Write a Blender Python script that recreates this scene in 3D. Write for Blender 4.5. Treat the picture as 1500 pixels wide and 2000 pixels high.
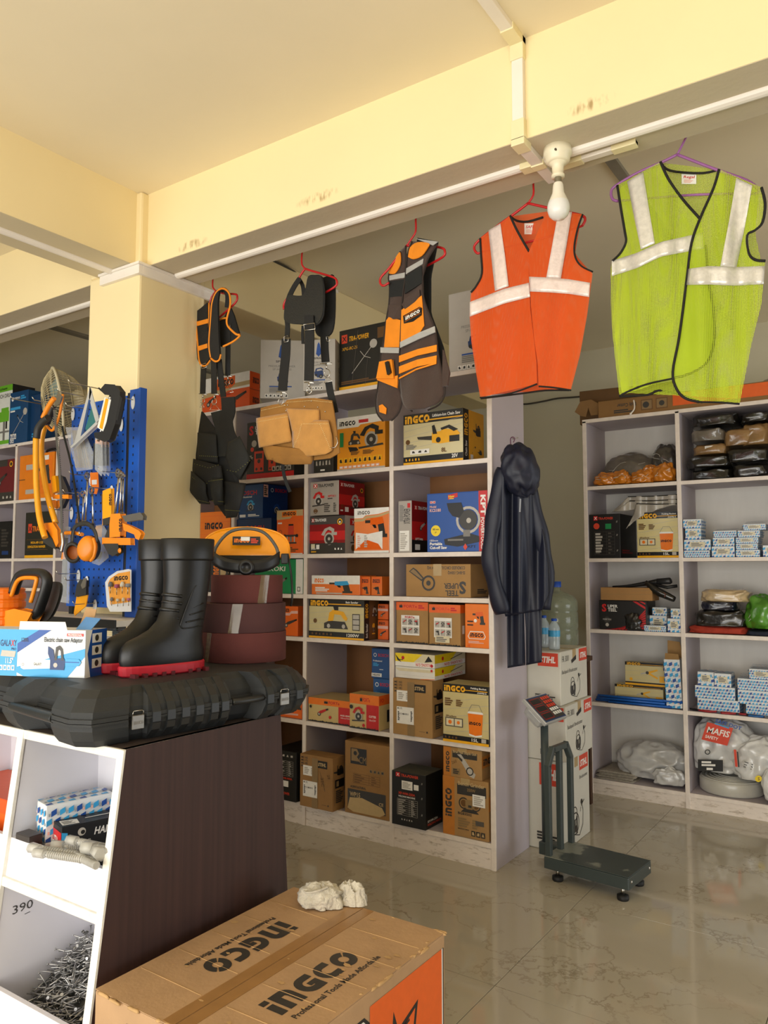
import bpy, bmesh, math, random
from mathutils import Vector, Matrix, noise
for o in list(bpy.data.objects): bpy.data.objects.remove(o, do_unlink=True)
SC = bpy.context.scene
COL = SC.collection
PI = math.pi
# ---------------------------------------------------------------- camera
FPX, CAMH = 1510.0, 1.45
YAW, PITCH = math.radians(34.2), math.atan(113/1510.0)
cam = bpy.data.cameras.new('camera'); cam.sensor_fit = 'VERTICAL'; cam.sensor_height = 36
cam.lens = FPX/2000*36; cam.clip_start = 0.02
camo = bpy.data.objects.new('camera', cam); COL.objects.link(camo)
camo.location = (0, 0, CAMH); camo.rotation_euler = (PI/2+PITCH, 0, YAW)
SC.camera = camo
# ---------------------------------------------------------------- world, daylight, exposure
w = bpy.data.worlds.new('sky'); SC.world = w; w.use_nodes = True
bg = w.node_tree.nodes['Background']; bg.inputs[0].default_value = (0.80, 0.90, 1.0, 1); bg.inputs[1].default_value = 2.0
def area(name, loc, rot, sx, sy, power, col):
    l = bpy.data.lights.new(name, 'AREA'); l.shape = 'RECTANGLE'; l.size = sx; l.size_y = sy; l.energy = power; l.color = col
    o = bpy.data.objects.new(name, l); COL.objects.link(o); o.location = loc; o.rotation_euler = rot; return o
# the open shop front behind the photographer: daylight, with sunlit paving outside throwing light up under the slab
area('shopfront_daylight', (-1.2, -2.75, 1.45), (math.radians(90), 0, 0), 8.0, 2.5, 285, (1.0, 0.95, 0.88))
area('paving_bounce', (-1.2, -3.2, 0.25), (math.radians(128), 0, 0), 8.0, 1.4, 230, (1.0, 0.92, 0.76))
# daylight through the side doorway of the rear bay
area('side_door_daylight', (3.5, 4.3, 1.15), (0, math.radians(90), 0), 2.1, 2.4, 62, (0.97, 0.98, 1.0))
vs = SC.view_settings; vs.view_transform = 'Standard'; vs.look = 'None'; vs.gamma = 1; vs.use_curve_mapping = False; vs.exposure = -0.60

# ---------------------------------------------------------------- helpers
_R = Vector((math.cos(YAW), math.sin(YAW), 0))
_F = Vector((-math.sin(YAW)*math.cos(PITCH), math.cos(YAW)*math.cos(PITCH), math.sin(PITCH)))
_U = _R.cross(_F)
def at(px, py, x=None, y=None, z=None):
    """point of the room on a plane x=, y= or z= seen at a photo pixel (survey helper)"""
    d = _F + _R*((px-750)/FPX) + _U*((1000-py)/FPX)
    t = x/d.x if x is not None else (y/d.y if y is not None else (z-CAMH)/d.z)
    return Vector((0, 0, CAMH)) + d*t
def lin(h):
    h = h.lstrip('#'); c = [int(h[i:i+2], 16)/255 for i in (0, 2, 4)]
    return [(v/12.92 if v <= .04045 else ((v+.055)/1.055)**2.4) for v in c]
_M = {}
def mat(hexc, rough=.6, metal=0, var=.07, vs=25, bump=0, bs=220, coat=0, alpha=1, trans=0, stretch=None, sheen=0, key=None):
    k = key or (hexc, rough, metal, var, vs, bump, bs, coat, alpha, trans, stretch, sheen)
    if k in _M: return _M[k]
    m = bpy.data.materials.new('m_%d' % len(_M)); m.use_nodes = True; _M[k] = m
    nt = m.node_tree; N = nt.nodes; L = nt.links; b = N['Principled BSDF']
    c = lin(hexc)
    b.inputs['Roughness'].default_value = rough; b.inputs['Metallic'].default_value = metal
    b.inputs['Coat Weight'].default_value = coat; b.inputs['Coat Roughness'].default_value = .08
    b.inputs['Alpha'].default_value = alpha; b.inputs['Transmission Weight'].default_value = trans
    if sheen: b.inputs['Sheen Weight'].default_value = sheen
    tc = N.new('ShaderNodeTexCoord'); mp = N.new('ShaderNodeMapping')
    L.new(tc.outputs['Object'], mp.inputs[0])
    if stretch: mp.inputs['Scale'].default_value = stretch
    nz = N.new('ShaderNodeTexNoise'); nz.inputs['Scale'].default_value = vs; nz.inputs['Detail'].default_value = 5
    L.new(mp.outputs[0], nz.inputs[0])
    mx = N.new('ShaderNodeMix'); mx.data_type = 'RGBA'
    mx.inputs[6].default_value = [max(0, v*(1-2*var)) for v in c]+[1]
    mx.inputs[7].default_value = [min(1, v*(1+2*var)) for v in c]+[1]
    L.new(nz.outputs[0], mx.inputs[0]); L.new(mx.outputs[2], b.inputs['Base Color'])
    if bump:
        n2 = N.new('ShaderNodeTexNoise'); n2.inputs['Scale'].default_value = bs; n2.inputs['Detail'].default_value = 4
        L.new(mp.outputs[0], n2.inputs[0])
        bp = N.new('ShaderNodeBump'); bp.inputs['Strength'].default_value = bump; bp.inputs['Distance'].default_value = .01
        L.new(n2.outputs[0], bp.inputs['Height']); L.new(bp.outputs[0], b.inputs['Normal'])
    return m

class MB:
    """collects shapes; build() links them as ONE mesh object"""
    def __init__(s): s.v = []; s.f = []; s.mi = []; s.sm = []; s.ms = []; s.T = None
    def _m(s, m):
        if m not in s.ms: s.ms.append(m)
        return s.ms.index(m)
    def add(s, vs, fs, m, smooth=False):
        o = len(s.v); i = s._m(m)
        s.v += [tuple(s.T @ Vector(p)) for p in vs] if s.T is not None else [tuple(p) for p in vs]
        for f in fs: s.f.append([a+o for a in f]); s.mi.append(i); s.sm.append(smooth)
        return s
    def box(s, x0, y0, z0, x1, y1, z1, m):
        p = [(x0,y0,z0),(x1,y0,z0),(x1,y1,z0),(x0,y1,z0),(x0,y0,z1),(x1,y0,z1),(x1,y1,z1),(x0,y1,z1)]
        return s.add(p, [(0,3,2,1),(4,5,6,7),(0,1,5,4),(1,2,6,5),(2,3,7,6),(3,0,4,7)], m)
    def prism(s, poly, a, b, m, ax='y', smooth=False):
        n = len(poly)
        def q(p, t): return (p[0], t, p[1]) if ax == 'y' else ((p[0], p[1], t) if ax == 'z' else (t, p[0], p[1]))
        vs = [q(p, a) for p in poly]+[q(p, b) for p in poly]
        s.add(vs, [list(range(n))[::-1], list(range(n, 2*n))], m)
        return s.add(vs, [(i, (i+1) % n, n+(i+1) % n, n+i) for i in range(n)], m, smooth)
    def tube(s, path, r, m, n=8, closed=False, caps=True, flat=1.0):
        P = [Vector(p) for p in path]; K = len(P); rs = r if isinstance(r, (list, tuple)) else [r]*K
        T = []
        for i in range(K):
            a = P[(i-1) % K] if (closed or i > 0) else P[0]; b = P[(i+1) % K] if (closed or i < K-1) else P[-1]
            d = b-a; T.append(d.normalized() if d.length > 1e-9 else Vector((0, 0, 1)))
        up = Vector((0, 0, 1)) if abs(T[0].z) < .9 else Vector((0, 1, 0))
        nn = T[0].cross(up).normalized(); vs = []
        for i in range(K):
            nn = (nn - T[i]*nn.dot(T[i]))
            nn = nn.normalized() if nn.length > 1e-6 else T[i].orthogonal().normalized()
            bb = T[i].cross(nn)
            for j in range(n):
                a = 2*PI*j/n; vs.append(P[i]+nn*(math.cos(a)*rs[i])+bb*(math.sin(a)*rs[i]*flat))
        fs = []
        for i in range(K if closed else K-1):
            for j in range(n):
                i2 = (i+1) % K; j2 = (j+1) % n
                fs.append((i*n+j, i*n+j2, i2*n+j2, i2*n+j))
        s.add(vs, fs, m, True)
        if caps and not closed:
            o = len(s.v)-K*n; k = s._m(m)
            s.f.append([o+j for j in range(n)][::-1]); s.mi.append(k); s.sm.append(False)
            s.f.append([o+(K-1)*n+j for j in range(n)]); s.mi.append(k); s.sm.append(False)
        return s
    def cyl(s, p0, p1, r, m, n=12, r1=None): return s.tube([p0, p1], [r, r1 if r1 is not None else r], m, n)
    def lathe(s, prof, m, c=(0, 0, 0), n=24, smooth=True, ax='z', sx=1, sy=1):
        K = len(prof); vs = []
        for (r, h) in prof:
            for j in range(n):
                a = 2*PI*j/n; x = r*math.cos(a)*sx; y = r*math.sin(a)*sy
                p = (x, y, h) if ax == 'z' else ((x, h, y) if ax == 'y' else (h, x, y))
                vs.append((p[0]+c[0], p[1]+c[1], p[2]+c[2]))
        fs = []
        for i in range(K-1):
            for j in range(n):
                j2 = (j+1) % n; fs.append((i*n+j, i*n+j2, (i+1)*n+j2, (i+1)*n+j))
        return s.add(vs, fs, m, smooth)
    def grid(s, fn, nu, nv, m, smooth=True, cu=False, cv=False):
        vs = [fn(i/(nu if cu else nu-1), j/(nv if cv else nv-1)) for j in range(nv) for i in range(nu)]
        fs = []
        for j in range(nv if cv else nv-1):
            for i in range(nu if cu else nu-1):
                i2 = (i+1) % nu; j2 = (j+1) % nv
                fs.append((j*nu+i, j*nu+i2, j2*nu+i2, j2*nu+i))
        return s.add(vs, fs, m, smooth)
    def strip(s, path, wvec, t, m, taper=None):
        """flat webbing: path of points, half width vector(s) wvec, thickness t along the path normal"""
        P = [Vector(p) for p in path]; K = len(P)
        W = [Vector(x) for x in wvec] if isinstance(wvec, list) else [Vector(wvec)]*K
        vs = []
        for i in range(K):
            d = (P[min(i+1, K-1)]-P[max(i-1, 0)]).normalized(); nn = d.cross(W[i].normalized()); nn = nn.normalized()*t/2
            vs += [P[i]-W[i]-nn, P[i]+W[i]-nn, P[i]+W[i]+nn, P[i]-W[i]+nn]
        fs = [(0, 1, 2, 3), tuple(4*(K-1)+a for a in (3, 2, 1, 0))]
        for i in range(K-1):
            for a in range(4): fs.append((4*i+a, 4*i+4+a, 4*i+4+(a+1) % 4, 4*i+(a+1) % 4))
        return s.add(vs, fs, m, False)
    def ball(s, c, r, m, n=14, sc=(1, 1, 1)):
        k = n//2+1
        return s.lathe2([(math.sin(PI*i/(k-1))*r, -math.cos(PI*i/(k-1))*r) for i in range(k)], m, c, n, sc)
    def lathe2(s, prof, m, c, n, sc):
        vs = []
        for (r, h) in prof:
            for j in range(n):
                a = 2*PI*j/n; vs.append((c[0]+r*math.cos(a)*sc[0], c[1]+r*math.sin(a)*sc[1], c[2]+h*sc[2]))
        K = len(prof)
        return s.add(vs, [(i*n+j, i*n+(j+1) % n, (i+1)*n+(j+1) % n, (i+1)*n+j) for i in range(K-1) for j in range(n)], m, True)
    def lump(s, c, size, m, seed=0, amp=.12, fr=2.2, n=26, sq=2.6, flatb=True, rz=0, ridge=False):
        """soft crumpled bundle: super-ellipsoid pushed about by noise, flat underneath"""
        cz, sz = math.cos(rz), math.sin(rz); k = n//2+2; vs = []
        e = 2/sq
        def pw(a): return math.copysign(abs(a)**e, a)
        for i in range(k):
            ph = -PI/2+PI*i/(k-1)
            for j in range(n):
                th = 2*PI*j/n
                d = Vector((pw(math.cos(ph))*pw(math.cos(th)), pw(math.cos(ph))*pw(math.sin(th)), pw(math.sin(ph))))
                q = d*fr+Vector((seed*7.3, seed*3.1, seed*1.7)); f = noise.fractal(q, .6, 2.1, 4)
                if ridge: f = .5-abs(noise.noise(q*1.3))*1.6+.35*f
                p = d*(1+amp*f); z = p.z
                if flatb: z = max(z, -.62)/1.62*2*.81+.0
                x = p.x*size[0]/2; y = p.y*size[1]/2
                zz = (z+.766)/1.77*size[2] if flatb else p.z*size[2]/2
                vs.append((c[0]+x*cz-y*sz, c[1]+x*sz+y*cz, c[2]+max(zz, 0) if flatb else c[2]+zz))
        fs = [(i*n+j, i*n+(j+1) % n, (i+1)*n+(j+1) % n, (i+1)*n+j) for i in range(k-1) for j in range(n)]
        return s.add(vs, fs, m, True)
    def build(s, name, parent=None, bevel=0, solid=0, loc=None, rot=None, sub=0, kind=None, auto=False):
        me = bpy.data.meshes.new(name); me.from_pydata(s.v, [], s.f)
        for m in s.ms: me.materials.append(m)
        me.polygons.foreach_set('material_index', s.mi); me.polygons.foreach_set('use_smooth', s.sm); me.update()
        o = bpy.data.objects.new(name, me); COL.objects.link(o)
        if parent is not None: o.parent = parent
        if loc is not None: o.location = loc
        if rot is not None: o.rotation_euler = rot
        if solid:
            d = o.modifiers.new('s', 'SOLIDIFY'); d.thickness = solid; d.offset = 0
        if sub:
            d = o.modifiers.new('u', 'SUBSURF'); d.levels = sub; d.render_levels = sub
        if bevel:
            d = o.modifiers.new('b', 'BEVEL'); d.width = bevel; d.segments = 2; d.limit_method = 'ANGLE'; d.angle_limit = .7
        if kind: o['kind'] = kind
        return o
def tag(o, label, cat, group=None):
    o['label'] = label; o['category'] = cat
    if group: o['group'] = group
    return o
def thing(name, label, cat, loc=(0, 0, 0), rz=0, group=None, rot=None):
    o = bpy.data.objects.new(name, None); o.empty_display_size = .05; COL.objects.link(o)
    o.location = loc; o.rotation_euler = rot if rot else (0, 0, rz)
    return tag(o, label, cat, group)
def struct(name, mb, **k): return mb.build(name, kind='structure', **k)
def pbox(name, parent, a, b, m, bevel=0): return MB().box(*a, *b, m).build(name, parent, bevel=bevel)
def lerp(a, b, t): return a+(b-a)*t
def pl(pts, t):
    """point at fraction t along a polyline, by index"""
    n = len(pts)-1; f = min(max(t, 0), 1)*n; i = min(int(f), n-1); f -= i
    return Vector(pts[i])*(1-f)+Vector(pts[i+1])*f
def smooth(pts, n=6, closed=False):
    """Catmull-Rom through points"""
    P = [Vector(p) for p in pts]; K = len(P); out = []
    for i in range(K if closed else K-1):
        if closed: a, b, c, d = P[(i-1) % K], P[i], P[(i+1) % K], P[(i+2) % K]
        else: a, b, c, d = P[max(i-1, 0)], P[i], P[i+1], P[min(i+2, K-1)]
        for j in range(n):
            t = j/n
            out.append(.5*((2*b)+(c-a)*t+(2*a-5*b+4*c-d)*t*t+(3*b-a-3*c+d)*t**3))
    if not closed: out.append(P[-1])
    return out
random.seed(4)

# ---------------------------------------------------------------- print: flat lettering and artwork on faces
INK = dict(k='1c1b1a', w='efece4', o='ee7a18', O='e8641a', y='f2b01e', Y='f0d21c', r='c8201f', R='8e1216', b='1b4d9c', B='12356b', g='1c8a4c',
           G='7d7a74', l='b9b3a8', d='3a3733', t='c3a878', T='8f744c', c='ddd2b0', s='9aa2a8', n='6b4a25', p='e9b7a8', m='38a0d8', v='6db52c', e='d8452a', q='2f3a22', z='57514a', a='c27a30')
def ink(c, rough=.42, coat=0): return mat(INK[c], rough, var=.05, vs=40, coat=coat, key=('ink', c, rough, coat))
_TC = {}
def tmesh(s, bold):
    k = (s, bold)
    if k in _TC: return _TC[k]
    cu = bpy.data.curves.new('t', 'FONT'); cu.body = s; cu.size = 1; cu.resolution_u = 2; cu.offset = .022 if bold == 1 else (.038 if bold == 2 else 0)
    ob = bpy.data.objects.new('t', cu); me = bpy.data.meshes.new_from_object(ob)
    V = [(v.co.x, v.co.y) for v in me.vertices]; Fs = [list(p.vertices) for p in me.polygons]
    bpy.data.objects.remove(ob); bpy.data.meshes.remove(me); bpy.data.curves.remove(cu)
    if V:
        mx = min(p[0] for p in V); V = [((x-mx)/.69, y/.69) for x, y in V]
    _TC[k] = (V, Fs, max([p[0] for p in V] or [1])); return _TC[k]
def arc(cx, cy, ro, ri, a0, a1, n=8):
    o = [(cx+ro*math.cos(math.radians(lerp(a0, a1, i/n))), cy+ro*math.sin(math.radians(lerp(a0, a1, i/n)))) for i in range(n+1)]
    return o+[(cx+ri*math.cos(math.radians(lerp(a1, a0, i/n))), cy+ri*math.sin(math.radians(lerp(a1, a0, i/n)))) for i in range(n+1)]
def logo_polys():
    """the squat five-letter maker's mark: i n g c o, height 1, width about 4.35"""
    t = .32; P = []
    P += [[(0, 0), (t, 0), (t, .66), (0, .66)], [(0, .76), (t, .76), (t, 1), (0, 1)]]
    x = .45
    P += [[(x, 0), (x+t, 0), (x+t, 1), (x, 1)], [(x+t, 1), (x+t, 1-t), (x+.5, 1-t)]+[(x+.5+.32*math.sin(a*PI/8), .36+.32*math.cos(a*PI/8)) for a in range(0, 1)]+[(x+.5, 1)],
          [(x+.5, 1)]+[(x+.5+.36*math.sin(a*PI/12), .64+.36*math.cos(a*PI/12)) for a in range(1, 7)]+[(x+.86, 0), (x+.54, 0), (x+.54, .6), (x+.5, .68)]]
    x = 1.47
    P += [arc(x+.5, .5, .5, .2, 90, 270, 10), [(x+.5, .7), (x+.93, .7), (x+.93, 1), (x+.5, 1)], [(x+.5, 0), (x+.93, 0), (x+.93, .56), (x+.46, .56), (x+.46, .34), (x+.62, .34), (x+.62, .3), (x+.5, .3)]]
    x = 2.53
    P += [arc(x+.5, .5, .5, .2, 90, 270, 10), [(x+.5, .7), (x+.86, .7), (x+.86, 1), (x+.5, 1)], [(x+.5, 0), (x+.86, 0), (x+.86, .3), (x+.5, .3)]]
    x = 3.5
    P += [arc(x+.5, .5, .5, .2, 50, 220, 10), arc(x+.5, .5, .5, .2, 230, 400, 10)]
    return P
LOGO = logo_polys()
TOOLS = {}   # pictures of tools, drawn in a box of about -1..1: list of (kind, args, ink)
TOOLS['saw'] = [('d', -.0, -.25, .62, 'l'), ('d', 0, -.25, .45, 'd'), ('d', 0, -.25, .16, 'l'), ('p', [(-.9, .15), (-.5, .75), (.1, .95), (.6, .7), (.55, .2), (.3, .1), (.28, .5), (-.1, .65), (-.35, .45), (-.55, .05)], '1'), ('p', [(-1, -.75), (.9, -.6), (.95, -.75), (-.95, -.9)], 'd'), ('r', .3, .1, .9, .4, '1')]
TOOLS['chain'] = [('p', [(-1, .12), (-.95, -.05), (-.2, -.2), (-.2, .1)], 'd'), ('p', [(-.3, -.35), (-.3, .3), (.1, .35), (.2, .5), (.85, .3), (1, .05), (.8, -.05), (.75, -.4), (.1, -.45)], '1'), ('p', [(.1, .55), (.5, .7), (.9, .35), (.7, .25), (.45, .5), (.15, .4)], 'k'), ('p', [(-.25, .2), (-.3, .75), (-.18, .8), (-.05, .2)], 'k'), ('r', .5, -.4, .95, .0, 'k'), ('d', .0, -.2, .18, 'k')]
TOOLS['drill'] = [('r', -.9, .25, -.4, .5, 'd'), ('p', [(-.45, .1), (-.45, .65), (.6, .75), (.75, .2), (.3, .05)], '1'), ('p', [(.2, .1), (.7, .2), (.85, -.7), (.35, -.8)], 'd'), ('r', .2, -1, 1, -.7, 'd'), ('p', [(-.3, .1), (.0, .1), (.1, -.2), (-.1, -.2)], 'k')]
TOOLS['grind'] = [('d', -.6, -.25, .36, 'd'), ('d', -.6, -.25, .2, 'l'), ('p', [(-.75, 0), (-.4, .35), (.55, .75), (.75, .5), (-.2, -.1)], '1'), ('p', [(.5, .72), (.95, .9), (1, .65), (.7, .48)], 'k')]
TOOLS['sand'] = [('p', [(-.9, -.7), (-.9, -.3), (-.5, -.1), (.7, -.15), (.95, -.7)], 'd'), ('p', [(-.6, -.15), (-.5, .5), (-.2, .75), (.6, .6), (.9, .1), (.8, -.1), (.6, .05), (.4, .35), (-.1, .4), (-.2, -.1)], '1'), ('d', -.55, -.5, .16, 'l'), ('d', .6, -.5, .16, 'l'), ('p', [(-.1, .7), (-.2, 1), (.2, 1), (.2, .7)], 'k')]
TOOLS['cutoff'] = [('p', [(-.85, -.95), (-.9, -.7), (.4, -.45), (.9, -.6), (.9, -.85), (-.2, -1.05)], 'k'), ('o', .35, .15, .62, .5, 'l'), ('d', .35, .15, .46, 'd'), ('d', .38, .12, .12, 'l'), ('p', [(-.75, .95), (.0, .95), (.15, .55), (-.1, .25), (-.45, .35), (-.65, .6)], 'k'), ('r', .1, -.6, .45, -.3, 'G'), ('r', -.7, -.78, .1, -.7, 'G')]
TOOLS['router'] = [('r', -.35, -.1, .35, .8, '1'), ('r', -.3, .8, .3, .95, 'k'), ('r', -.6, -.25, .6, -.05, 'd'), ('r', -.5, -.75, -.38, -.2, 'l'), ('r', .38, -.75, .5, -.2, 'l'), ('r', -.7, -.9, .7, -.75, 'd'), ('d', -.75, -.15, .16, 'k'), ('d', .75, -.15, .16, 'k'), ('r', -.12, -.7, .12, -.25, 'G')]
TOOLS['brush'] = [('l', -.85, -.85, .55, .55, .035, 'l'), ('d', .68, .7, .24, '1'), ('p', [(-1, -1), (-.65, -.8), (-.8, -.6)], 'k'), ('l', .1, .1, -.2, .45, .03, 'l'), ('l', .1, .1, .5, -.05, .03, 'l'), ('d', -.22, .48, .08, 'k')]
TOOLS['weld'] = [('r', -.55, -.9, .55, .9, '1'), ('r', -.38, .25, .38, .7, 'd'), ('d', 0, .02, .18, 'd'), ('d', -.28, -.65, .13, 'd'), ('d', .28, -.65, .13, 'd'), ('p', [(-.4, .9), (-.3, 1.1), (.3, 1.1), (.4, .9), (.28, .9), (.2, 1), (-.2, 1), (-.28, .9)], 'k')]
TOOLS['wash'] = [('p', [(-.7, .1), (-.55, .75), (.3, .9), (.75, .6), (.6, .45), (.25, .7), (-.35, .6), (-.45, .1)], 'B'), ('p', [(-.8, .25), (.6, .45), (.75, -.5), (-.2, -.75), (-.75, -.3)], '1'), ('d', .3, -.55, .32, 'k'), ('d', .3, -.55, .14, 'G'), ('d', -.5, -.3, .2, 'k')]
TOOLS['bench'] = [('r', -.6, -1, .6, -.8, '1'), ('r', -.1, -.8, .1, .3, 'G'), ('r', -.5, .2, .45, .75, '1'), ('r', -.3, .75, .4, .95, '1'), ('r', .15, -.2, .3, .2, 'k'), ('r', -.4, -.4, .5, -.3, 'G')]
TOOLS['pack'] = [('o', -.25, -.1, .52, .46, 'k'), ('o', -.3, .35, .34, .29, 'k'), ('r', -.55, -.5, -.2, .1, 'd'), ('r', -.1, -.6, .05, .2, 'k'), ('d', -.1, -.35, .16, 'd'), ('l', -.2, -.62, .3, -.75, .04, 'k'), ('l', .3, -.75, .75, -.35, .04, 'k'), ('l', .75, -.35, .8, .3, .04, 'k'), ('l', .8, .3, .6, .65, .04, 'k'), ('l', .55, .55, .95, .75, .05, 'k'), ('d', .62, .72, .12, 'k'), ('l', .5, .5, .42, .3, .04, 'k')]
TOOLS['bucket'] = [('p', [(-.6, -.9), (-.72, .55), (.72, .55), (.6, -.9), (.3, -1), (-.3, -1)], 'o'), ('p', [(-.75, .5), (-.7, .65), (.7, .65), (.75, .5)], 'w'), ('p', [(-.62, -.86), (-.6, -.98), (0, -1.08), (.6, -.98), (.62, -.86), (0, -.97)], 'w'), ('l', -.68, .62, -.35, 1.1, .03, 'G'), ('l', -.35, 1.1, .35, 1.1, .03, 'G'), ('l', .35, 1.1, .68, .62, .03, 'G'), ('g', -.48, -.25, .2, 'k')]
TOOLS['gun'] = [('p', [(-.9, .9), (-.5, .95), (.3, .0), (.9, -.6), (.75, -.95), (.3, -.8), (-.4, .2)], 'l'), ('o', .35, -.4, .36, .26, 'd'), ('p', [(-.9, .9), (-.8, .6), (-.4, .3), (-.35, .5)], 'd')]
TOOLS['bgrind'] = [('o', -.55, 0, .5, .38, 'd'), ('d', -.55, 0, .3, 'n'), ('o', .5, -.05, .5, .4, 'd'), ('d', .5, -.05, .32, 'n'), ('r', -.4, -.4, .4, .35, 'T'), ('p', [(-.8, -.75), (.8, -.75), (.5, -.45), (-.5, -.45)], 'd'), ('r', -.15, -.3, .15, -.1, 'd')]
TOOLS['bolt'] = [('p', [(-.95, .1), (-.95, -.1), (-.2, .1), (-.2, .35)], 'l'), ('p', [(-.25, .3), (.9, .75), (1, .55), (.0, .1)], '1'), ('p', [(-.25, .1), (.9, -.6), (1, -.4), (.0, .25)], '1'), ('d', -.2, .2, .22, 'd')]
def put(mb, O, U, V, N, w, h, elems, rough=.42, z0=.0004):
    """lay print elements (u, v in 0..1 of a face w by h) on a face"""
    st = [z0]
    def P(u, v, k): return O+U*u+V*v+N*k
    def poly(pts, c):
        st[0] += .00012
        mb.add([P(u, v, st[0]) for u, v in pts], [list(range(len(pts)))], ink(c, rough))
    def disc(cx, cy, r, c, n=16): poly([(cx+r*math.cos(2*PI*i/n), cy+r*math.sin(2*PI*i/n)) for i in range(n)], c)
    def ring(cx, cy, ro, ri, c, n=18):
        st[0] += .00012
        vs = [P(cx+q*math.cos(2*PI*i/n), cy+q*math.sin(2*PI*i/n), st[0]) for i in range(n) for q in (ro, ri)]
        mb.add(vs, [(2*i, 2*((i+1) % n), 2*((i+1) % n)+1, 2*i+1) for i in range(n)], ink(c, rough))
    def line(a, b, wd, c):
        d = Vector((b[0]-a[0], b[1]-a[1])); d = d.normalized() if d.length else Vector((1, 0)); q = Vector((-d.y, d.x))*wd/2
        poly([(a[0]-q.x, a[1]-q.y), (b[0]-q.x, b[1]-q.y), (b[0]+q.x, b[1]+q.y), (a[0]+q.x, a[1]+q.y)], c)
    for e in elems:
        k = e[0]
        if k == 'r': poly([(e[1]*w, e[2]*h), (e[3]*w, e[2]*h), (e[3]*w, e[4]*h), (e[1]*w, e[4]*h)], e[5])
        elif k == 'd': disc(e[1]*w, e[2]*h, e[3]*h, e[4])
        elif k == 'o': ring(e[1]*w, e[2]*h, e[3]*h, e[4]*h, e[5])
        elif k == 'p': poly([(a*w, b*h) for a, b in e[1]], e[2])
        elif k == 'l': line((e[1]*w, e[2]*h), (e[3]*w, e[4]*h), e[5]*h, e[6])
        elif k == 't':   # text: u v capheight ink [options fw width, al, rot, it, b]
            _, s, u, v, ch, c = e[:6]; op = e[6] if len(e) > 6 else {}
            Vt, Fs, tw = tmesh(s, op.get('b', 1)); H = ch*h; sx = H
            rot = math.radians(op.get('rot', 0)); along = abs(math.cos(rot))*w+abs(math.sin(rot))*h
            if 'fw' in op: sx = op['fw']*along/tw
            W = tw*sx; off = {'l': 0, 'c': -W/2, 'r': -W}[op.get('al', 'l')]
            cr, sr = math.cos(rot), math.sin(rot); it = op.get('it', 0); st[0] += .00012
            vs = []
            for x, y in Vt:
                X = x*sx+off+it*y*H; Y = y*H; vs.append(P(u*w+X*cr-Y*sr, v*h+X*sr+Y*cr, st[0]))
            mb.add(vs, Fs, ink(c, rough))
        elif k == 'g':   # maker's mark: u v height ink [rot, fw]
            _, u, v, ch, c = e[:5]; op = e[5] if len(e) > 5 else {}
            rot = math.radians(op.get('rot', 0)); cr, sr = math.cos(rot), math.sin(rot); H = ch*h
            along = abs(math.cos(rot))*w+abs(math.sin(rot))*h
            sx = op['fw']*along/4.5 if 'fw' in op else H
            for q in LOGO:
                st[0] += .00001
                poly([(u*w+(x*sx)*cr-(y*H)*sr, v*h+(x*sx)*sr+(y*H)*cr) for x, y in q], c); st[0] -= .00012
            st[0] += .00012
        elif k == 'ls':  # rows of fine print
            _, u0, v0, u1, v1, n, c = e[:7]
            for i in range(n):
                vv = lerp(v1, v0, (i+.5)/n); L = (u1-u0)*(.6+.4*((i*37+11) % 10)/10); th = (v1-v0)/n*.34
                poly([(u0*w, (vv-th)*h), ((u0+L)*w, (vv-th)*h), ((u0+L)*w, (vv+th)*h), (u0*w, (vv+th)*h)], c)
                st[0] -= .0001
            st[0] += .0001
        elif k == 'ic':  # row of small square icons with a mark in each
            _, u0, v0, u1, v1, n, c, c2 = e[:8]
            for i in range(n):
                a = lerp(u0, u1, (i+.08)/n); b = lerp(u0, u1, (i+.92)/n)
                poly([(a*w, v0*h), (b*w, v0*h), (b*w, v1*h), (a*w, v1*h)], c)
                m_ = (a+b)/2; q = (b-a)*.3
                poly([((m_-q)*w, lerp(v0, v1, .2)*h), ((m_+q)*w, lerp(v0, v1, .2)*h), ((m_+q*(.2+.8*(i % 2)))*w, lerp(v0, v1, .8)*h), ((m_-q*(1-.7*(i % 3)/2))*w, lerp(v0, v1, .75)*h)], c2)
                st[0] -= .00024
            st[0] += .0003
        elif k == 'tb':  # ruled table
            _, u0, v0, u1, v1, n, c = e[:7]
            for i in range(n+1):
                vv = lerp(v0, v1, i/n); line((u0*w, vv*h), (u1*w, vv*h), .004*h, c); st[0] -= .0001
                if i < n:
                    th = (v1-v0)/n*.3
                    for (a, b) in ((.04, .25+.2*((i*7) % 5)/5), (.68, .78+.12*((i*3) % 4)/4)):
                        a = lerp(u0, u1, a); b = lerp(u0, u1, b); poly([(a*w, (vv+th)*h), (b*w, (vv+th)*h), (b*w, (vv+2.2*th)*h), (a*w, (vv+2.2*th)*h)], c); st[0] -= .0001
            for u in (u0, lerp(u0, u1, .6), u1): line((u*w, v0*h), (u*w, v1*h), .004*h, c); st[0] -= .0001
            st[0] += .0002
        elif k == 'pic':  # tool picture: name u v half-size(of h) main ink [aspect]
            _, nm, u, v, sz, c1 = e[:6]; ax = e[6] if len(e) > 6 else 1
            S = sz*h; cx, cyy = u*w, v*h
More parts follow.
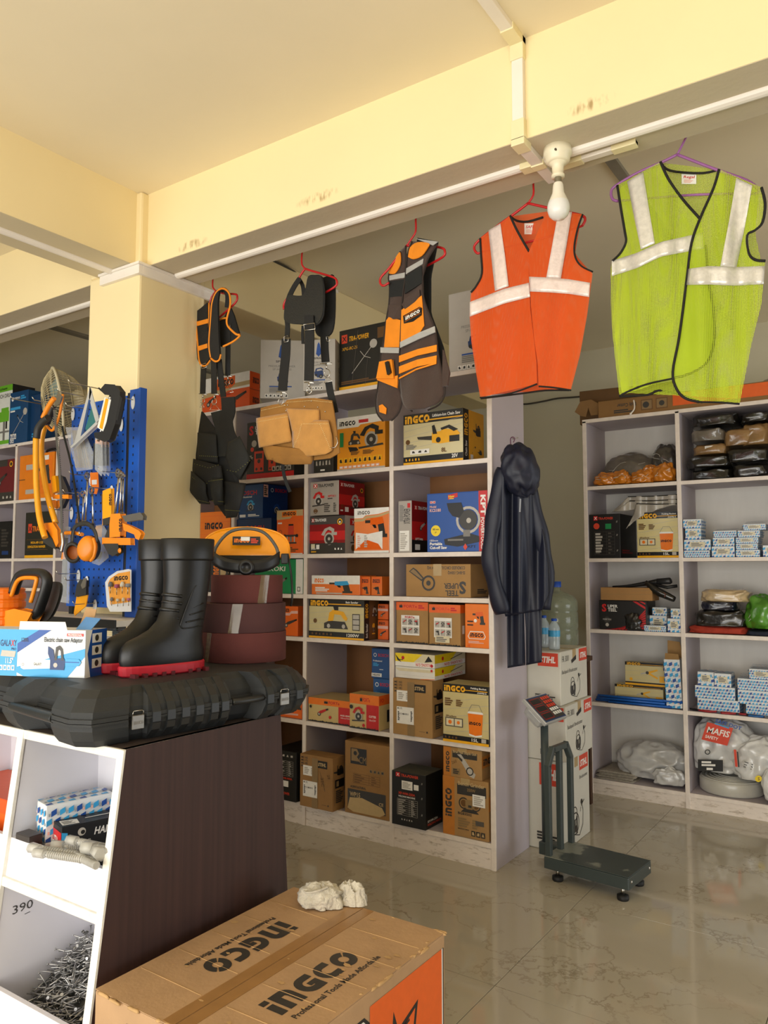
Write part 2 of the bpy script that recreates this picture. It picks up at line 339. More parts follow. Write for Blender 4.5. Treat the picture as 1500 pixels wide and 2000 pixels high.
            for t in TOOLS[nm]:
                cc = c1 if t[-1] == '1' else t[-1]
                if t[0] == 'd': disc(cx+t[1]*S*ax, cyy+t[2]*S, t[3]*S, cc)
                elif t[0] == 'o': ring(cx+t[1]*S*ax, cyy+t[2]*S, t[3]*S, t[4]*S, cc)
                elif t[0] == 'r': poly([(cx+a*S*ax, cyy+b*S) for a, b in ((t[1], t[2]), (t[3], t[2]), (t[3], t[4]), (t[1], t[4]))], cc)
                elif t[0] == 'p': poly([(cx+a*S*ax, cyy+b*S) for a, b in t[1]], cc)
                elif t[0] == 'l': line((cx+t[1]*S*ax, cyy+t[2]*S), (cx+t[3]*S*ax, cyy+t[4]*S), t[5]*S, cc)
                elif t[0] == 'g':
                    for q in LOGO: poly([(cx+(t[1]+x*t[3])*S, cyy+(t[2]+y*t[3])*S) for x, y in q], cc); st[0] -= .0001
def faceframe(w, d, h, side):
    """origin, U, V, N of a carton face; carton spans x 0+-w/2, y 0+-d/2, z 0..h"""
    if side == 'front': return Vector((-w/2, -d/2, 0)), Vector((1, 0, 0)), Vector((0, 0, 1)), Vector((0, -1, 0)), w, h
    if side == 'right': return Vector((w/2, -d/2, 0)), Vector((0, 1, 0)), Vector((0, 0, 1)), Vector((1, 0, 0)), d, h
    if side == 'left': return Vector((-w/2, d/2, 0)), Vector((0, -1, 0)), Vector((0, 0, 1)), Vector((-1, 0, 0)), d, h
    if side == 'top': return Vector((-w/2, -d/2, h)), Vector((1, 0, 0)), Vector((0, 1, 0)), Vector((0, 0, 1)), w, d
def cardboard(h='b08a58'): return mat(h, .8, var=.1, vs=9, bump=.12, bs=60, key=('card', h))
def carton(name, label, cat, c, w, d, h, base, front=(), right=(), top=(), left=(), rz=0, group=None, flaps='y', fm=None, rough=.42, tape=None, wrap=False, bev=.002):
    """a printed box: body, top flaps, artwork; c is the middle of its base"""
    t = thing(name, label, cat, c, rz, group)
    bm = base if not isinstance(base, str) else mat(base, rough, var=.05, vs=14, bump=.05, bs=30, key=('body', base, rough))
    MB().box(-w/2, -d/2, 0, w/2, d/2, h-.0015, bm).build('body', t, bevel=bev)
    fm = fm or bm
    if flaps == 'y':
        MB().box(-w/2+.001, -d/2+.001, h-.0014, -.0012, d/2-.001, h, fm).build('flap', t); MB().box(.0012, -d/2+.001, h-.0014, w/2-.001, d/2-.001, h, fm).build('flap', t)
    elif flaps == 'x':
        MB().box(-w/2+.001, -d/2+.001, h-.0014, w/2-.001, -.0012, h, fm).build('flap', t); MB().box(-w/2+.001, .0012, h-.0014, w/2-.001, d/2-.001, h, fm).build('flap', t)
    else: MB().box(-w/2+.001, -d/2+.001, h-.0014, w/2-.001, d/2-.001, h, fm).build('lid', t)
    for side, el in (('front', front), ('right', right), ('top', top), ('left', left)):
        if el: mb = MB(); put(mb, *faceframe(w, d, h, side), list(el), rough); mb.build({'front': 'front_print', 'right': 'side_print', 'left': 'side_print', 'top': 'top_print'}[side], t)
    if tape:
        tm = mat('b59a6a', .25, var=.05, key='tape'); q = MB()
        if tape == 'x': q.box(-w/2-.0006, -.025, h+.0003, w/2+.0006, .025, h+.0009, tm).box(w/2+.0002, -.025, h-.06, w/2+.0008, .025, h+.0003, tm)
        else: q.box(-.025, -d/2-.0006, h+.0003, .025, d/2+.0006, h+.0009, tm).box(-.025, -d/2-.0008, h-.06, .025, -d/2-.0002, h+.0003, tm)
        q.build('tape', t)
    return t
def cart(name, label, Y, pxl, pxr, pyt, z0, d, base, front=(), right=(), top=(), dy=0, **k):
    """carton on a shelf: front face on plane y=Y between photo columns, top edge at photo row"""
    pm = (pxl+pxr)/2; q = at(pm, pyt, y=Y); a = at(pxl, pyt, y=Y).x; b = at(pxr, pyt, y=Y).x; h = q.z-z0
    for xs, yy, Z in UNITS:
        if abs(Y-yy) < .3 and xs[0] < (a+b)/2 < xs[-1] and z0 < Z[-1]-.05:
            i = max(k for k in range(len(xs)-1) if xs[k] < (a+b)/2)
            a = max(a, xs[i]+.0145); b = min(b, xs[i+1]-.0145); j = max(k for k in range(len(Z)-1) if Z[k] < z0+.01); h = min(h, Z[j+1]-.029-z0); d = min(d, yy+.384-Y)
    return carton(name, label, k.pop('cat', 'box'), ((a+b)/2, Y+d/2, z0), b-a, d, h, base, front, right, top, **k)
UNITS = []
def fit(mb, loc, x0, x1, y0, y1, z0, z1):
    """press a soft bundle in between the boards around it"""
    mb.v = [(min(max(x, x0-loc[0]), x1-loc[0]), min(max(y, y0-loc[1]), y1-loc[1]), min(max(z, z0-loc[2]), z1-loc[2])) for x, y, z in mb.v]; return mb

# ================================================================ the setting
def paint(hexc, key, stain=None, rough=.75, var=.035, bs=9, bump=.06):
    return mat(hexc, rough, var=var, vs=1.6, bump=bump, bs=bs, key=key)
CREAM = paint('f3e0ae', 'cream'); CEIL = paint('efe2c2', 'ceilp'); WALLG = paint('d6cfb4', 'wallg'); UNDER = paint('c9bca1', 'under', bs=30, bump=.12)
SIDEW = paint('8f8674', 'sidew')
WHITE = mat('f0e8dc', .45, var=.04, vs=6, key='trunk')
# vitrified tile: beige with fine darker veins
def tile_mat():
    m = bpy.data.materials.new('tile'); m.use_nodes = True; N = m.node_tree.nodes; L = m.node_tree.links; b = N['Principled BSDF']
    g = N.new('ShaderNodeNewGeometry'); n0 = N.new('ShaderNodeTexNoise'); n0.inputs['Scale'].default_value = 3.2; n0.inputs['Detail'].default_value = 8; n0.inputs['Roughness'].default_value = .62
    L.new(g.outputs['Position'], n0.inputs[0])
    ad = N.new('ShaderNodeMix'); ad.data_type = 'VECTOR'; ad.inputs[0].default_value = .42; L.new(g.outputs['Position'], ad.inputs[4]); L.new(n0.outputs['Color'], ad.inputs[5])
    vo = N.new('ShaderNodeTexVoronoi'); vo.feature = 'DISTANCE_TO_EDGE'; vo.inputs['Scale'].default_value = 4.6; L.new(ad.outputs[1], vo.inputs[0])
    cr = N.new('ShaderNodeValToRGB'); cr.color_ramp.elements[0].position = 0; cr.color_ramp.elements[0].color = (1, 1, 1, 1); cr.color_ramp.elements[1].position = .028; cr.color_ramp.elements[1].color = (0, 0, 0, 1)
    L.new(vo.outputs['Distance'], cr.inputs[0])
    n2 = N.new('ShaderNodeTexNoise'); n2.inputs['Scale'].default_value = 2.3; n2.inputs['Detail'].default_value = 3; L.new(g.outputs['Position'], n2.inputs[0])
    mu = N.new('ShaderNodeMath'); mu.operation = 'MULTIPLY'; r2 = N.new('ShaderNodeValToRGB'); r2.color_ramp.elements[0].position = .35; r2.color_ramp.elements[1].position = .75; L.new(n2.outputs[0], r2.inputs[0]); L.new(cr.outputs[0], mu.inputs[0]); L.new(r2.outputs[0], mu.inputs[1])
    mx = N.new('ShaderNodeMix'); mx.data_type = 'RGBA'; mx.inputs[6].default_value = lin('c4bcab')+[1]; mx.inputs[7].default_value = lin('8d8069')+[1]
    L.new(mu.outputs[0], mx.inputs[0])
    n3 = N.new('ShaderNodeTexNoise'); n3.inputs['Scale'].default_value = .9; n3.inputs['Detail'].default_value = 4; L.new(g.outputs['Position'], n3.inputs[0])
    m3 = N.new('ShaderNodeMix'); m3.data_type = 'RGBA'; m3.blend_type = 'MULTIPLY'; m3.inputs[0].default_value = .5; m3.inputs[7].default_value = (.72, .7, .66, 1)
    L.new(n3.outputs[0], m3.inputs[0]); L.new(mx.outputs[2], m3.inputs[6]); L.new(m3.outputs[2], b.inputs['Base Color'])
    b.inputs['Roughness'].default_value = .07; b.inputs['IOR'].default_value = 1.52
    return m
TILE = tile_mat(); GROUT = mat('8b8067', .8, key='grout')
fl = struct('floor', MB().box(-8, -4.2, -.1, 3.6, 6.63, -.010, GROUT))
tm = MB().box(-.41+.0012, -.41+.0012, -.009, .41-.0012, .41-.0012, 0, TILE).build('tile', fl, bevel=.0008)
X0, Y0, TS = -1.265, 1.73, .82
first = True
for i in range(-7, 6):
    for j in range(-6, 6):
        x, y = X0+TS*(i+.5)+.0, Y0+TS*(j+.5)
        if not (-7.6 < x < 3.2 and -3.8 < y < 6.3): continue
        o = tm if first else tm.copy()
        if not first: COL.objects.link(o)
        o.location = (x, y, 0); first = False
HC, HB = 3.40, 3.015       # slab and beam soffit heights
struct('ceiling', MB().box(-8, -3.4, HC, 3.6, 6.63, HC+.15, CEIL))
struct('wall_back', MB().box(-8.15, 6.63, -.1, 3.75, 6.8, HC+.15, WALLG))
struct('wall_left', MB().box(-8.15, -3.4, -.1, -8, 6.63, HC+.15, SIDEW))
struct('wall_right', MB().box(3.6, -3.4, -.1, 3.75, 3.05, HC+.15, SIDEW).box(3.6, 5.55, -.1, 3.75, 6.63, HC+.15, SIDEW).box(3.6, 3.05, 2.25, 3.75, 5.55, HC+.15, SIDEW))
# lintel over the open shop front
struct('trim_1', MB().box(-8, -3.4, 2.85, 3.6, -3.1, HC, CREAM))
def stained():
    """cream emulsion with a few smudges of finger marks low on the beam face"""
    m = paint('f3e0ae', 'creamst').copy(); nt = m.node_tree; N = nt.nodes; L = nt.links; b = N['Principled BSDF']
    src = b.inputs['Base Color'].links[0].from_socket
    g = N.new('ShaderNodeNewGeometry'); sep = N.new('ShaderNodeSeparateXYZ'); L.new(g.outputs['Position'], sep.inputs[0])
    acc = None
    def mth(op, a, bb, c=None):
        n = N.new('ShaderNodeMath'); n.operation = op; n.use_clamp = False
        for i, q in enumerate((a, bb, c)):
            if q is None: continue
            if isinstance(q, (int, float)): n.inputs[i].default_value = q
            else: L.new(q, n.inputs[i])
        return n.outputs[0]
    for (px, py, rx) in ((1150, 205, .10), (620, 386, .13), (375, 478, .12)):
        p = at(px, py, y=2.53)
        dx = mth('DIVIDE', mth('SUBTRACT', sep.outputs[0], p.x), rx); dz = mth('DIVIDE', mth('SUBTRACT', mth('SUBTRACT', sep.outputs[2], p.z), mth('MULTIPLY', mth('SUBTRACT', sep.outputs[0], p.x), .02)), .028)
        r = mth('SUBTRACT', 1.0, mth('ADD', mth('MULTIPLY', dx, dx), mth('MULTIPLY', dz, dz))); r = mth('MAXIMUM', r, 0.0)
        acc = r if acc is None else mth('ADD', acc, r)
    mp = N.new('ShaderNodeMapping'); mp.inputs['Scale'].default_value = (55, 1, 20); L.new(g.outputs['Position'], mp.inputs[0])
    nz = N.new('ShaderNodeTexNoise'); nz.inputs['Scale'].default_value = 1; nz.inputs['Detail'].default_value = 2; L.new(mp.outputs[0], nz.inputs[0])
    cr = N.new('ShaderNodeValToRGB'); cr.color_ramp.elements[0].position = .44; cr.color_ramp.elements[1].position = .70; L.new(nz.outputs[0], cr.inputs[0])
    fac = mth('MULTIPLY', mth('MULTIPLY', acc, cr.outputs[0]), 1.1)
    mx = N.new('ShaderNodeMix'); mx.data_type = 'RGBA'; mx.clamp_factor = True; mx.inputs[7].default_value = lin('b09565')+[1]
    L.new(fac, mx.inputs[0]); L.new(src, mx.inputs[6]); L.new(mx.outputs[2], b.inputs['Base Color'])
    return m
BEAMM = stained()
mb = MB().box(-8, 2.53, HB+.002, 3.6, 2.85, HC, BEAMM).box(-8, 2.532, HB, 3.6, 2.848, HB+.002, UNDER); struct('beam_main', mb)  # underside skin: shade put into a greyer colour than the face
mb = MB().box(-3.55, -3.1, HB+.002, -3.237, 2.53, HC, CREAM).box(-3.548, -3.1, HB, -3.239, 2.53, HB+.002, paint('d3c5a4', 'under2')); struct('beam_cross', mb)  # cross beam underside likewise shaded by its own greyer colour
mb = MB().box(-3.55, 2.85, HB-.012, -3.237, 6.63, HC, CREAM); struct('beam_cross_rear', mb, bevel=.008)
# column with capital fillet
mb = MB().box(-3.62, 2.485, 0, -3.2, 2.93, HB, CREAM).box(-3.62, 2.485, HB, -3.2, 2.93, HC, CREAM); struct('column', mb, bevel=.012)
mb = MB().box(-3.50, 2.462, 2.955, -3.178, 2.485, 3.013, WHITE).box(-3.2, 2.485, 2.955, -3.178, 2.965, 3.013, WHITE).box(-3.502, 2.452, 3.0, -3.168, 2.485, 3.0135, WHITE).box(-3.2, 2.485, 3.0, -3.168, 2.968, 3.0135, WHITE)
struct('trim_2', mb, bevel=.002)
# cable trunking under the soffits (half-round lids)
def trunk(name, a, b, wd=.04, ht=.018):
    a, b = Vector(a), Vector(b); d = (b-a).normalized(); side = d.cross(Vector((0, 0, 1))).normalized()
    mb = MB(); pr = [(-1, 0), (-1, -.45), (-.75, -.9), (-.2, -1.1), (.3, -1), (.8, -.7), (1, -.3), (1, 0)]
    vs = [p+side*(q[0]*wd/2)+Vector((0, 0, q[1]*ht)) for p in (a, b) for q in pr]; n = len(pr)
    mb.add(vs, [(i, (i+1) % n, n+(i+1) % n, n+i) for i in range(n)]+[list(range(n))[::-1], list(range(n, 2*n))], WHITE)
    return struct(name, mb)
trunk('trim_3', (-3.165, 2.70, HB), (3.6, 2.70, HB)); trunk('trim_4', (-3.40, -3.1, HB), (-3.40, 2.46, HB)); trunk('trim_5', (-8, 2.70, HB), (-3.63, 2.70, HB))
# flat conduit with elbow covers from slab, down the beam, to the lamp
p = at(1014, 100, y=2.53); cx = p.x; CW = .022
mb = MB().box(cx-CW, -3.1, HC-.022, cx+CW, 2.53, HC, WHITE).box(cx-CW, 2.508, HB, cx+CW, 2.53, HC-.022, WHITE).box(cx-CW, 2.508, HB-.022, cx+CW, 2.85, HB, WHITE)
cd = struct('trim_6', mb, bevel=.002)
ELB = mat('efe2b4', .4, var=.03, key='elbow')
for nm, a, b in (('elbow_cover', (cx-CW-.004, 2.42, HC-.027), (cx+CW+.004, 2.531, HC+.001)), ('elbow_cover', (cx-CW-.004, 2.503, HC-.085), (cx+CW+.004, 2.531, HC)), ('elbow_cover', (cx-CW-.004, 2.503, HB-.005), (cx+CW+.004, 2.531, HB+.07)), ('elbow_cover', (cx-CW-.004, 2.503, HB-.027), (cx+CW+.004, 2.57, HB+.001)),
                 ('elbow_cover', (cx-CW-.004, 2.68, HB-.027), (cx+CW+.004, 2.72, HB+.001)), ('junction_clip', (cx-.07, 2.675, HB-.024), (cx-CW, 2.725, HB))):
    pbox(nm, cd, a, b, ELB, .002)
q = at(1110, 300, z=HB); x1 = at(1240, 268, z=HB).x; yq = 2.765
c2 = struct('trim_7', MB().box(cx+.05, yq-.016, HB-.016, x1, yq+.016, HB, WHITE), bevel=.002)
pbox('elbow_cover', c2, (x1-.09, yq-.02, HB-.02), (x1, yq+.02, HB+.001), ELB, .002); pbox('elbow_cover', c2, (cx+.06, yq-.02, HB-.02), (cx+.15, yq+.02, HB+.001), ELB, .002)
# thin conduits on the rear slab, and loose cables
GREYC = mat('8d8676', .6, key='greyc')
struct('trim_8', MB().box(-1.12, 2.85, HC-.02, -1.07, 6.63, HC, GREYC)); struct('trim_9', MB().box(-5.65, 2.85, HC-.02, -5.58, 6.63, HC, GREYC))
CABLE = mat('4a453c', .6, key='cable')
pp = [at(*q, z=HC-.012) for q in ((530, 508), (560, 522), (600, 545), (640, 563), (656, 570), (700, 595), (725, 612), (760, 632))]
cb = tag(MB().tube(smooth(pp, 5), .007, CABLE, 6).build('electric_cable'), 'grey-brown cable clipped along the rear ceiling above the tan tool pouch', 'cable')
for q in ((656, 570),):
    a = at(*q, z=HC-.012); pbox('clip', cb, (a.x-.012, a.y-.012, HC-.022), (a.x+.012, a.y+.012, HC), WHITE)
pp = [at(*q, y=6.615) for q in ((900, 800), (1000, 790), (1030, 789), (1060, 784), (1090, 778), (1130, 775), (1300, 760))]
tag(MB().tube(smooth(pp, 4), .008, CABLE, 6).build('electric_cable'), 'thin dark cable running along the rear wall left of the cartons', 'cable')
# bulb and holder under the beam
hp = Vector((cx+.093, 2.655, HB))
def bulbholder():
    t = thing('lamp_holder', 'white round ceiling lamp holder under the beam at the conduit end', 'lamp holder', hp)
    cr = mat('f0e6c8', .35, var=.03, key='bake')
    MB().lathe([(0, 0), (.052, 0), (.052, -.028), (.046, -.034), (.044, -.05), (.036, -.058), (0, -.058)], cr, n=28).build('base', t)
    MB().lathe([(.034, -.055), (.030, -.062), (.022, -.068), (.020, -.098), (.024, -.102), (.024, -.112), (0, -.112)], cr, n=24).build('socket', t)
    MB().cyl((.012, -.046, -.03), (.012, -.053, -.03), .004, mat('6d665a', .4, 1), 8).build('screw', t)
    t = thing('light_bulb', 'unlit white LED bulb hanging below the beam beside the orange vest', 'light bulb', hp+Vector((0, 0, -.112)))
    MB().lathe([(0, 0), (.013, 0), (.013, -.022), (.016, -.024)], mat('b8b0a0', .3, .9), n=18).build('cap', t)
    MB().lathe([(.016, -.022), (.019, -.03), (.022, -.06), (.034, -.088), (.037, -.095)], mat('efe8d6', .35, var=.03), n=24).build('housing', t)
    MB().lathe([(.037, -.095), (.041, -.11), (.041, -.125), (.035, -.145), (.022, -.158), (0, -.163)], mat('e9e7e2', .25, var=.02), n=24).build('globe', t)
bulbholder()
# ---------------------------------------------------------------- shelf units
LAV = mat('bbb1b6', .55, var=.05, vs=3, bump=.08, bs=25, key='lav'); EDGE = mat('e8dcd0', .5, var=.09, vs=22, bump=.1, bs=60, key='edge')
PLY = mat('83562c', .6, var=.16, vs=6, stretch=(1, 1, .12), key='ply'); BWH = mat('dedad2', .6, var=.05, vs=14, stretch=(1, 1, .2), bump=.05, key='bwh')
def dirty_edge():
    m = mat('e8dcd0', .55, var=.05, vs=8, bump=.1, bs=50, key='plinth'); nt = m.node_tree; N = nt.nodes; L = nt.links; b = N['Principled BSDF']
    src = b.inputs['Base Color'].links[0].from_socket
    nz = N.new('ShaderNodeTexNoise'); nz.inputs['Scale'].default_value = 34; nz.inputs['Detail'].default_value = 10; nz.inputs['Roughness'].default_value = .7; g = N.new('ShaderNodeNewGeometry')
    mp = N.new('ShaderNodeMapping'); mp.inputs['Scale'].default_value = (.5, 1, 2); L.new(g.outputs['Position'], mp.inputs[0]); L.new(mp.outputs[0], nz.inputs[0])
    cr = N.new('ShaderNodeValToRGB'); cr.color_ramp.elements[0].position = .52; cr.color_ramp.elements[1].position = .75; L.new(nz.outputs[0], cr.inputs[0])
    mx = N.new('ShaderNodeMix'); mx.data_type = 'RGBA'; mx.inputs[7].default_value = lin('8a7350')+[1]; L.new(cr.outputs[0], mx.inputs[0]); L.new(src, mx.inputs[6]); L.new(mx.outputs[2], b.inputs['Base Color'])
    return m
PLINTH = dirty_edge()
YM, YR = 3.485, 5.033
ZM = [.125, .585, 1.06, 1.308, 1.542, 2.012, 2.479]      # tops of the boards, main row
ZR = [.095, .587, 1.06, 1.526, 2.006, 2.461]
TB = .022
def unit(name, label, xs, Y, D, Z, backs, backm, ends):
    """open shelving: uprights with bevelled pale nosing, boards, plinth, back panels"""
    t = thing(name, label, 'shelving', ((xs[0]+xs[-1])/2, Y, 0)); ox = (xs[0]+xs[-1])/2
    top = Z[-1]
    for i, x in enumerate(xs):
        a, b = (x-TB/2, x+TB/2)
        MB().box(a-ox, .006, 0, b-ox, D, top-TB, LAV).box(a-ox-.002, -.004, 0, b-ox+.002, .006, top-TB*.5, EDGE).build('side_panel' if i in ends else 'divider', t, bevel=.002)
    for i in range(len(xs)-1):
        a, b = xs[i]+TB/2-ox, xs[i+1]-TB/2-ox
        for z in Z[:-1]:
            MB().box(a, .006, z-TB, b, D-.006, z, LAV).box(a, -.002, z-TB-.002, b, .006, z, EDGE).build('shelf_board', t, bevel=.0015)
        MB().box(a, .004, 0, b, .02, Z[0]-TB-.002, PLINTH).build('plinth', t)
        for j in range(len(Z)-1):
            if backs(i, j):
                MB().box(a-.005, D-.006, Z[j]-TB/2, b+.005, D, Z[j+1]-TB/2, backm).build('back_panel', t)
    MB().box(xs[0]-TB/2-ox, .006, top-TB, xs[-1]+TB/2-ox, D, top, LAV).box(xs[0]-TB/2-ox-.002, -.004, top-TB-.002, xs[-1]+TB/2-ox+.002, .006, top, EDGE).build('top_board', t, bevel=.0015)
    return t
XM = [-4.11, -3.518, -2.922, -2.318, -1.726]
unit('shelf_unit', 'tall pale lilac open shelf unit full of power tool boxes, centre', XM, YM, .395, ZM, lambda i, j: j < 5, PLY, (0, 4))
XL = [-7.13, -6.56, -5.99, -5.42, -4.85, -4.28]
unit('shelf_unit', 'pale lilac open shelf unit behind the pillar and pegboard, far left', XL, YM, .395, ZM[:5]+ZM[5:], lambda i, j: j < 5, LAV, (0, 5))
XR = [-1.785, -1.182, -.58, .03]
unit('shelf_unit', 'pale open shelf unit with bagged clothing and small blue boxes, right', XR, YR, .40, ZR, lambda i, j: True, BWH, (0, 3))
UNITS += [(XM, YM, ZM), (XL, YM, ZM), (XR, YR, ZR)]

# ================================================================ sloping counter on the left
CX, CT = -1.645, 1.0
LAM = mat('3a2420', .58, var=.28, vs=60, stretch=(1, 1, .02), bump=.03, bs=120, key='lam')
CW2 = mat('e6e4ea', .5, var=.035, vs=5, bump=.06, bs=20, key='cwhite'); CED = mat('efe9de', .5, var=.10, vs=40, bump=.08, bs=70, key='cedge')
ct = thing('display_counter', 'white sloping counter with dark brown woodgrain end panel, left foreground', 'counter', (CX, 1.5, 0))
def cy(z): return lerp(1.142, 1.27, z/CT)-1.5       # sloping front
side = [(1.142-1.5, 0), (1.92-1.5, 0), (1.847-1.5, CT), (1.27-1.5, CT)]
MB().prism(side, -.004, 0, LAM, ax='x').build('end_panel', ct, bevel=.0008)
MB().prism([(a+(.004 if i in (0, 3) else 0), b) for i, (a, b) in enumerate(side)], -.022, -.004, CW2, ax='x').build('end_panel_core', ct)
MB().prism([(1.142-1.506, 0), (1.142-1.5, 0), (1.27-1.5, CT), (1.27-1.506, CT)], -.024, .001, CED, ax='x').build('edge_moulding', ct, bevel=.002)
for dx in (-.45, -.93, -1.41):
    MB().prism([(1.146-1.5, 0), (1.9-1.5, 0), (1.83-1.5, CT-.022), (1.274-1.5, CT-.022)], dx-.012, dx+.010, CW2, ax='x').prism([(1.142-1.508, 0), (1.15-1.5, 0), (1.27-1.5, CT), (1.27-1.508, CT)], dx-.015, dx+.013, CED, ax='x').build('divider', ct, bevel=.002)
for i, (a, b) in enumerate(((-.44, -.022), (-.92, -.462), (-1.40, -.942))):
    for z in (.615, .14):
        MB().box(a, cy(z)+.004, z-.02, b, .015, z, CW2).build('shelf_board', ct)
        MB().prism([(cy(z-.02)-.006, z-.022), (cy(z-.02)+.006, z-.022), (cy(z)+.006, z+.002), (cy(z)-.006, z+.002)], a, b, CED, ax='x').build('shelf_moulding', ct, bevel=.002)
        zt = .715 if z > .5 else .345
        MB().prism([(cy(z)+.002, z), (cy(z)+.016, z), (cy(zt)+.016, zt), (cy(zt)+.002, zt)], a, b, CW2, ax='x').build('front_lip', ct, bevel=.001)
    MB().box(a, .010, .0, b, .020, CT-.02, CW2).build('back_panel', ct)
MB().box(-1.42, cy(CT)-.004, CT-.022, -.003, .347, CT, mat('4a3f3a', .45, var=.15, vs=30, key='ctop')).box(-1.42, cy(CT)-.008, CT-.024, .0, cy(CT)+.002, CT+.001, CED).build('top_board', ct, bevel=.002)
mb = MB(); put(mb, Vector((-.4395, 1.24-1.5, .50)), Vector((0, 1, 0)), Vector((0, 0, 1)), Vector((1, 0, 0)), .08, .03, [('t', '390', .1, .12, .75, 'd', dict(b=0, fw=.75)), ('l', .55, -.25, .75, -.2, .06, 'd')]); mb.build('handwriting', ct)
# --- boxes on the counter shelf
def tess(w, h, n=4, seed=1, cols='mbms'):
    """blue and white slanted wrapping-paper pattern"""
    R = random.Random(seed); E = []; m = max(2, int(n*w/h+.5))
    for i in range(n+1):
        for j in range(-1, m+1):
            u = (j+.5*(i % 2))/m; v = i/n; s = .62/m; q = .30/n; k = .18*h/w*.6
            a, b, c, d = (u, v-q), (u+s, v-q+.25/n), (u+s, v+q+.25/n), (u, v+q)
            P = [(min(max(x, 0.001), .999), min(max(y, .001), .999)) for x, y in (a, b, c, d)]
            if P[1][0]-P[0][0] > .02 and P[2][1]-P[1][1] > .02: E.append(('p', P, 'm' if (i+j) % 3 else 'b'))
            x0, y0 = u+s*1.12, v-q*.8
            if 0 < x0 < .93 and 0 < y0 < .9: E.append(('r', x0, y0, min(x0+.22/m, .999), min(y0+.34/n, .999), 's' if R.random() < .6 else 'p'))
    return E
def bluebox(label, c, w, d, h, rz=0, group='small blue and white patterned hardware boxes', seed=1, n=3, sticker=True, front_extra=(), base='e3e6e6'):
    fr = tess(w, h, n, seed)+([('r', .22, .3, .8, .78, 'c'), ('ls', .28, .36, .74, .72, 3, 'G')] if sticker else [])+list(front_extra)
    return carton('hardware_box', label, 'box', c, w, d, h, base, fr, tess(d, h, n, seed+1), tess(w, d, max(2, int(n*d/h)), seed+2), tess(d, h, n, seed+3), rz=rz, group=group, flaps='l')
SH = .616
p = at(82, 1574, z=.745)
a75 = math.radians(76)
def corner(px, py, z, w, d, rz, which='fl'):
    """centre of a box whose near top corner (front-left) shows at a pixel"""
    q = at(px, py, z=z); U = Vector((math.cos(rz), math.sin(rz), 0)); V = Vector((-math.sin(rz), math.cos(rz), 0))
    return q+U*(w/2)+V*(d/2)
a75 = math.radians(74); az2 = math.radians(78)
c = Vector((-2.012, 1.385, 0))
bluebox('blue and white patterned box lying under another at the back of the counter shelf', (c.x, c.y, SH), .19, .068, .085, az2, group=None, seed=4, n=3, sticker=False)
bluebox('long blue and white patterned box behind the black box on the counter shelf', (c.x, c.y, SH+.086), .19, .068, .099, az2, group=None, seed=5, n=4, sticker=False)
c = corner(111, 1606, SH+.140, .20, .08, a75)+Vector((.05, -.018, 0))
HB_ = [('t', 'HAMMER DRIVER', .97, .75, .35, 'w', dict(rot=180, fw=.7)), ('ls', .05, .1, .4, .3, 1, 'l')]
carton('tool_box', 'black box with upside down white lettering below the HAMMER box', 'box', (c.x, c.y, SH), .195, .08, .066, '17181a', front=HB_, left=[('r', .02, 0, .98, .78, 'r'), ('r', .1, .1, .3, .35, 'w')], rz=a75, flaps='l')
carton('tool_box', 'black and red cardboard box lettered HAMMER on the counter shelf', 'box', (c.x, c.y, SH+.067), .20, .08, .073, '17181a',
       front=[('t', 'HAMMER', .44, .5, .26, 'w', dict(it=.2, fw=.44)), ('d', .27, .70, .15, 'l'), ('d', .285, .68, .08, 'k'), ('r', .11, .22, .165, .40, 'r'), ('t', 'XTRA-POWER', .17, .23, .15, 'l', dict(fw=.22, it=.2)), ('p', [(0, .15), (.07, .1), (.08, .75), (.0, .8)], 'm')],
       left=[('r', 0.02, 0, .98, .78, 'r'), ('t', 'XTRA', .2, .25, .3, 'w', dict(fw=.45)), ('r', .1, .1, .3, .35, 'w')],
       top=[('p', [(.03, .15), (.25, .1), (.28, .6), (.05, .7)], 'w'), ('ls', .06, .2, .22, .6, 5, 'G'), ('ls', .38, .45, .95, .55, 1, 'w')], rz=a75, flaps='l')
carton('tool_box', 'dark red and grey cardboard box at the left edge of the counter shelf', 'box', (-2.03, 1.256, SH), .065, .04, .115, '3c3634',
       right=[('t', 'UNITS', .8, .75, .22, 'w', dict(rot=180, fw=.5)), ('ls', .3, .15, .8, .45, 2, 'l')], front=[('r', 0, 0, 1, .7, 'r'), ('r', .2, .2, .5, .5, 'w')], flaps='l')
# --- drill bits in clear ribbed tubes with hexagonal ends
CLR = mat('e9e6dc', .12, var=.03, alpha=.28, key='clr'); CLC = mat('cfccc2', .2, var=.03, alpha=.6, key='clc'); STEEL = mat('9a9a98', .28, 1, var=.1, key='steel')
def tubebit(label, a, b, r=.010):
    a, b = Vector(a), Vector(b); t = thing('drill_bit_tube', label, 'drill bit', a, group=None); d = (b-a); u = d.normalized()
    MB().tube([(0, 0, 0), d], r*.92, CLR, 12).build('tube', t)
    mb = MB(); mb.tube([Vector((0, 0, 0))-u*.004, u*.028], r*1.25, CLC, 6); mb.build('hexagonal_cap', t)
    mb = MB()
    for i in range(22): mb.cyl(u*(.04+d.length*.9*i/26), u*(.044+d.length*.9*i/26), r*1.02, CLC, 10)
    mb.build('ribs', t)
    mb = MB(); q = u.cross(Vector((0, 0, 1))).normalized(); n = u.cross(q)
    pts = [u*(.03+i*.006)+q*(math.cos(i*.9)*r*.3)+n*(math.sin(i*.9)*r*.3) for i in range(max(3, int((d.length-.05)/.006)))]
    mb.tube(pts, r*.42, STEEL, 6); mb.build('bit', t)
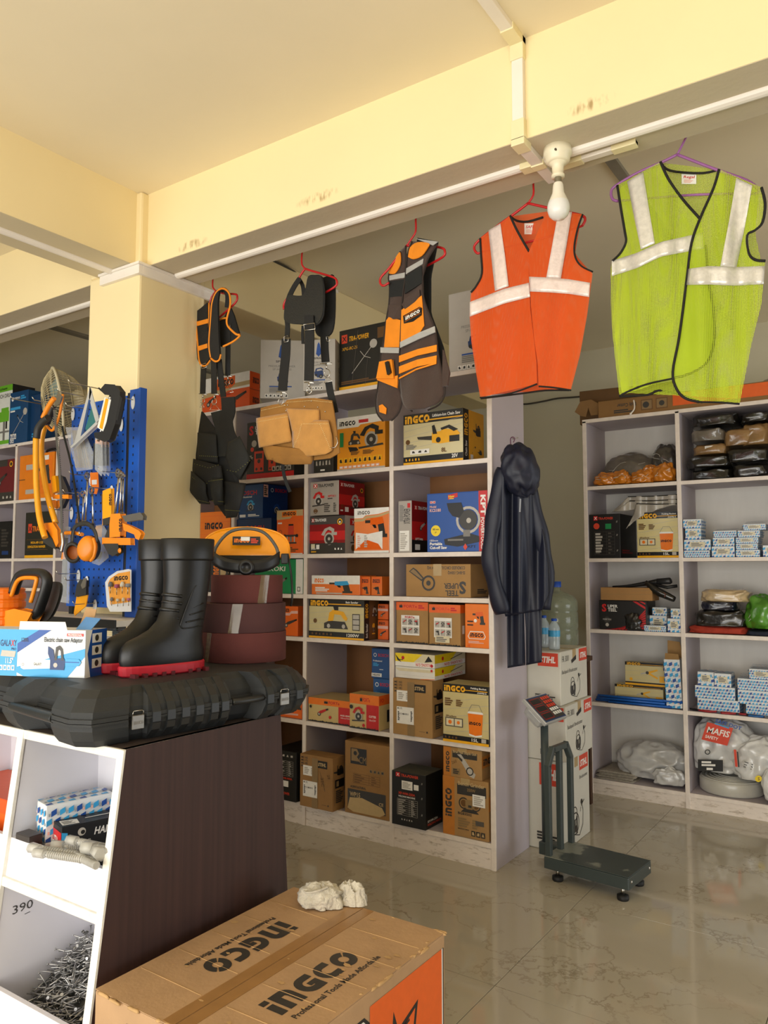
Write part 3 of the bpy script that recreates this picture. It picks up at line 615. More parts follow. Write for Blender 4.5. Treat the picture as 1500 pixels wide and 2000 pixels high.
zt = .727; N_ = [('nearest left', (60, 1656), (215, 1678)), ('second', (70, 1665), (218, 1690)), ('top', (135, 1640), (225, 1660)), ('thick upper', (165, 1655), (235, 1670)), ('short right', (195, 1668), (240, 1682)), ('lowest', (150, 1672), (225, 1702)), ('rear', (105, 1650), (220, 1655))]
LB = ['clear drill bit tube reaching furthest left over the counter lip', 'clear ribbed drill bit tube just below the furthest left one', 'clear drill bit tube lying against the black box lettering', 'thick clear drill bit tube with large hexagonal end by the panel', 'short clear drill bit tube half hidden by the counter panel edge', 'clear drill bit tube lying lowest along the counter lip', 'clear drill bit tube at the rear under the other tubes']
for (nm, a, b), L_ in zip(N_, LB):
    zz = zt+.011+{'top': .020, 'thick upper': .022, 'short right': .018}.get(nm, 0)
    A = at(*a, z=zz); B = at(*b, z=zz); d = (B-A).normalized(); B = A+d*min((B-A).length, .22); B.x = min(B.x, CX-.035)
    tubebit(L_, A, B, .0125 if nm in ('thick upper', 'short right') else .0095)
# things in the next counter bay at the very edge
carton('tool_case', 'orange and dark plastic tool case in the next counter bay', 'tool case', (-2.36, 1.40, SH), .40, .2, .16, 'e2571c', front=[('r', .0, .0, 1, .18, 'k'), ('r', .3, .3, .9, .75, 'O')], flaps='l')
carton('tool_box', 'flat blue-grey printed box under the orange case in the next counter bay', 'box', (-2.36, 1.38, .141), .40, .22, .11, '5b6478', front=[('r', .05, .2, .95, .7, 'l'), ('ls', .1, .25, .9, .6, 3, 'B')], flaps='l')
# --- nails in the bottom bin: 300 nails, the buried rest as one heap
NAIL = mat('b3b2b0', .34, .9, var=.16, vs=90, key='nail')
def nail_mb(): return MB().cyl((-.036, 0, 0), (.034, 0, 0), .0019, NAIL, 5).cyl((.034, 0, 0), (.0358, 0, 0), .0044, NAIL, 7).cyl((-.036, 0, 0), (-.040, 0, 0), .0018, NAIL, 5, .0004)
def heap(x, y):
    u = (x+2.08)/.42; v = (y-1.215)/.30
    return .175+.02+.15*math.exp(-((u-.25)**2/.35+(v-.72)**2/.30))+.05*max(0, v)+.05*u*(1-v)
nm = nail_mb().build('nail'); R = random.Random(3); first = True
for i in range(300):
    x = R.uniform(-2.045, -1.70); y = R.uniform(1.235, 1.485)
    o = nm if first else nm.copy()
    if not first: COL.objects.link(o)
    first = False
    o.location = (x, y, heap(x, y)+R.uniform(-.004, .014)); yw = R.gauss(.9, .75) if R.random() < .75 else R.uniform(0, PI)
    pit = R.gauss(.1, .28); 
    if i % 23 == 0: pit = R.uniform(.6, 1.3)*R.choice((-1, 1))
    cxx = abs(math.cos(yw)*math.cos(pit))*.04; 
    o.location.x = min(max(x, -2.072+cxx), -1.672-cxx); cyy = abs(math.sin(yw)*math.cos(pit))*.04; o.location.y = min(max(y, 1.215+cyy), 1.505-cyy)
    o.rotation_euler = (0, -pit, yw+(PI if R.random() < .5 else 0))
    tag(o, 'bright steel wire nail lying in the heap in the lowest counter bin', 'nail', 'nails heaped in the lowest counter bin')
mb = MB()
for i in range(650):
    x = R.uniform(-2.05, -1.69); y = R.uniform(1.23, 1.49); pit = R.gauss(.0, .22); yw = R.uniform(0, PI)
    cxx = abs(math.cos(yw)*math.cos(pit))*.04; cyy = abs(math.sin(yw)*math.cos(pit))*.04
    x = min(max(x, -2.072+cxx), -1.672-cxx); y = min(max(y, 1.215+cyy), 1.505-cyy)
    mb.T = Matrix.Translation((x, y, heap(x, y)-R.uniform(.003, .03))) @ Matrix.Rotation(yw, 4, 'Z') @ Matrix.Rotation(-pit, 4, 'Y')
    mb.cyl((-.038, 0, 0), (.034, 0, 0), .0019, NAIL, 4).cyl((.034, 0, 0), (.0358, 0, 0), .0042, NAIL, 5)
mb.T = None
def hs(u, v): x = lerp(-2.07, -1.675, u); y = lerp(1.218, 1.50, v); return (x, y, heap(x, y)-.022)
mb.grid(hs, 16, 14, mat('4f4e4c', .5, .7, var=.3, vs=120, key='nailbed'))
hp_ = mb.build('nail_heap', kind='stuff'); tag(hp_, 'grey mass of steel nails filling the bottom of the counter bin', 'nails')

# ================================================================ black tool cases on the counter
BLK = mat('2b2d2e', .48, var=.10, vs=20, bump=.35, bs=900, key='casep'); BLKS = mat('242627', .42, var=.08, vs=20, key='cases'); CHROME = mat('c9c6bf', .25, 1, var=.05, key='chrome')
def loft(mb, levels, m, cap0=True, cap1=True, smooth=False):
    n = len(levels[0]); vs = [p for L in levels for p in L]; fs = []
    for i in range(len(levels)-1):
        for j in range(n): fs.append((i*n+j, i*n+(j+1) % n, (i+1)*n+(j+1) % n, (i+1)*n+j))
    mb.add(vs, fs, m, smooth)
    if cap0: mb.add(levels[0], [list(range(n))[::-1]], m)
    if cap1: mb.add(levels[-1], [list(range(n))], m)
def toolcase(label, org, rz, L=.78, W=.43, H=.14):
    t = thing('tool_case', label, 'tool case', org, rz, 'black moulded tool cases on the counter')
    c = .05
    O = [(0, c), (c*.7, 0), (.135, 0), (.14, .016), (.185, .016), (.19, 0), (.46, 0), (.475, .055), (.575, .055), (.59, 0), (.635, 0), (.64, .016), (.675, .016), (.68, 0), (L-c, 0), (L, c), (L, W-c), (L-c, W), (c, W), (0, W-c), (0, W*.76), (.06, W*.70), (.06, W*.36), (0, W*.30)]
    def ring(s, z):
        mx, my = L/2, W/2; k = 1-2*s/W; kx = 1-2*s/L
        return [(mx+(x-mx)*kx, my+(y-my)*k, z) for x, y in O]
    mb = MB(); loft(mb, [ring(.034, 0), ring(.018, .018), ring(.006, .045), ring(.006, .058), ring(0, .058), ring(0, .064)], BLK); mb.build('base_shell', t, bevel=.0015)
    mb = MB(); loft(mb, [ring(0, .0655), ring(0, .076), ring(.006, .076), ring(.008, .092), ring(.03, .122), ring(.055, H)], BLK); mb.build('lid_shell', t, bevel=.0015)
    for x in (.215, .26, .305, .35, .40, .435, .60, .715):
        w = .012
        MB().prism([(.0, .045), (-.004, .048), (-.004, .058), (-.004, .074), (.006, .096), (.034, .127), (.05, .1405), (.06, .1395), (.04, .124), (.012, .092)], x-w, x+w, BLKS, ax='x').build('rib', t, bevel=.001)
        MB().prism([(.004, .052), (-.003, .045), (.002, .028), (.03, .004), (.04, .004), (.01, .045)], x-w, x+w, BLKS, ax='x').build('rib', t)
    for x in (.163, .657):
        l = MB().box(x-.017, -.001, .036, x+.017, .006, .072, mat('8d8a84', .42, .9, var=.08, key='latch')).build('latch', t, bevel=.0015)
        MB().tube([(x-.015, .004, .070), (x-.015, .001, .080), (x-.012, .003, .083), (x+.012, .003, .083), (x+.015, .001, .080), (x+.015, .004, .070)], .0012, CHROME, 6).build('wire_loop', l)
        mb = MB(); put(mb, Vector((x-.017, -.001, .036)), Vector((1, 0, 0)), Vector((0, 0, 1)), Vector((0, -1, 0)), .034, .036, [('g', .12, .35, .25, 'G', dict(fw=.8))]); mb.build('embossed_mark', l)
    y0, y1 = W*.30, W*.76
    MB().tube(smooth([(.012, y0-.01, .066), (.010, y0+.03, .066), (.010, y1-.03, .066), (.012, y1+.01, .066)], 4), .0165, BLKS, 10, flat=.8).build('handle', t)
    MB().tube(smooth([(.47, .016, .066), (.50, .010, .066), (.55, .010, .066), (.58, .016, .066)], 4), .012, BLKS, 10, flat=.8).build('side_grip', t)
    return t
P1 = at(166, 1463, z=CT+.003); az = math.radians(81.5)
ex, ey = Vector((math.cos(az), math.sin(az), 0)), Vector((-math.sin(az), math.cos(az), 0))
PO = P1-ex*.035-ey*.03; toolcase('large black plastic tool case with chrome latches under the boots', (PO.x, PO.y, CT+.001), az, L=.80, W=.53)
q = P1+ey*.53+ex*.03; toolcase('black plastic tool case at the left edge under the blue box', (q.x, q.y, CT+.001), az, L=.80, W=.53)
KT = CT+.141
# --- blue chain saw adaptor box
rz = math.radians(21); g = at(165, 1325, z=KT); U = Vector((math.cos(rz), math.sin(rz), 0)); V = Vector((-math.sin(rz), math.cos(rz), 0)); w_, d_, h_ = .40, .105, .135
c = g-U*(w_/2)+V*(d_/2)
fr = [('r', 0, 0, .44, 1, 'm'), ('p', [(.44, .0), (.44, .62), (.68, 1), (.44, 1)], 'm'), ('p', [(.44, .08), (.50, 0), (.86, 0), (1, .45), (1, .62), (.44, .2)], 'm'), ('p', [(.44, .5), (.44, .7), (.62, 1), (.72, 1)], 'b'),
      ('t', 'GALAXY', .295, .64, .13, 'B', dict(fw=.14)), ('t', 'X', .385, .64, .13, 'r', dict(fw=.03)), ('t', 'PRO', .39, .555, .05, 'B', dict(fw=.04)), ('p', [(.30, .42), (.42, .40), (.43, .53), (.31, .55)], 'l'), ('t', '11.5"', .345, .27, .11, 'w', dict(fw=.065)), ('ic', .29, .12, .425, .23, 4, 'w', 'm'),
      ('r', .85, .875, .985, .935, 'r'), ('t', 'PROFESSIONAL', .86, .885, .04, 'w', dict(fw=.115)), ('t', 'Electric chain saw Adaptor', .665, .75, .095, 'k', dict(fw=.315)), ('t', '1200.', .475, .74, .085, 'd', dict(b=0, fw=.06)),
      ('p', [(.47, .27), (.478, .18), (.50, .15), (.73, .19), (.73, .37), (.50, .36), (.478, .34)], 'w'), ('o', .495, .255, .03, .02, 'G'), ('t', 'GALAXY', .585, .245, .055, 'k', dict(fw=.065)), ('p', [(.72, .16), (.835, .16), (.845, .34), (.83, .42), (.72, .38)], 'B'), ('p', [(.70, .66), (.745, .58), (.76, .36), (.725, .34), (.70, .5)], 'B'), ('p', [(.755, .36), (.765, .64), (.795, .68), (.82, .6), (.83, .36), (.812, .36), (.805, .56), (.79, .6), (.78, .56), (.775, .36)], 'd'), ('d', .765, .26, .05, 'l'), ('p', [(.845, .25), (.955, .25), (.975, .33), (.955, .4), (.845, .4)], 'm'), ('l', .845, .33, .96, .33, .02, 'b')]
gx = carton('tool_box', 'opened blue and white electric chain saw adaptor box on the case', 'box', (c.x, c.y, KT), w_, d_, h_, 'e9ecee', front=fr,
            right=[('r', 0, 0, 1, 1, 'b'), ('p', [(0, 0), (.25, 0), (.1, .5), (.3, 1), (0, 1)], 'w')]+[e for v in (.72, .46, .18) for e in (('r', .3, v, .75, v+.2, 'w'), ('d', .52, v+.1, .07, 'd'))], rz=rz, flaps='l')
WB = mat('f2f0ea', .6, key='wb')
MB().add([(-.02, -d_/2, h_), (.14, -d_/2, h_), (.135, -d_/2-.004, h_+.024), (-.015, -d_/2-.004, h_+.024)], [(0, 1, 2, 3)], WB).build('lid_flap', gx, solid=.0015)
MB().add([(.145, -.02, h_), (.195, -.02, h_), (.20, .02, h_+.03), (.15, .02, h_+.034)], [(0, 1, 2, 3)], mat('5a8fc9', .5, key='bl5')).build('lid_flap', gx, solid=.0015)
MB().add([(.12, .03, h_), (.165, .03, h_), (.165, .05, h_+.055), (.13, .05, h_+.06)], [(0, 1, 2, 3)], cardboard('b58f63')).build('inner_flap', gx, solid=.002)
# patterned long box behind the boots
p = at(205, 1255, y=1.80); q2 = at(330, 1240, y=1.80)
bluebox('long blue and white patterned box behind the boots on the counter', (at(238, 1240, y=1.72).x, 1.74, KT+.001), .34, .09, .072, math.radians(14), group=None, seed=9, n=5, sticker=False)
# --- rubber boots
RUB = mat('0e0e0e', .40, var=.1, vs=12, bump=.03, bs=60, key='rub'); RED = mat('b51b2c', .45, var=.08, key='redsole')
def boot(label, heel, yaw):
    t = thing('rubber_boot', label, 'boot', heel, yaw, 'pair of black rubber boots')
    S = [(.030, .200, -.072, .046), (.045, .205, -.075, .049), (.065, .204, -.074, .049), (.085, .198, -.070, .048), (.100, .180, -.068, .047), (.113, .145, -.068, .046), (.130, .110, -.069, .045), (.155, .083, -.072, .045), (.19, .068, -.076, .048), (.23, .060, -.080, .052), (.28, .058, -.085, .056), (.33, .061, -.088, .059), (.345, .062, -.089, .060)]
    def sl(s, n=30):
        z, f, b, w = s; out = []
        for j in range(n):
            a = 2*PI*j/n; ca, sa = math.cos(a), math.sin(a); cx_ = (f+b)/2; rx = (f-b)/2
            out.append((cx_+rx*math.copysign(abs(ca)**.85, ca), w*(1-.12*ca)*math.copysign(abs(sa)**.85, sa), z))
        return out
    mb = MB(); loft(mb, [sl(s) for s in S], RUB, True, False, True); mb.build('shaft', t)
    C = [(.336, .060, -.087, .058), (.338, .0675, -.0945, .0655), (.344, .068, -.095, .066), (.40, .0695, -.0965, .0675), (.404, .067, -.094, .065), (.40, .060, -.087, .058), (.36, .058, -.085, .056)]
    mb = MB(); loft(mb, [sl(s) for s in C], RUB, False, False, True); loft(mb, [sl((.36, .058, -.085, .056)), sl((.359, .03, -.05, .03))], mat('0c0c0c', .8, key='dark'), False, True); mb.build('cuff', t)
    mb = MB(); loft(mb, [sl((.0, .198, -.072, .046)), sl((.004, .204, -.077, .050)), sl((.026, .207, -.078, .051)), sl((.031, .204, -.075, .049))], RED); so = mb.build('sole', t)
    mb = MB()
    for i in range(9):
        x = -.06+i*.03
        if .01 < x < .06: continue
        mb.box(x-.006, -.0525, -.001, x+.006, .0525, .010, mat('5c0f18', .6, key='tread'))
    mb.build('tread', so)
    mb = MB()
    for i in range(6):
        z = .118+i*.022; f = [s for s in S if s[0] >= z][0]; pts = []
        for k in range(9):
            a = math.radians(lerp(-58, 58, k/8)); cx_ = (f[1]+f[2])/2; rx = (f[1]-f[2])/2; pts.append((cx_+(rx+.0)*math.cos(a)+.001, f[3]*.92*math.sin(a), z-.006+.012*math.cos(a)))
        mb.tube(pts, .006, RUB, 6)
    mb.build('instep_ridges', t)
    for sg in (-1, 1):
        mb = MB(); mb.tube(smooth([(-.02, sg*.052, .26), (-.005, sg*.0525, .25), (.03, sg*.045, .155), (.032, sg*.044, .14), (.02, sg*.0465, .132), (-.04, sg*.0465, .135)], 4), .0022, RUB, 6)
        for k in range(3): mb.tube([(.015-.012*k, sg*.0475, .15+.022*k), (-.045, sg*.048, .158+.024*k)], .002, RUB, 5)
        mb.build('side_relief', t)
a_ = at(236, 1324, z=KT); b_ = at(395, 1306, z=KT); dd = (a_-b_); yaw = math.atan2(dd.y, dd.x)
un = dd.normalized(); hl = b_+un*.078
print('boot len', dd.length)
boot('black rubber boot with red sole, nearer of the pair', (hl.x, hl.y, KT+.001), yaw)
sd = Vector((un.y, -un.x, 0)); sd = sd if sd.x < 0 else -sd
h2 = hl+sd*.128-un*.0; boot('black rubber boot with red sole, rear one beside the blue box', (h2.x, h2.y, KT+.001), yaw+.07)
# --- sanding belts
BELT = mat('5b2a26', .85, var=.14, vs=8, bump=.25, bs=700, key='belt'); BELT2 = mat('4a2a29', .85, var=.14, vs=8, bump=.25, bs=700, key='belt2'); PTAPE = mat('8a7a60', .12, var=.25, vs=40, coat=.6, alpha=.55, key='ptape')
f_ = at(475, 1297, z=KT); dv = Vector((f_.x, f_.y, 0)).normalized(); rb = .146; cc = f_+dv*rb
def belt(label, c, r, h, m, ta, tape):
    t = thing('sanding_belt_roll', label, 'sanding belt', c, 0, 'stacked rolls of sanding belt')
    n = 56; prof = [(r-.03, 0), (r, 0), (r+.0008, .001), (r+.0008, h-.001), (r, h), (r-.03, h), (r-.03, 0)]
    MB().lathe(prof, m, n=n, smooth=False).build('belt', t); o = t.children[0]
    for p_ in o.data.polygons: p_.use_smooth = abs(p_.normal.z) < .3
    mb = MB()
    for k in range(9): 
        a0 = ta+k*tape/9; a1 = a0+tape/9; rr = r+.0016
        mb.add([(rr*math.cos(a0+.1), rr*math.sin(a0+.1), h), (rr*math.cos(a1+.1), rr*math.sin(a1+.1), h), (rr*math.cos(a1), rr*math.sin(a1), 0), (rr*math.cos(a0), rr*math.sin(a0), 0)], [(0, 1, 2, 3)], PTAPE)
    mb.build('clear_tape', t)
av = math.atan2(-dv.y, -dv.x)
belt('red-brown sanding belt roll, bottom of the stack of three', (cc.x, cc.y, KT+.001), rb, .098, BELT, av-1.05, .16)
belt('dark maroon sanding belt roll with shiny tape, middle of the stack', (cc.x-.002, cc.y, KT+.1), rb-.001, .096, BELT2, av-.35, .24)
belt('red-brown sanding belt roll, top of the stack under the face shield', (cc.x+.008, cc.y+.006, KT+.197), rb*.84, .094, BELT, av+.28, .26)
# --- face shield sitting on the belts
FS = 1.24
ft = thing('face_shield', 'yellow brow face shield with black ratchet headgear on the sanding belts', 'face shield', (cc.x+.005, cc.y+.003, KT+.2925), av+PI/2); ft.scale = (FS, FS, FS)
YEL = mat('f29a12', .25, var=.05, coat=.4, key='yelp'); BPL = mat('1a1a1b', .42, var=.08, key='bpl')
# local -y faces the camera; brow visor arches behind, headband in front
def brow(u, v):
    a = lerp(-PI*.04, PI*1.04, u); r = lerp(.115, .122, v)
    return (r*math.cos(a)*1.02, .055*math.sin(a)+.03*v+.02, .052+lerp(.0, .092, v)*(math.sin(a)**.5 if math.sin(a) > 0 else 0)-.005)
MB().grid(brow, 33, 8, YEL).build('brow_visor', ft, solid=.003)
MB().tube([brow(i/32, 1) for i in range(33)], .003, YEL, 6).build('visor_rim', ft)
def band(u, v):
    a = lerp(PI*1.0, PI*2.0, u); return (.093*math.cos(a), .052*math.sin(a)+.01, lerp(.0, .036, v)+.026*abs(math.cos(a))**3+.004)
MB().grid(band, 33, 4, BPL).build('headband', ft, solid=.004)
MB().grid(lambda u, v: (.09*math.cos(PI*u), .045*math.sin(PI*u)+.012, lerp(.03, .055, v)), 25, 3, mat('0f0f10', .7, key='pad')).build('brow_pad', ft, solid=.008)
MB().lathe([(.022, 0), (.022, -.012), (.019, -.016), (.012, -.016), (.011, -.013), (.0, -.013)], BPL, (0, -.044, .020), 20, ax='y').build('ratchet_knob', ft)
MB().tube(smooth([(-.088, .0, .04), (-.085, .0, .075), (-.05, .0, .118), (0, .0, .13), (.05, .0, .118), (.085, .0, .075), (.088, .0, .04)], 5), .0045, mat('55524c', .5, key='gband'), 6, flat=.5).build('crown_strap', ft)
for s in (-1, 1): MB().box(s*.108-.010, .004, .03, s*.108+.010, .024, .06, BPL).build('pivot', ft, bevel=.003)
mb = MB(); put(mb, Vector((-.04, .068, .085)), Vector((1, 0, 0)), Vector((0, .2, 1)).normalized(), Vector((0, -1, .2)).normalized(), .08, .026, [('r', 0, 0, 1, 1, 'k'), ('g', .06, .3, .45, 'o', dict(fw=.55)), ('r', .3, .5, .62, .95, 'w'), ('ls', .66, .2, .95, .8, 3, 'e')]); mb.build('maker_label', ft)
RIMB = mat('1d1c1b', .3, key='rimb')
MB().tube(smooth([(-.118, .03, .06), (-.128, .02, .0), (-.133, .01, -.07), (-.13, .0, -.105), (-.122, -.01, -.09)], 5), .003, RIMB, 6).build('shield_edge', ft)
MB().tube(smooth([(.118, .03, .06), (.128, .02, .0), (.131, .01, -.06), (.128, .02, -.09)], 5), .003, RIMB, 6).build('shield_edge', ft)

# ================================================================ large carton in front, with a rag
BZ = .49; A = at(868, 1822, z=BZ); B_ = at(578, 1732, z=BZ); D_ = at(182, 1930, z=BZ)
bx0, bx1, by0, by1 = max((B_.x+D_.x)/2, CX+.012), A.x, D_.y, (A.y+B_.y)/2
BW, BD = bx1-bx0, by1-by0
KR = cardboard('b5916a')
def ct_u(px, py): q = at(px, py, z=BZ); return ((q.x-bx0)/BW, (q.y-by0)/BD)
u1, v1 = ct_u(560, 1978); u1b, v1b = ct_u(725, 1880); u2, v2 = ct_u(552, 1808); u2b, v2b = ct_u(378, 1893)
tape2 = 'T'
bigtop = [('g', .81, v1-.02, .135*BW/BD, 'd', dict(rot=90, fw=v1b-v1+.03)), ('t', 'Professional Tools Made Affordable', .875, v1-.01, .030*BW/BD, 'd', dict(rot=90, fw=v1b-v1+.06)),
          ('g', .225, v2+.02, .135*BW/BD, 'd', dict(rot=-90, fw=v2-v2b)), ('t', 'Professional Tools Made Affordable', .165, v2+.03, .030*BW/BD, 'd', dict(rot=-90, fw=v2-v2b+.03))]
bigright = [('p', [(.30, .30), (.50, .30), (.50, .86), (.47, .90), (.30, .90)], 'k'), ('p', [(.31, .31), (.49, .31), (.49, .85), (.465, .885), (.31, .885)], 'w'), ('p', [(.315, .32), (.485, .32), (.485, .84), (.46, .875), (.315, .875)], 'O'),
            ('p', [(.50, .50), (.965, .50), (.985, .53), (.985, .93), (.50, .93)], 'k'), ('p', [(.50, .51), (.96, .51), (.978, .535), (.978, .93), (.50, .93)], 'w'), ('p', [(.50, .52), (.955, .52), (.97, .545), (.97, .93), (.50, .93)], 'O'),
            ('t', 'CS', .33, .45, .22, 'k', dict(fw=.15, b=2)), ('p', [(.48, .30), (.50, .62), (.56, .66), (.62, .62), (.64, .82), (.67, .72), (.80, .78), (.73, .30)], 'k'), ('p', [(.50, .32), (.515, .6), (.56, .635), (.63, .6), (.645, .76), (.67, .69), (.78, .75), (.715, .32)], 'O')]+[('l', .5+.03*k, .33, .55+.04*k, .62, .012, 'k') for k in range(5)]+[('l', .5, .36+.07*k, .74, .40+.08*k, .012, 'k') for k in range(5)]+[('t', 'TS15008', .35, .1, .1, 'k', dict(fw=.4))]
bigfront = [('p', [(.22, .42), (.78, .42), (.82, .5), (.82, .86), (.78, .92), (.22, .92), (.18, .86), (.18, .5)], 'z'), ('p', [(.23, .44), (.77, .44), (.8, .51), (.8, .85), (.77, .9), (.23, .9), (.2, .85), (.2, .51)], 't'), ('g', .28, .55, .2, 'd', dict(fw=.45))]
bt = carton('shipping_carton', 'large worn brown cardboard carton with black and orange printing, front', 'carton', ((bx0+bx1)/2, (by0+by1)/2, 0), BW, BD, BZ, KR, front=bigfront, right=bigright, top=bigtop, flaps='y', bev=.006)
TP = mat('a07748', .3, var=.12, vs=14, key='btape')
MB().box(-.035, -BD/2+.004, BZ+.0004, -.0015, BD/2-.004, BZ+.0012, TP).box(.0015, -BD/2+.004, BZ+.0004, .035, BD/2-.004, BZ+.0012, TP).box(-.035, -BD/2-.0075, BZ-.12, .035, -BD/2-.0065, BZ-.002, TP).build('tape', bt)
R = random.Random(8); mb = MB()
TORN = cardboard('c09a68')
for k in range(26):
    u, v = R.uniform(-.46, .46), R.uniform(-.47, .47); s = R.uniform(.004, .013); a = R.uniform(0, 6.3)
    mb.add([(u*BW+s*math.cos(a+i*1.26)*R.uniform(.5, 1.5), v*BD+s*math.sin(a+i*1.26)*R.uniform(.3, .8), BZ+.0013) for i in range(5)], [(0, 1, 2, 3, 4)], TORN)
for k in range(5):
    x = lerp(-.33, .33, k/4)*BD
    for sg in (-1, 1):
        mb.tube([(sg*.04, x, BZ+.0002), (sg*BW*.48, x+.004, BZ+.0002)], .0012, TORN, 4)
for k in range(14): mb.lump((BW/2+R.uniform(-.012, .004), R.uniform(-.1, .5)*BD, BZ-.006), (.008, R.uniform(.015, .05), .007), TORN, k, .4, 3, 8)
for k in range(12): mb.lump((R.uniform(-.5, .5)*BW, (BD/2 if k % 2 else -BD/2)+R.uniform(-.006, .003), BZ-.006), (R.uniform(.015, .05), .008, .007), TORN, k+30, .4, 3, 8)
mb.build('torn_paper', bt, kind='stuff')
q = at(628, 1770, z=BZ)
rg = thing('rag', 'crumpled off-white cotton rag lying on the large carton', 'rag', (q.x, q.y+.01, BZ+.002), .3)
RAG = mat('cfc6b2', .9, var=.2, vs=18, bump=.5, bs=160, sheen=.3, key='rag')
def ragfn(sx, sy, h, seed, am):
    def f(u, v):
        a = 2*PI*u; r = v; q = Vector((r*math.cos(a)*1.5+seed, r*math.sin(a)*1.5, seed*.7)); k = 1+.22*noise.noise(q*1.4)
        rid = 1-2*abs(noise.noise(q*1.25+Vector((3, 1, 0)))); rid2 = 1-2*abs(noise.noise(q*2.6))
        z = h*(max(0, 1-r**2.6)**.6)*(.72+am*.45*rid+am*.18*rid2)
        return (sx*r*k*math.cos(a)+.012*rid2*r, sy*r*k*math.sin(a)+.010*rid*r, max(z, .001))
    return f
MB().lump((-.012, -.005, 0), (.115, .095, .058), RAG, 3, .26, 1.7, 48, 2.2).grid(ragfn(.05, .044, .062, 5, .5), 60, 24, RAG, cu=True).build('cloth_body', rg)
rf_ = MB().grid(ragfn(.046, .032, .052, 8, .9), 64, 26, RAG, cu=True).build('loose_fold', rg); rf_.location = (.068, .028, 0)
MB().tube(smooth([(-.05, -.03, .045), (-.03, -.055, .05), (.0, -.05, .056), (.02, -.02, .058)], 5), .003, RAG, 5).build('hem', rg)

# ================================================================ garments hung behind the beam
YH = 2.905
def atw(px, py, w): return Vector((0, 0, CAMH))+(_F+_R*((px-750)/FPX)+_U*((1000-py)/FPX))*w
def crop(x0, y0, s): return lambda p: (x0+p[0]/s, y0+p[1]/s)
def resample(pts, n):
    P = [Vector((p[0], p[1])) for p in pts]; d = [0]
    for a, b in zip(P, P[1:]): d.append(d[-1]+(b-a).length)
    out = []; k = 0
    for i in range(n):
        t = d[-1]*i/(n-1)
        while k < len(P)-2 and d[k+1] < t: k += 1
        f = (t-d[k])/max(1e-9, d[k+1]-d[k]); out.append(P[k].lerp(P[k+1], min(max(f, 0), 1)))
    return out
def sm2(pts, n=4): return [(p.x, p.y) for p in smooth([(a, b, 0) for a, b in pts], n)]
def patch(mb, L, R, Q, m, nr=40, nc=16):
    """cloth between two edge lines (photo points), laid in space by Q"""
    l, r = resample(L, nr), resample(R, nr)
    def fn(u, v):
        j = min(int(round(v*(nr-1))), nr-1); p = l[j].lerp(r[j], u); return Q(p.x, p.y)
    return mb.grid(fn, nc, nr, m)
def slab(mb, pts, Q, m, t=.004, out=None):
    """flat piece with thickness following Q; out = vector towards the viewer"""
    out = out or Vector((0, -1, 0)); n = len(pts)
    a = [Q(*p) for p in pts]; f = [p+out*t for p in a]
    return mb.add(f+a, [list(range(n)), list(range(n, 2*n))[::-1]]+[(i, (i+1) % n, n+(i+1) % n, n+i) for i in range(n)], m)
def edge(mb, pts, Q, r, m, n=6, off=.0, sm=4): return mb.tube([Q(*p)+Vector((0, -off, 0)) for p in (sm2(pts, sm) if sm else pts)], r, m, n)
def web(mb, pts, wpx, Q, m, t=.003, out=None):
    """webbing strap along photo points, width in photo pixels"""
    pp = sm2(pts, 3) if len(pts) > 2 else pts; l = []; r = []
    for i, p in enumerate(pp):
        a = Vector(pp[max(i-1, 0)]); b = Vector(pp[min(i+1, len(pp)-1)]); d = (b-a).normalized(); q = Vector((-d.y, d.x))*wpx/2
        l.append((p[0]-q.x, p[1]-q.y)); r.append((p[0]+q.x, p[1]+q.y))
    out = out or Vector((0, -1, 0)); n = len(pp)
    A = [Q(*p) for p in l]; B = [Q(*p) for p in r]; vs = [p for i in range(n) for p in (A[i], B[i], B[i]+out*t, A[i]+out*t)]
    fs = [(0, 1, 2, 3), tuple(4*(n-1)+k for k in (3, 2, 1, 0))]+[(4*i+k, 4*i+4+k, 4*i+4+(k+1) % 4, 4*i+(k+1) % 4) for i in range(n-1) for k in range(4)]
    return mb.add(vs, fs, m)
def meshcloth(hexc, key, hole=.35, pitch=900.0, rough=.75):
    """open knitted polyester: tiny holes, light glows through a little"""
    m = mat(hexc, rough, var=.05, vs=6, key=key); nt = m.node_tree; N = nt.nodes; L = nt.links; b = N['Principled BSDF']; out = N['Material Output']
    tc = N['Texture Coordinate'] if 'Texture Coordinate' in N else [n for n in N if n.type == 'TEX_COORD'][0]
    sp = N.new('ShaderNodeSeparateXYZ'); L.new(tc.outputs['Object'], sp.inputs[0])
    def mth(op, a, c):
        n = N.new('ShaderNodeMath'); n.operation = op
        for i, q in enumerate((a, c)):
            if isinstance(q, (int, float)): n.inputs[i].default_value = q
            elif q is not None: L.new(q, n.inputs[i])
        return n.outputs[0]
    a = mth('SINE', mth('MULTIPLY', mth('ADD', sp.outputs[0], sp.outputs[2]), pitch), None); c = mth('SINE', mth('MULTIPLY', mth('SUBTRACT', sp.outputs[0], sp.outputs[2]), pitch), None)
    g = mth('GREATER_THAN', mth('MULTIPLY', a, c), hole)
    tr = N.new('ShaderNodeBsdfTransparent'); tl = N.new('ShaderNodeBsdfTranslucent'); tl.inputs[0].default_value = lin(hexc)+[1]
    m1 = N.new('ShaderNodeMixShader'); m1.inputs[0].default_value = .35; L.new(b.outputs[0], m1.inputs[1]); L.new(tl.outputs[0], m1.inputs[2])
    m2 = N.new('ShaderNodeMixShader'); L.new(g, m2.inputs[0]); L.new(m1.outputs[0], m2.inputs[1]); L.new(tr.outputs[0], m2.inputs[2]); L.new(m2.outputs[0], out.inputs[0])
    return m
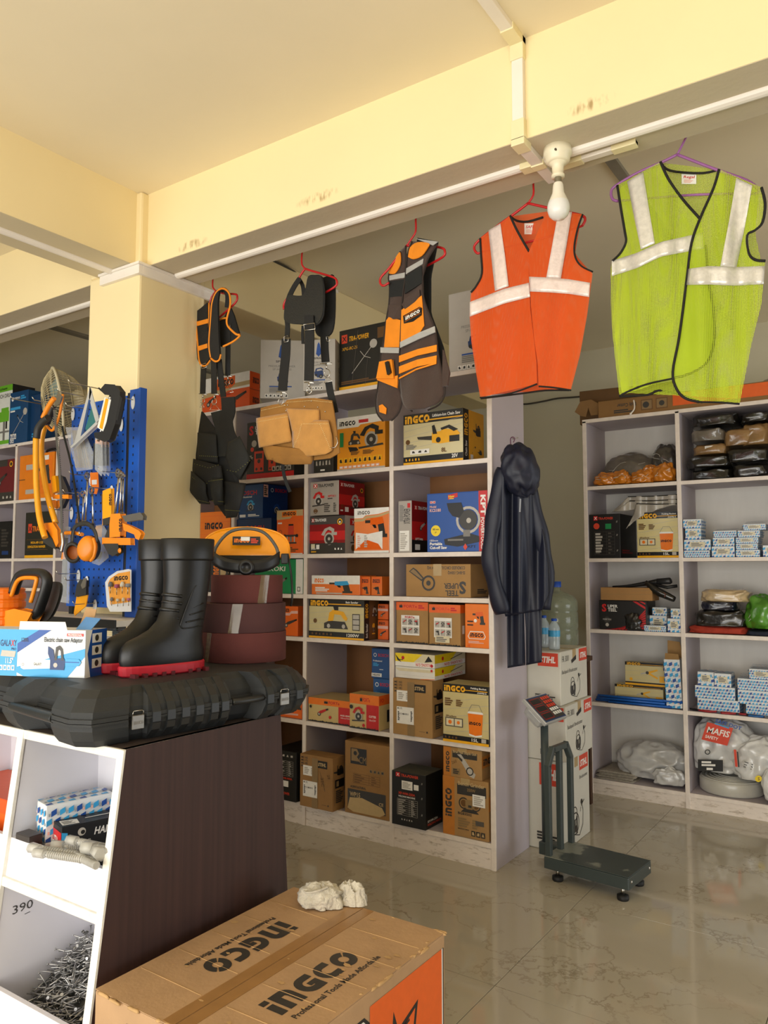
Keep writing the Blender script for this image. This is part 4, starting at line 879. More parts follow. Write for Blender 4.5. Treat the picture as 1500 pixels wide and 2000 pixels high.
GMESH = meshcloth('cade3a', 'gmesh', .14, 640); OMESH = meshcloth('ee6420', 'omesh', .62, 1500)
REFL = mat('dedad0', .28, .25, var=.12, vs=60, bump=.12, bs=120, key='refl'); REFP = mat('ead9d2', .3, .15, var=.1, vs=60, bump=.12, bs=120, key='reflp'); BIND = mat('17140f', .8, var=.1, key='bind')
REDP = mat('c01f22', .3, var=.05, key='redp'); PURP = mat('9a5f9c', .35, var=.05, key='purp'); STL = mat('b9b4a8', .3, 1, var=.05, key='stl')
# line the hangers hook over, strung just behind the beam
struct('trim_10', MB().tube([(-3.2, YH, 3.075), (3.6, YH, 3.075)], .004, STL, 6))
def hanger(label, C, hook, la, ra, bar, m, r=.0055, Q=None):
    Q = Q or (lambda x, y: at(x, y, y=YH)); t0 = Q(*C(hook[-1])); t = thing('clothes_hanger', label, 'hanger', t0)
    loc = lambda pts: [Q(*C(p))-t0 for p in pts]
    h = loc(hook); x0, z0 = h[0].x, 3.082-t0.z
    top = [Vector((x0-.022, 0, z0-.02)), Vector((x0-.02, 0, z0-.002)), Vector((x0-.008, 0, z0+.0035)), Vector((x0+.004, 0, z0-.004)), Vector((x0+.004, 0, z0-.025))] if Q is not None and abs(t0.y-YH) < .01 else []
    MB().tube(smooth(top+h, 3), r*.8, m, 8).build('hook', t)
    MB().tube(smooth(loc(la), 4), r, m, 8).build('arm', t); MB().tube(smooth(loc(ra), 4), r, m, 8).build('arm', t)
    if bar: MB().tube(smooth(loc(bar), 3), r*.85, m, 8).build('bar', t)
c5 = crop(860, 240, 2.344)
def T(C, pts): return [C(p) for p in pts]
def vest(label, C, D, m, mb_, Lp, Rp, strips, stripm, binds, back, tagbox, tagtext, extra=None):
    t = thing('safety_vest', label, 'vest', (0, 0, 0))
    o = at(*C(tagbox[0]), y=YH); t.location = o
    Qf = lambda x, y: at(x, y, y=D(x, y))-o; Qb = lambda x, y: at(x, y, y=YH+.035+.01*math.sin(x*.06+y*.01))-o; Qs = lambda x, y: at(x, y, y=D(x, y)-.004)-o
    mb = MB(); patch(mb, T(C, Lp[0]), T(C, Lp[1]), Qf, m, 44, 18); mb.build('front_panel', t)
    Q2 = lambda x, y: at(x, y, y=D(x, y)-.010)-o
    mb = MB(); patch(mb, T(C, Rp[0]), T(C, Rp[1]), Q2, m, 44, 18); mb.build('front_panel', t)
    mb = MB(); patch(mb, T(C, back[0]), T(C, back[1]), Qb, m, 40, 22); mb.build('back_panel', t)
    for side, pts in strips:
        mb = MB(); off = .004 if side == 'l' else .014
        q = lambda x, y: at(x, y, y=D(x, y)-off)-o
        a, b = pts; patch(mb, T(C, a), T(C, b), q, stripm, 24, 5); mb.build('reflective_strip', t, solid=.0008)
    for off, pts in binds:
        mb = MB(); q = lambda x, y: at(x, y, y=D(x, y)-off)-o
        mb.tube([q(*p) for p in sm2(T(C, pts), 4)], .0048, BIND, 6, flat=.7); mb.build('binding', t)
    a, b = C(tagbox[0]), C(tagbox[1]); mb = MB(); oy = YH+.028
    p0 = at(a[0], b[1], y=oy)-o; p1 = at(b[0], b[1], y=oy)-o; p2 = at(a[0], a[1], y=oy)-o
    w_ = (p1-p0).length; h_ = (p2-p0).length; U = (p1-p0).normalized(); V = (p2-p0).normalized(); Nn = U.cross(V)
    put(mb, p0, U, V, Nn, w_, h_, [('r', 0, 0, 1, 1, 'w'), ('t', tagtext, .5, .55, .25, 'r', dict(al='c', fw=.75, it=.2)), ('ls', .15, .1, .85, .45, 4, 'p')]); mb.build('neck_label', t)
    if extra: extra(t, o)
    return t
# green mesh vest
DG = lambda x, y: YH-.045+.014*math.sin((x-1200)*.055+(y-400)*.006)+.010*math.sin((x-1250)*.11-.02*(y-300)*.3)-.02*max(0, 1-abs(x-1350)/150)
gL = ([(810, 285), (828, 400), (845, 500), (850, 545), (825, 595), (788, 632), (780, 660), (780, 800), (785, 930), (800, 1080), (820, 1250)], [(1008, 178), (1045, 258), (1110, 350), (1190, 440), (1215, 560), (1228, 720), (1250, 850), (1256, 980), (1225, 1090), (1150, 1145), (1065, 1170)])
gR = ([(1276, 212), (1250, 300), (1190, 435), (1150, 550), (1130, 700), (1110, 860), (1090, 1000), (1064, 1140), (1080, 1215), (1120, 1260), (1185, 1278)], [(1470, 295), (1487, 370), (1475, 455), (1440, 492), (1405, 515), (1412, 595), (1440, 626), (1488, 632), (1470, 830), (1425, 1010), (1370, 1287)])
gB = ([(1008, 182), (950, 220), (815, 300), (850, 545), (800, 640), (790, 900), (830, 1235)], [(1276, 214), (1330, 235), (1462, 300), (1440, 500), (1470, 640), (1440, 900), (1360, 1262)])
vest('bright lime green mesh safety vest with silver strips on purple hanger', c5, DG, GMESH, None, gL, gR,
     [('l', ([(855, 268), (885, 420), (918, 580)], [(928, 224), (955, 390), (982, 552)])), ('l', ([(785, 632), (900, 595), (1010, 545), (1202, 502)], [(785, 702), (900, 665), (1010, 612), (1208, 575)])), ('r', ([(1355, 252), (1322, 450), (1282, 655)], [(1428, 286), (1395, 470), (1356, 662)])), ('r', ([(1136, 668), (1230, 655), (1350, 660), (1486, 655)], [(1126, 742), (1230, 740), (1350, 745), (1480, 738)]))], REFL,
     [(.003, gL[0][:6]), (.003, gL[1][:4]), (.004, gL[1][4:]), (.003, [(1065, 1170), (950, 1195), (870, 1225), (820, 1250)]), (.014, gR[0]), (.014, gR[1][:8]), (.014, [(1185, 1278), (1280, 1280), (1370, 1287)])], gB, [(1105, 232), (1172, 280)], 'Regal',
     lambda t, o: (MB().tube([at(*c5(p), y=YH+.02)-o for p in sm2([(1010, 180), (1030, 208), (1080, 224), (1200, 230), (1276, 214)], 3)], .0045, BIND, 6).build('binding', t), MB().tube([at(*c5(p), y=YH+.035)-o for p in sm2([(820, 1252), (950, 1245), (1000, 1225), (1100, 1245), (1200, 1280)], 3)], .0045, BIND, 6).build('binding', t)))
hanger('purple plastic hanger holding the lime green safety vest', c5, [(1128, 60), (1108, 100), (1085, 145)], [(1085, 145), (1010, 182), (900, 230), (800, 290), (782, 320), (790, 350), (812, 358)], [(1085, 145), (1180, 182), (1275, 218), (1400, 262), (1452, 300), (1455, 318), (1440, 325)], [(812, 358), (900, 350), (1120, 332), (1300, 325), (1440, 325)], PURP)
# orange vest
DO = lambda x, y: YH-.04+.010*math.sin((x-930)*.075+(y-420)*.008)-.015*max(0, 1-abs(x-1035)/110)
oL = ([(182, 528), (186, 600), (190, 690), (165, 745), (140, 776), (134, 880), (142, 1000), (160, 1120), (183, 1258)], [(320, 425), (345, 480), (375, 535), (406, 588), (406, 720), (412, 860), (430, 1000), (440, 1100), (443, 1195)])
oR = ([(495, 403), (465, 460), (435, 525), (404, 588), (408, 700), (416, 850), (431, 1000), (446, 1100), (450, 1206)], [(652, 418), (630, 480), (614, 560), (618, 615), (645, 655), (698, 682), (672, 880), (640, 1060), (597, 1224)])
oB = ([(320, 428), (240, 480), (186, 535), (190, 690), (145, 780), (150, 1000), (190, 1248)], [(495, 405), (570, 410), (648, 420), (616, 600), (690, 685), (650, 950), (590, 1215)])
vest('bright orange safety vest with white strips hanging beside the bulb', c5, DO, OMESH, None, oL, oR,
     [('l', ([(220, 492), (235, 630), (250, 770)], [(275, 460), (295, 600), (313, 748)])), ('l', ([(135, 820), (200, 795), (290, 760), (405, 732)], [(135, 887), (200, 862), (290, 828), (411, 797)])), ('r', ([(540, 405), (512, 560), (485, 708)], [(603, 407), (578, 560), (552, 712)])), ('r', ([(406, 704), (500, 708), (590, 716), (686, 732)], [(410, 772), (500, 776), (590, 783), (681, 797)]))], REFP,
     [(.003, oL[0][:5]), (.003, oL[1][:4]), (.013, oR[1][:6]), (.003, [(183, 1258), (260, 1250), (350, 1230), (443, 1195)]), (.013, [(450, 1206), (520, 1212), (597, 1224)])], oB, [(385, 460), (436, 510)], 'SAFE',
     lambda t, o: (MB().tube([at(*c5(p), y=YH+.02)-o for p in sm2([(322, 428), (350, 448), (400, 452), (470, 432)], 3)], .0045, BIND, 6).build('binding', t), MB().tube([at(*c5(p), y=YH+.035)-o for p in sm2([(186, 1262), (380, 1238), (480, 1225), (590, 1224)], 3)], .004, BIND, 6).build('binding', t)))
hanger('red plastic hanger holding the orange safety vest', c5, [(426, 280), (426, 330), (402, 368)], [(402, 368), (340, 415), (250, 480), (170, 545), (155, 575), (170, 597), (190, 590)], [(402, 368), (490, 388), (580, 408), (650, 425), (663, 445), (650, 472)], [(190, 590), (300, 570), (500, 520), (650, 472)], REDP)

# ---- tool vest
c4 = crop(360, 420, 2.5)
BRN = mat('3f2d25', .85, var=.1, vs=20, bump=.25, bs=260, sheen=.2, key='brn'); ORC = mat('ee8d17', .8, var=.07, vs=18, bump=.2, bs=260, key='orc'); GRB = mat('b9b9b6', .4, .2, var=.08, key='grb'); BKM = mat('15191a', .75, var=.15, vs=400, key='bkm'); BLW = mat('151514', .75, var=.1, bump=.2, bs=400, key='blw')
o3 = at(*c4((1100, 960)), y=YH)
tv = thing('tool_vest', 'brown and orange tool vest with pockets on red hanger', 'vest', o3)
# the vest hangs turned: its right side nearer the viewer
def DV(x, y): return YH-.02-(x-800)*.0012+.006*math.sin(x*.12+y*.01)
def Q3(off): return lambda x, y: at(x, y, y=DV(x, y)-off)-o3
V3 = Vector((0, -1, 0))
rL = [(1112, 128), (1088, 200), (1080, 300), (1066, 400), (1060, 500), (1056, 600), (1050, 700), (1048, 800), (1062, 885), (1080, 930), (1112, 958)]
rR = [(1238, 140), (1190, 215), (1165, 300), (1168, 400), (1195, 480), (1226, 560), (1240, 680), (1264, 790), (1272, 870), (1245, 925), (1190, 952)]
lL = [(1055, 178), (1000, 285), (1003, 350), (1000, 430), (985, 520), (975, 600), (962, 660), (955, 740), (945, 840), (935, 900), (940, 965), (970, 1006)]
lR = [(1082, 150), (1082, 280), (1075, 350), (1068, 430), (1060, 520), (1058, 600), (1054, 660), (1050, 740), (1045, 830), (1065, 890), (1050, 960), (1012, 1004)]
mb = MB(); patch(mb, T(c4, lL), T(c4, lR), Q3(0), BRN, 50, 12); mb.build('front_panel', tv, solid=.006)
def Q3b(x, y): 
    p = Q3(.028)(x, y); k = max(0, (y-690)/130); u = (x-825)/45
    if k > 0: p.y -= .04*min(k, 1)*max(0, 1-u*u)
    return p
mb = MB(); patch(mb, T(c4, rL), T(c4, rR), Q3b, BRN, 50, 16); mb.build('front_panel', tv, solid=.006)
mb = MB(); patch(mb, T(c4, [(1140, 112), (1100, 300), (1090, 500), (1070, 700), (1090, 900)]), T(c4, [(1240, 130), (1205, 300), (1205, 480), (1265, 640), (1298, 780)]), lambda x, y: at(x, y, y=YH+.05)-o3, BKM, 30, 10); mb.build('back_panel', tv, solid=.006)
mb = MB(); slab(mb, T(c4, [(1268, 660), (1300, 770), (1290, 835), (1265, 840)]), Q3(.03), BRN, .012); mb.build('side_tab', tv)
def piece(nm, pts, off, m, t=.003, smn=0):
    P = T(c4, pts); P = sm2(P+[P[0]], 3)[:-1] if smn else P
    mb = MB(); slab(mb, P, Q3(off), m, t); return mb.build(nm, tv, bevel=.001)
piece('shoulder_pad', [(1095, 205), (1105, 160), (1140, 135), (1195, 140), (1190, 160), (1160, 200), (1120, 215)], .045, ORC, .004, 1)
piece('shoulder_pad', [(1000, 285), (1015, 245), (1050, 185), (1058, 200), (1055, 245), (1030, 285)], .010, ORC, .004, 1)
piece('reflective_band', [(1165, 122), (1238, 132), (1215, 148), (1140, 118)], .046, GRB)
piece('reflective_band', [(1086, 262), (1168, 215), (1165, 238), (1084, 288)], .036, GRB); piece('reflective_band', [(1003, 298), (1080, 282), (1078, 305), (1003, 318)], .008, GRB)
piece('mesh_insert', [(1082, 300), (1160, 250), (1162, 330), (1078, 385)], .036, BKM); piece('mesh_insert', [(1005, 325), (1075, 315), (1070, 395), (1003, 400)], .008, BKM)
piece('chest_pocket', [(1062, 465), (1160, 395), (1172, 540), (1150, 575), (1058, 625)], .036, ORC); piece('chest_pocket', [(1000, 500), (1058, 515), (1056, 645), (978, 645), (988, 515)], .008, ORC)
piece('pocket_flap', [(1066, 440), (1078, 412), (1150, 365), (1152, 395), (1125, 430), (1080, 460)], .040, BRN, .005); piece('pocket_flap', [(1000, 442), (1060, 440), (1060, 505), (1020, 508), (1000, 490)], .012, BRN, .005)
piece('reflective_band', [(1056, 622), (1150, 575), (1224, 545), (1226, 572), (1150, 604), (1056, 648)], .040, GRB, .004); piece('reflective_band', [(960, 648), (1052, 650), (1052, 674), (960, 672)], .012, GRB, .004)
for y0, y1, h in ((690, 636, 32), (742, 688, 36), (796, 722, 8)):
    mb = MB(); P = T(c4, [(1054, y0), (1145, (y0+y1)/2-6), (1238, y1), (1238, y1+h), (1145, (y0+y1)/2+h-6), (1054, y0+h)]); slab(mb, P, lambda x, y: Q3b(x, y)+Vector((0, -.006, 0)), ORC, .004); mb.build('webbing_loops', tv)
piece('pen_pocket', [(960, 720), (1020, 708), (1030, 800), (945, 800)], .014, ORC, .014); piece('pen_pocket', [(945, 806), (1042, 845), (1046, 785), (1030, 790), (950, 795)], .012, ORC, .008)
piece('buckle', [(985, 722), (1000, 715), (1012, 770), (996, 782)], .032, BPL, .010)
piece('maker_patch', [(952, 932), (968, 925), (988, 945), (985, 972), (955, 962)], .010, ORC, .003)
bp = piece('maker_badge', [(1070, 494), (1150, 450), (1160, 456), (1158, 488), (1120, 520), (1074, 530)], .042, BPL, .003)
a, b, d3 = c4((1076, 522)), c4((1156, 478)), c4((1074, 496)); p0, p1, p2 = Q3(.0475)(*a), Q3(.0475)(*b), Q3(.0475)(*d3)
mb = MB(); U = p1-p0; V = p2-p0; put(mb, p0, U.normalized(), V.normalized(), V3, U.length, V.length, [('g', .06, .22, .62, 'w', dict(fw=.88)), ('l', .02, .02, .98, .02, .06, 'o'), ('l', .02, .98, .98, .98, .06, 'o')]); mb.build('maker_lettering', tv)
mb = MB()
for E_, off in ((rL, .034), (rR, .034), (lL, .006), (lR, .008)): mb.tube([Q3(off)(*p) for p in sm2(T(c4, E_), 3)], .004, mat('2c211b', .8, key='brn2'), 5)
mb.build('edge_piping', tv)
hanger('red plastic hanger holding the brown tool vest', c4, [(1130, 24), (1130, 80), (1110, 115), (1086, 150)], [(1086, 150), (1060, 180), (1000, 260), (960, 305), (958, 335), (975, 345), (1000, 330)], [(1086, 150), (1140, 150), (1195, 150), (1255, 160), (1272, 175), (1262, 205), (1180, 250)], None, REDP, Q=lambda x, y: at(x, y, y=YH-(x-800)*.0012 if x > 820 else YH))
# ---- leather harness with tan pouch
c6 = crop(380, 540, 3.947)
LEA = mat('191b1a', .42, var=.1, vs=10, bump=.2, bs=200, key='lea'); TAN = mat('c08a44', .85, var=.14, vs=16, bump=.22, bs=160, sheen=.3, key='tan'); TAN2 = mat('96682c', .85, var=.14, vs=12, bump=.22, bs=160, key='tan2'); STI = mat('e3c98c', .7, key='sti')
o2 = at(*c6((880, 360)), y=YH); hv = thing('tool_harness', 'black leather shoulder harness with hanging straps on red hanger', 'harness', o2)
def Q2(off, k=.0): return lambda x, y: at(x, y, y=YH-.02-off-k*.001*(x-600))-o2
def pc(nm, par, C, pts, Q, m, t=.004, smn=0, bev=.001):
    P = T(C, pts); P = sm2(P+[P[0]], 3)[:-1] if smn else P
    mb = MB(); slab(mb, P, Q, m, t); return mb.build(nm, par, bevel=bev)
pc('back_yoke', hv, c6, [(985, 20), (1040, 2), (1082, 10), (1088, 250), (1075, 400), (1045, 455), (1000, 468), (955, 455), (930, 380), (900, 200)], Q2(-.06), BLW, .010, 1)
pc('front_yoke', hv, c6, [(715, 195), (740, 152), (800, 158), (850, 150), (872, 90), (890, 8), (940, -2), (985, 8), (1000, 110), (998, 250), (985, 320), (940, 372), (850, 366), (760, 362), (712, 345), (704, 300)], Q2(.01), LEA, .012, 1, .003)
mb = MB(); mb.tube([Q2(.016)(*p) for p in sm2(T(c6, [(890, 8), (872, 90), (850, 150), (800, 158), (742, 153), (715, 195), (705, 300), (712, 345), (850, 366), (940, 372), (985, 320), (998, 250), (1000, 110), (985, 8)]), 3)], .005, BLW, 6); mb.build('yoke_piping', hv)
mb = MB(); web(mb, T(c6, [(815, 15), (770, 80), (725, 180), (712, 300), (720, 380), (715, 470)]), 9, Q2(.0), BLW, .004); mb.build('side_strap', hv)
mb = MB(); web(mb, T(c6, [(800, 10), (835, 70), (845, 150)]), 7, Q2(-.03), BLW, .004); mb.build('neck_strap', hv)
mb = MB(); web(mb, T(c6, [(885, 300), (888, 420), (888, 600), (884, 805)]), 18, Q2(.026), BLW, .005); mb.build('centre_strap', hv)
mb = MB(); web(mb, T(c6, [(708, 480), (705, 600), (690, 750), (680, 880)]), 17, Q2(.0), BLW, .004); mb.build('left_strap', hv)
mb = MB(); web(mb, T(c6, [(1003, 460), (1005, 560), (1012, 660)]), 15, Q2(-.05), BLW, .004); mb.build('right_strap', hv)
mb = MB(); web(mb, T(c6, [(838, 380), (835, 450), (838, 520)]), 5, Q2(-.02), BLW, .004); mb.build('loose_strap', hv)
def frame(nm, par, C, pts, Q, r=.002, m=CHROME):
    mb = MB(); mb.tube([Q(*p) for p in T(C, pts)], r, m, 6, closed=True); return mb.build(nm, par)
frame('buckle', hv, c6, [(842, 370), (925, 360), (930, 405), (848, 415)], Q2(.034), .0022); frame('buckle', hv, c6, [(690, 465), (722, 455), (722, 500), (692, 508)], Q2(.008), .0018); frame('buckle', hv, c6, [(1015, 465), (1042, 462), (1042, 498), (1020, 500)], Q2(-.042), .0016)
def snap(par, C, top, ring, Q, s=1.0):
    mb = MB(); a = C(top); b = C(ring); d = Vector((b[0]-a[0], b[1]-a[1]))
    P = lambda u, v: Q(a[0]+d.x*u-d.y*v, a[1]+d.y*u+d.x*v)
    mb.tube([P(0, -.35), P(.06, -.42), P(.02, .42), P(0, .35)], .0022*s, CHROME, 6); mb.tube([P(0, -.3), P(0, .3)], .0022*s, CHROME, 6)
    mb.tube([P(.05, 0), P(.4, 0)], .0045*s, CHROME, 8); mb.tube(smooth([P(.4, 0), P(.5, -.17), P(.8, -.2), P(1, 0), P(.8, .2), P(.55, .12)], 3), .0022*s, CHROME, 6); return mb.build('snap_hook', par)
snap(hv, c6, (884, 815), (884, 905), Q2(.028), 1.2); snap(hv, c6, (672, 890), (662, 990), Q2(.002), 1.0); snap(hv, c6, (1015, 668), (1022, 780), Q2(-.045), .9)
frame('triangle_ring', hv, c6, [(1022, 760), (1000, 820), (1062, 806)], Q2(-.045), .002)
mb = MB(); web(mb, T(c6, [(1035, 815), (1050, 900), (1075, 1000), (1085, 1050)]), 13, Q2(-.05), BLW, .004); mb.build('tail_strap', hv)
hanger('red plastic hanger holding the black leather harness', c4, [(574, 196), (574, 240), (590, 262)], [(590, 262), (570, 290), (520, 380), (488, 430), (486, 460)], [(590, 262), (620, 272), (690, 292), (735, 308), (746, 330), (735, 350), (690, 378)], None, REDP)
o2b = at(*c4((620, 1010)), y=YH); pz = thing('tool_pouch', 'tan suede leather tool pouch clipped below the black harness', 'tool pouch', o2b)
def QP(off): return lambda x, y: at(x, y, y=YH-.015-off)-o2b
pc('back_plate', pz, c4, [(378, 945), (430, 930), (495, 920), (505, 906), (560, 899), (640, 896), (722, 908), (732, 960), (745, 1050), (760, 1160), (715, 1186), (630, 1196), (560, 1200), (480, 1180), (420, 1150), (385, 1110), (372, 1040)], QP(.0), TAN2, .006, 0, .002)
def pocket(nm, pts_l, pts_r, depth, m, base=.006):
    mb = MB(); l, r = T(c4, pts_l), T(c4, pts_r); ys = [p[1] for p in l+r]; y0, y1 = min(ys), max(ys); xs = [p[0] for p in l+r]; xa, xb = min(xs), max(xs)
    def Q(x, y):
        u = (x-xa)/(xb-xa); v = (y-y0)/(y1-y0); return at(x, y, y=YH-.015-base-depth*max(0, 4*u*(1-u))**.5*(.35+.65*math.sin(PI*min(max(v, .0), 1)*.85+.25)))-o2b
    patch(mb, l, r, Q, m, 14, 16); o_ = mb.build(nm, pz, solid=.005); return o_, Q
pocket('lower_pocket', [(380, 1120), (395, 1170), (405, 1195)], [(632, 1150), (632, 1180), (625, 1205)], .03, TAN2); pocket('lower_pocket', [(400, 1150), (440, 1205), (490, 1218)], [(630, 1160), (628, 1195), (620, 1216)], .03, TAN2)
pocket('upper_pocket', [(498, 945), (515, 1000), (528, 1060)], [(660, 950), (662, 1000), (660, 1060)], .025, TAN)
_, QL = pocket('left_pocket', [(352, 992), (356, 1060), (366, 1136)], [(505, 966), (515, 1040), (528, 1105)], .032, TAN)
_, QR = pocket('right_pocket', [(530, 1002), (527, 1080), (530, 1130), (545, 1186)], [(704, 1002), (722, 1080), (726, 1150), (690, 1168)], .036, TAN)
def stitch(Qf, pts, n, par):
    mb = MB(); P = resample(T(c4, pts), n)
    for p in P: 
        q = Qf(p.x, p.y)+Vector((0, -.004, 0)); mb.box(q.x-.0022, q.y-.001, q.z-.0012, q.x+.0022, q.y+.001, q.z+.0012, STI)
    mb.build('stitching', par, kind='stuff')
stitch(QL, [(354, 1012), (505, 985)], 22, pz); stitch(QR, [(532, 1020), (704, 1020)], 24, pz); stitch(QR, [(575, 1022), (560, 1080), (535, 1135)], 16, pz); stitch(QR, [(665, 1022), (690, 1080), (715, 1140)], 16, pz); stitch(QP(.007), [(380, 955), (495, 930)], 18, pz); stitch(QP(.007), [(505, 915), (625, 906), (720, 915)], 30, pz)
for p in ((490, 928), (497, 955), (505, 928), (508, 955), (652, 938), (587, 935), (688, 960), (620, 908)):
    q = QP(.008)(*c4(p)); MB().ball((q.x, q.y, q.z), .004, CHROME, 8).build('rivet', pz)
mb = MB(); mb.tube(smooth([QP(.02)(*c4(p)) for p in ((740, 1080), (748, 1110), (735, 1135), (715, 1135))], 3), .002, CHROME, 6); mb.build('hammer_loop', pz)
mb = MB(); web(mb, T(c4, [(480, 1200), (486, 1260), (500, 1310), (518, 1352)]), 6, QP(-.01), BLW, .003); mb.build('belt_tail', pz)
# ---- black apron harness with orange trim
o1 = at(*c4((190, 980)), y=YH); h1 = thing('tool_apron', 'black fabric tool pouch apron with orange-trimmed shoulder straps on red hanger', 'tool apron', o1)
def Q1(off): return lambda x, y: at(x, y, y=YH-.02-off)-o1
ORB = mat('e88a14', .7, key='orb')
pc('shoulder_yoke', h1, c6, [(5, 290), (60, 250), (110, 205), (112, 400), (118, 600), (125, 640), (90, 682), (55, 682), (35, 640), (22, 480)], Q1(.0), BLW, .012)
pc('shoulder_yoke', h1, c6, [(125, 330), (135, 210), (160, 140), (200, 105), (190, 200), (192, 350), (198, 500), (203, 600), (190, 640), (160, 650), (125, 625), (112, 520)], Q1(.03), BLW, .012, 1)
pc('shoulder_yoke', h1, c6, [(190, 345), (240, 320), (278, 225), (310, 300), (355, 450), (300, 500), (215, 545), (195, 480)], Q1(-.03), BLW, .010)
for pts, off, r in (([(5, 290), (22, 480), (35, 640), (55, 685), (90, 685), (122, 645)], .012, .0055), ([(112, 205), (112, 400), (116, 560), (122, 630)], .014, .0055), ([(125, 625), (112, 520), (125, 330), (135, 210), (160, 135), (200, 95), (240, 100), (270, 140), (275, 220), (255, 300), (248, 350), (262, 390), (320, 445), (352, 452), (300, 500), (220, 540)], .040, .006), ([(203, 600), (190, 642), (160, 655), (125, 630)], .044, .0055), ([(190, 335), (215, 325), (245, 320)], .0, .006)):
    mb = MB(); mb.tube([Q1(off)(*p) for p in sm2(T(c6, pts), 4)], r, ORB, 6, flat=.8); mb.build('orange_trim', h1)
for a in ([(20, 350), (105, 328), (105, 358), (22, 380)], [(30, 540), (112, 515), (112, 545), (34, 572)]): pc('orange_band', h1, c6, a, Q1(.013), ORB, .003)
mb = MB(); web(mb, T(c6, [(205, 110), (235, 105), (262, 150), (258, 240)]), 9, Q1(.0), BLW, .008); mb.build('collar', h1)
for nm, pts, wd, off in (('strap', [(72, 690), (68, 800), (65, 905)], 10, .0), ('strap', [(150, 640), (152, 760), (153, 905)], 10.5, .02), ('strap', [(190, 640), (205, 780), (225, 930)], 10.5, .01), ('strap', [(262, 400), (260, 560), (258, 765)], 9, -.02)):
    mb = MB(); web(mb, T(c6, pts), wd, Q1(off), BLW, .004); mb.build(nm, h1)
frame('buckle', h1, c6, [(50, 680), (88, 668), (92, 700), (56, 710)], Q1(.016), .002); frame('buckle', h1, c6, [(258, 370), (272, 365), (275, 395), (262, 400)], Q1(-.01), .0018)
for a, b, off in (((65, 905), (60, 980), .0), ((153, 905), (150, 990), .02), ((258, 765), (252, 840), -.02)): snap(h1, c6, a, b, Q1(off), .9)
frame('triangle_ring', h1, c6, [(150, 975), (118, 1030), (195, 1030)], Q1(.02), .002); frame('triangle_ring', h1, c6, [(250, 835), (215, 905), (300, 890)], Q1(-.02), .002); frame('triangle_ring', h1, c6, [(60, 975), (42, 1010), (75, 1010)], Q1(.0), .002)
def blackpocket(nm, l, r, depth, base, m=BLW):
    mb = MB(); L_, R_ = T(c4, l), T(c4, r); ys = [p[1] for p in L_+R_]; xs = [p[0] for p in L_+R_]; y0, y1, xa, xb = min(ys), max(ys), min(xs), max(xs)
    def Q(x, y):
        u = (x-xa)/(xb-xa); v = (y-y0)/(y1-y0); return at(x, y, y=YH-.02-base-depth*max(0, 4*u*(1-u))**.5*(.4+.6*math.sin(PI*.9*v+.2)))-o1
    patch(mb, L_, R_, Q, m, 14, 12); mb.build(nm, h1, solid=.004); return Q
BLW2 = mat('1e1f1d', .8, var=.12, bump=.25, bs=300, key='blw2')
mb = MB(); patch(mb, T(c4, [(85, 960), (70, 1060), (55, 1200), (40, 1300), (60, 1380), (150, 1400), (200, 1470)]), T(c4, [(90, 960), (150, 1040), (200, 1100), (215, 1200), (260, 1280), (280, 1360), (250, 1470)]), Q1(.0), BLW, 30, 12); mb.build('pouch_back', h1, solid=.006)
mb = MB(); web(mb, T(c4, [(215, 890), (218, 960), (205, 1010), (220, 1080), (250, 1130)]), 26, Q1(.02), BLW, .006); mb.build('belt', h1)
mb = MB(); web(mb, T(c4, [(160, 960), (170, 1000), (185, 1060), (190, 1180)]), 22, Q1(.01), BLW2, .006); mb.build('belt', h1)
mb = MB(); web(mb, T(c4, [(240, 1075), (280, 1180), (325, 1195), (270, 1290)]), 6, Q1(.01), BLW2, .006); mb.build('belt_tail', h1)
QA = blackpocket('long_pocket', [(66, 1062), (64, 1120), (66, 1200)], [(156, 1072), (160, 1140), (165, 1210)], .03, .015, BLW2); blackpocket('main_pocket', [(45, 1190), (38, 1270), (60, 1390)], [(180, 1225), (190, 1300), (195, 1400)], .05, .012)
blackpocket('side_pocket', [(34, 1250), (28, 1350), (75, 1408)], [(105, 1310), (108, 1360), (125, 1412)], .06, .03, BLW2); blackpocket('front_pocket', [(120, 1285), (135, 1380), (150, 1418)], [(185, 1285), (190, 1350), (195, 1415)], .06, .035, BLW2)
blackpocket('flap_pocket', [(215, 1110), (200, 1180), (230, 1250)], [(270, 1080), (325, 1190), (270, 1290)], .04, .02, BLW2); blackpocket('lower_pocket', [(190, 1300), (195, 1400), (205, 1480)], [(300, 1310), (290, 1370), (255, 1475)], .05, .015)
GST = mat('8d8a3a', .7, key='gst')
mb = MB()
for pts in ([(75, 1175), (160, 1180)], [(50, 1215), (120, 1235), (165, 1220)], [(40, 1280), (75, 1310), (110, 1310)], [(120, 1300), (185, 1290)], [(135, 1395), (190, 1400)], [(210, 1245), (250, 1255), (320, 1200)], [(200, 1440), (270, 1445)], [(60, 1390), (120, 1405)]):
    for p in resample(T(c4, pts), 10): q = Q1(.078)(p.x, p.y); mb.box(q.x-.0022, q.y-.001, q.z-.0008, q.x+.0022, q.y+.001, q.z+.0008, GST)
mb.build('stitching', h1, kind='stuff')
hanger('red plastic hanger holding the black tool apron', c4, [(138, 330), (140, 355), (155, 372)], [(155, 372), (135, 400), (122, 440), (110, 480)], [(155, 372), (200, 384), (245, 386), (258, 395), (248, 430), (170, 500)], None, REDP)
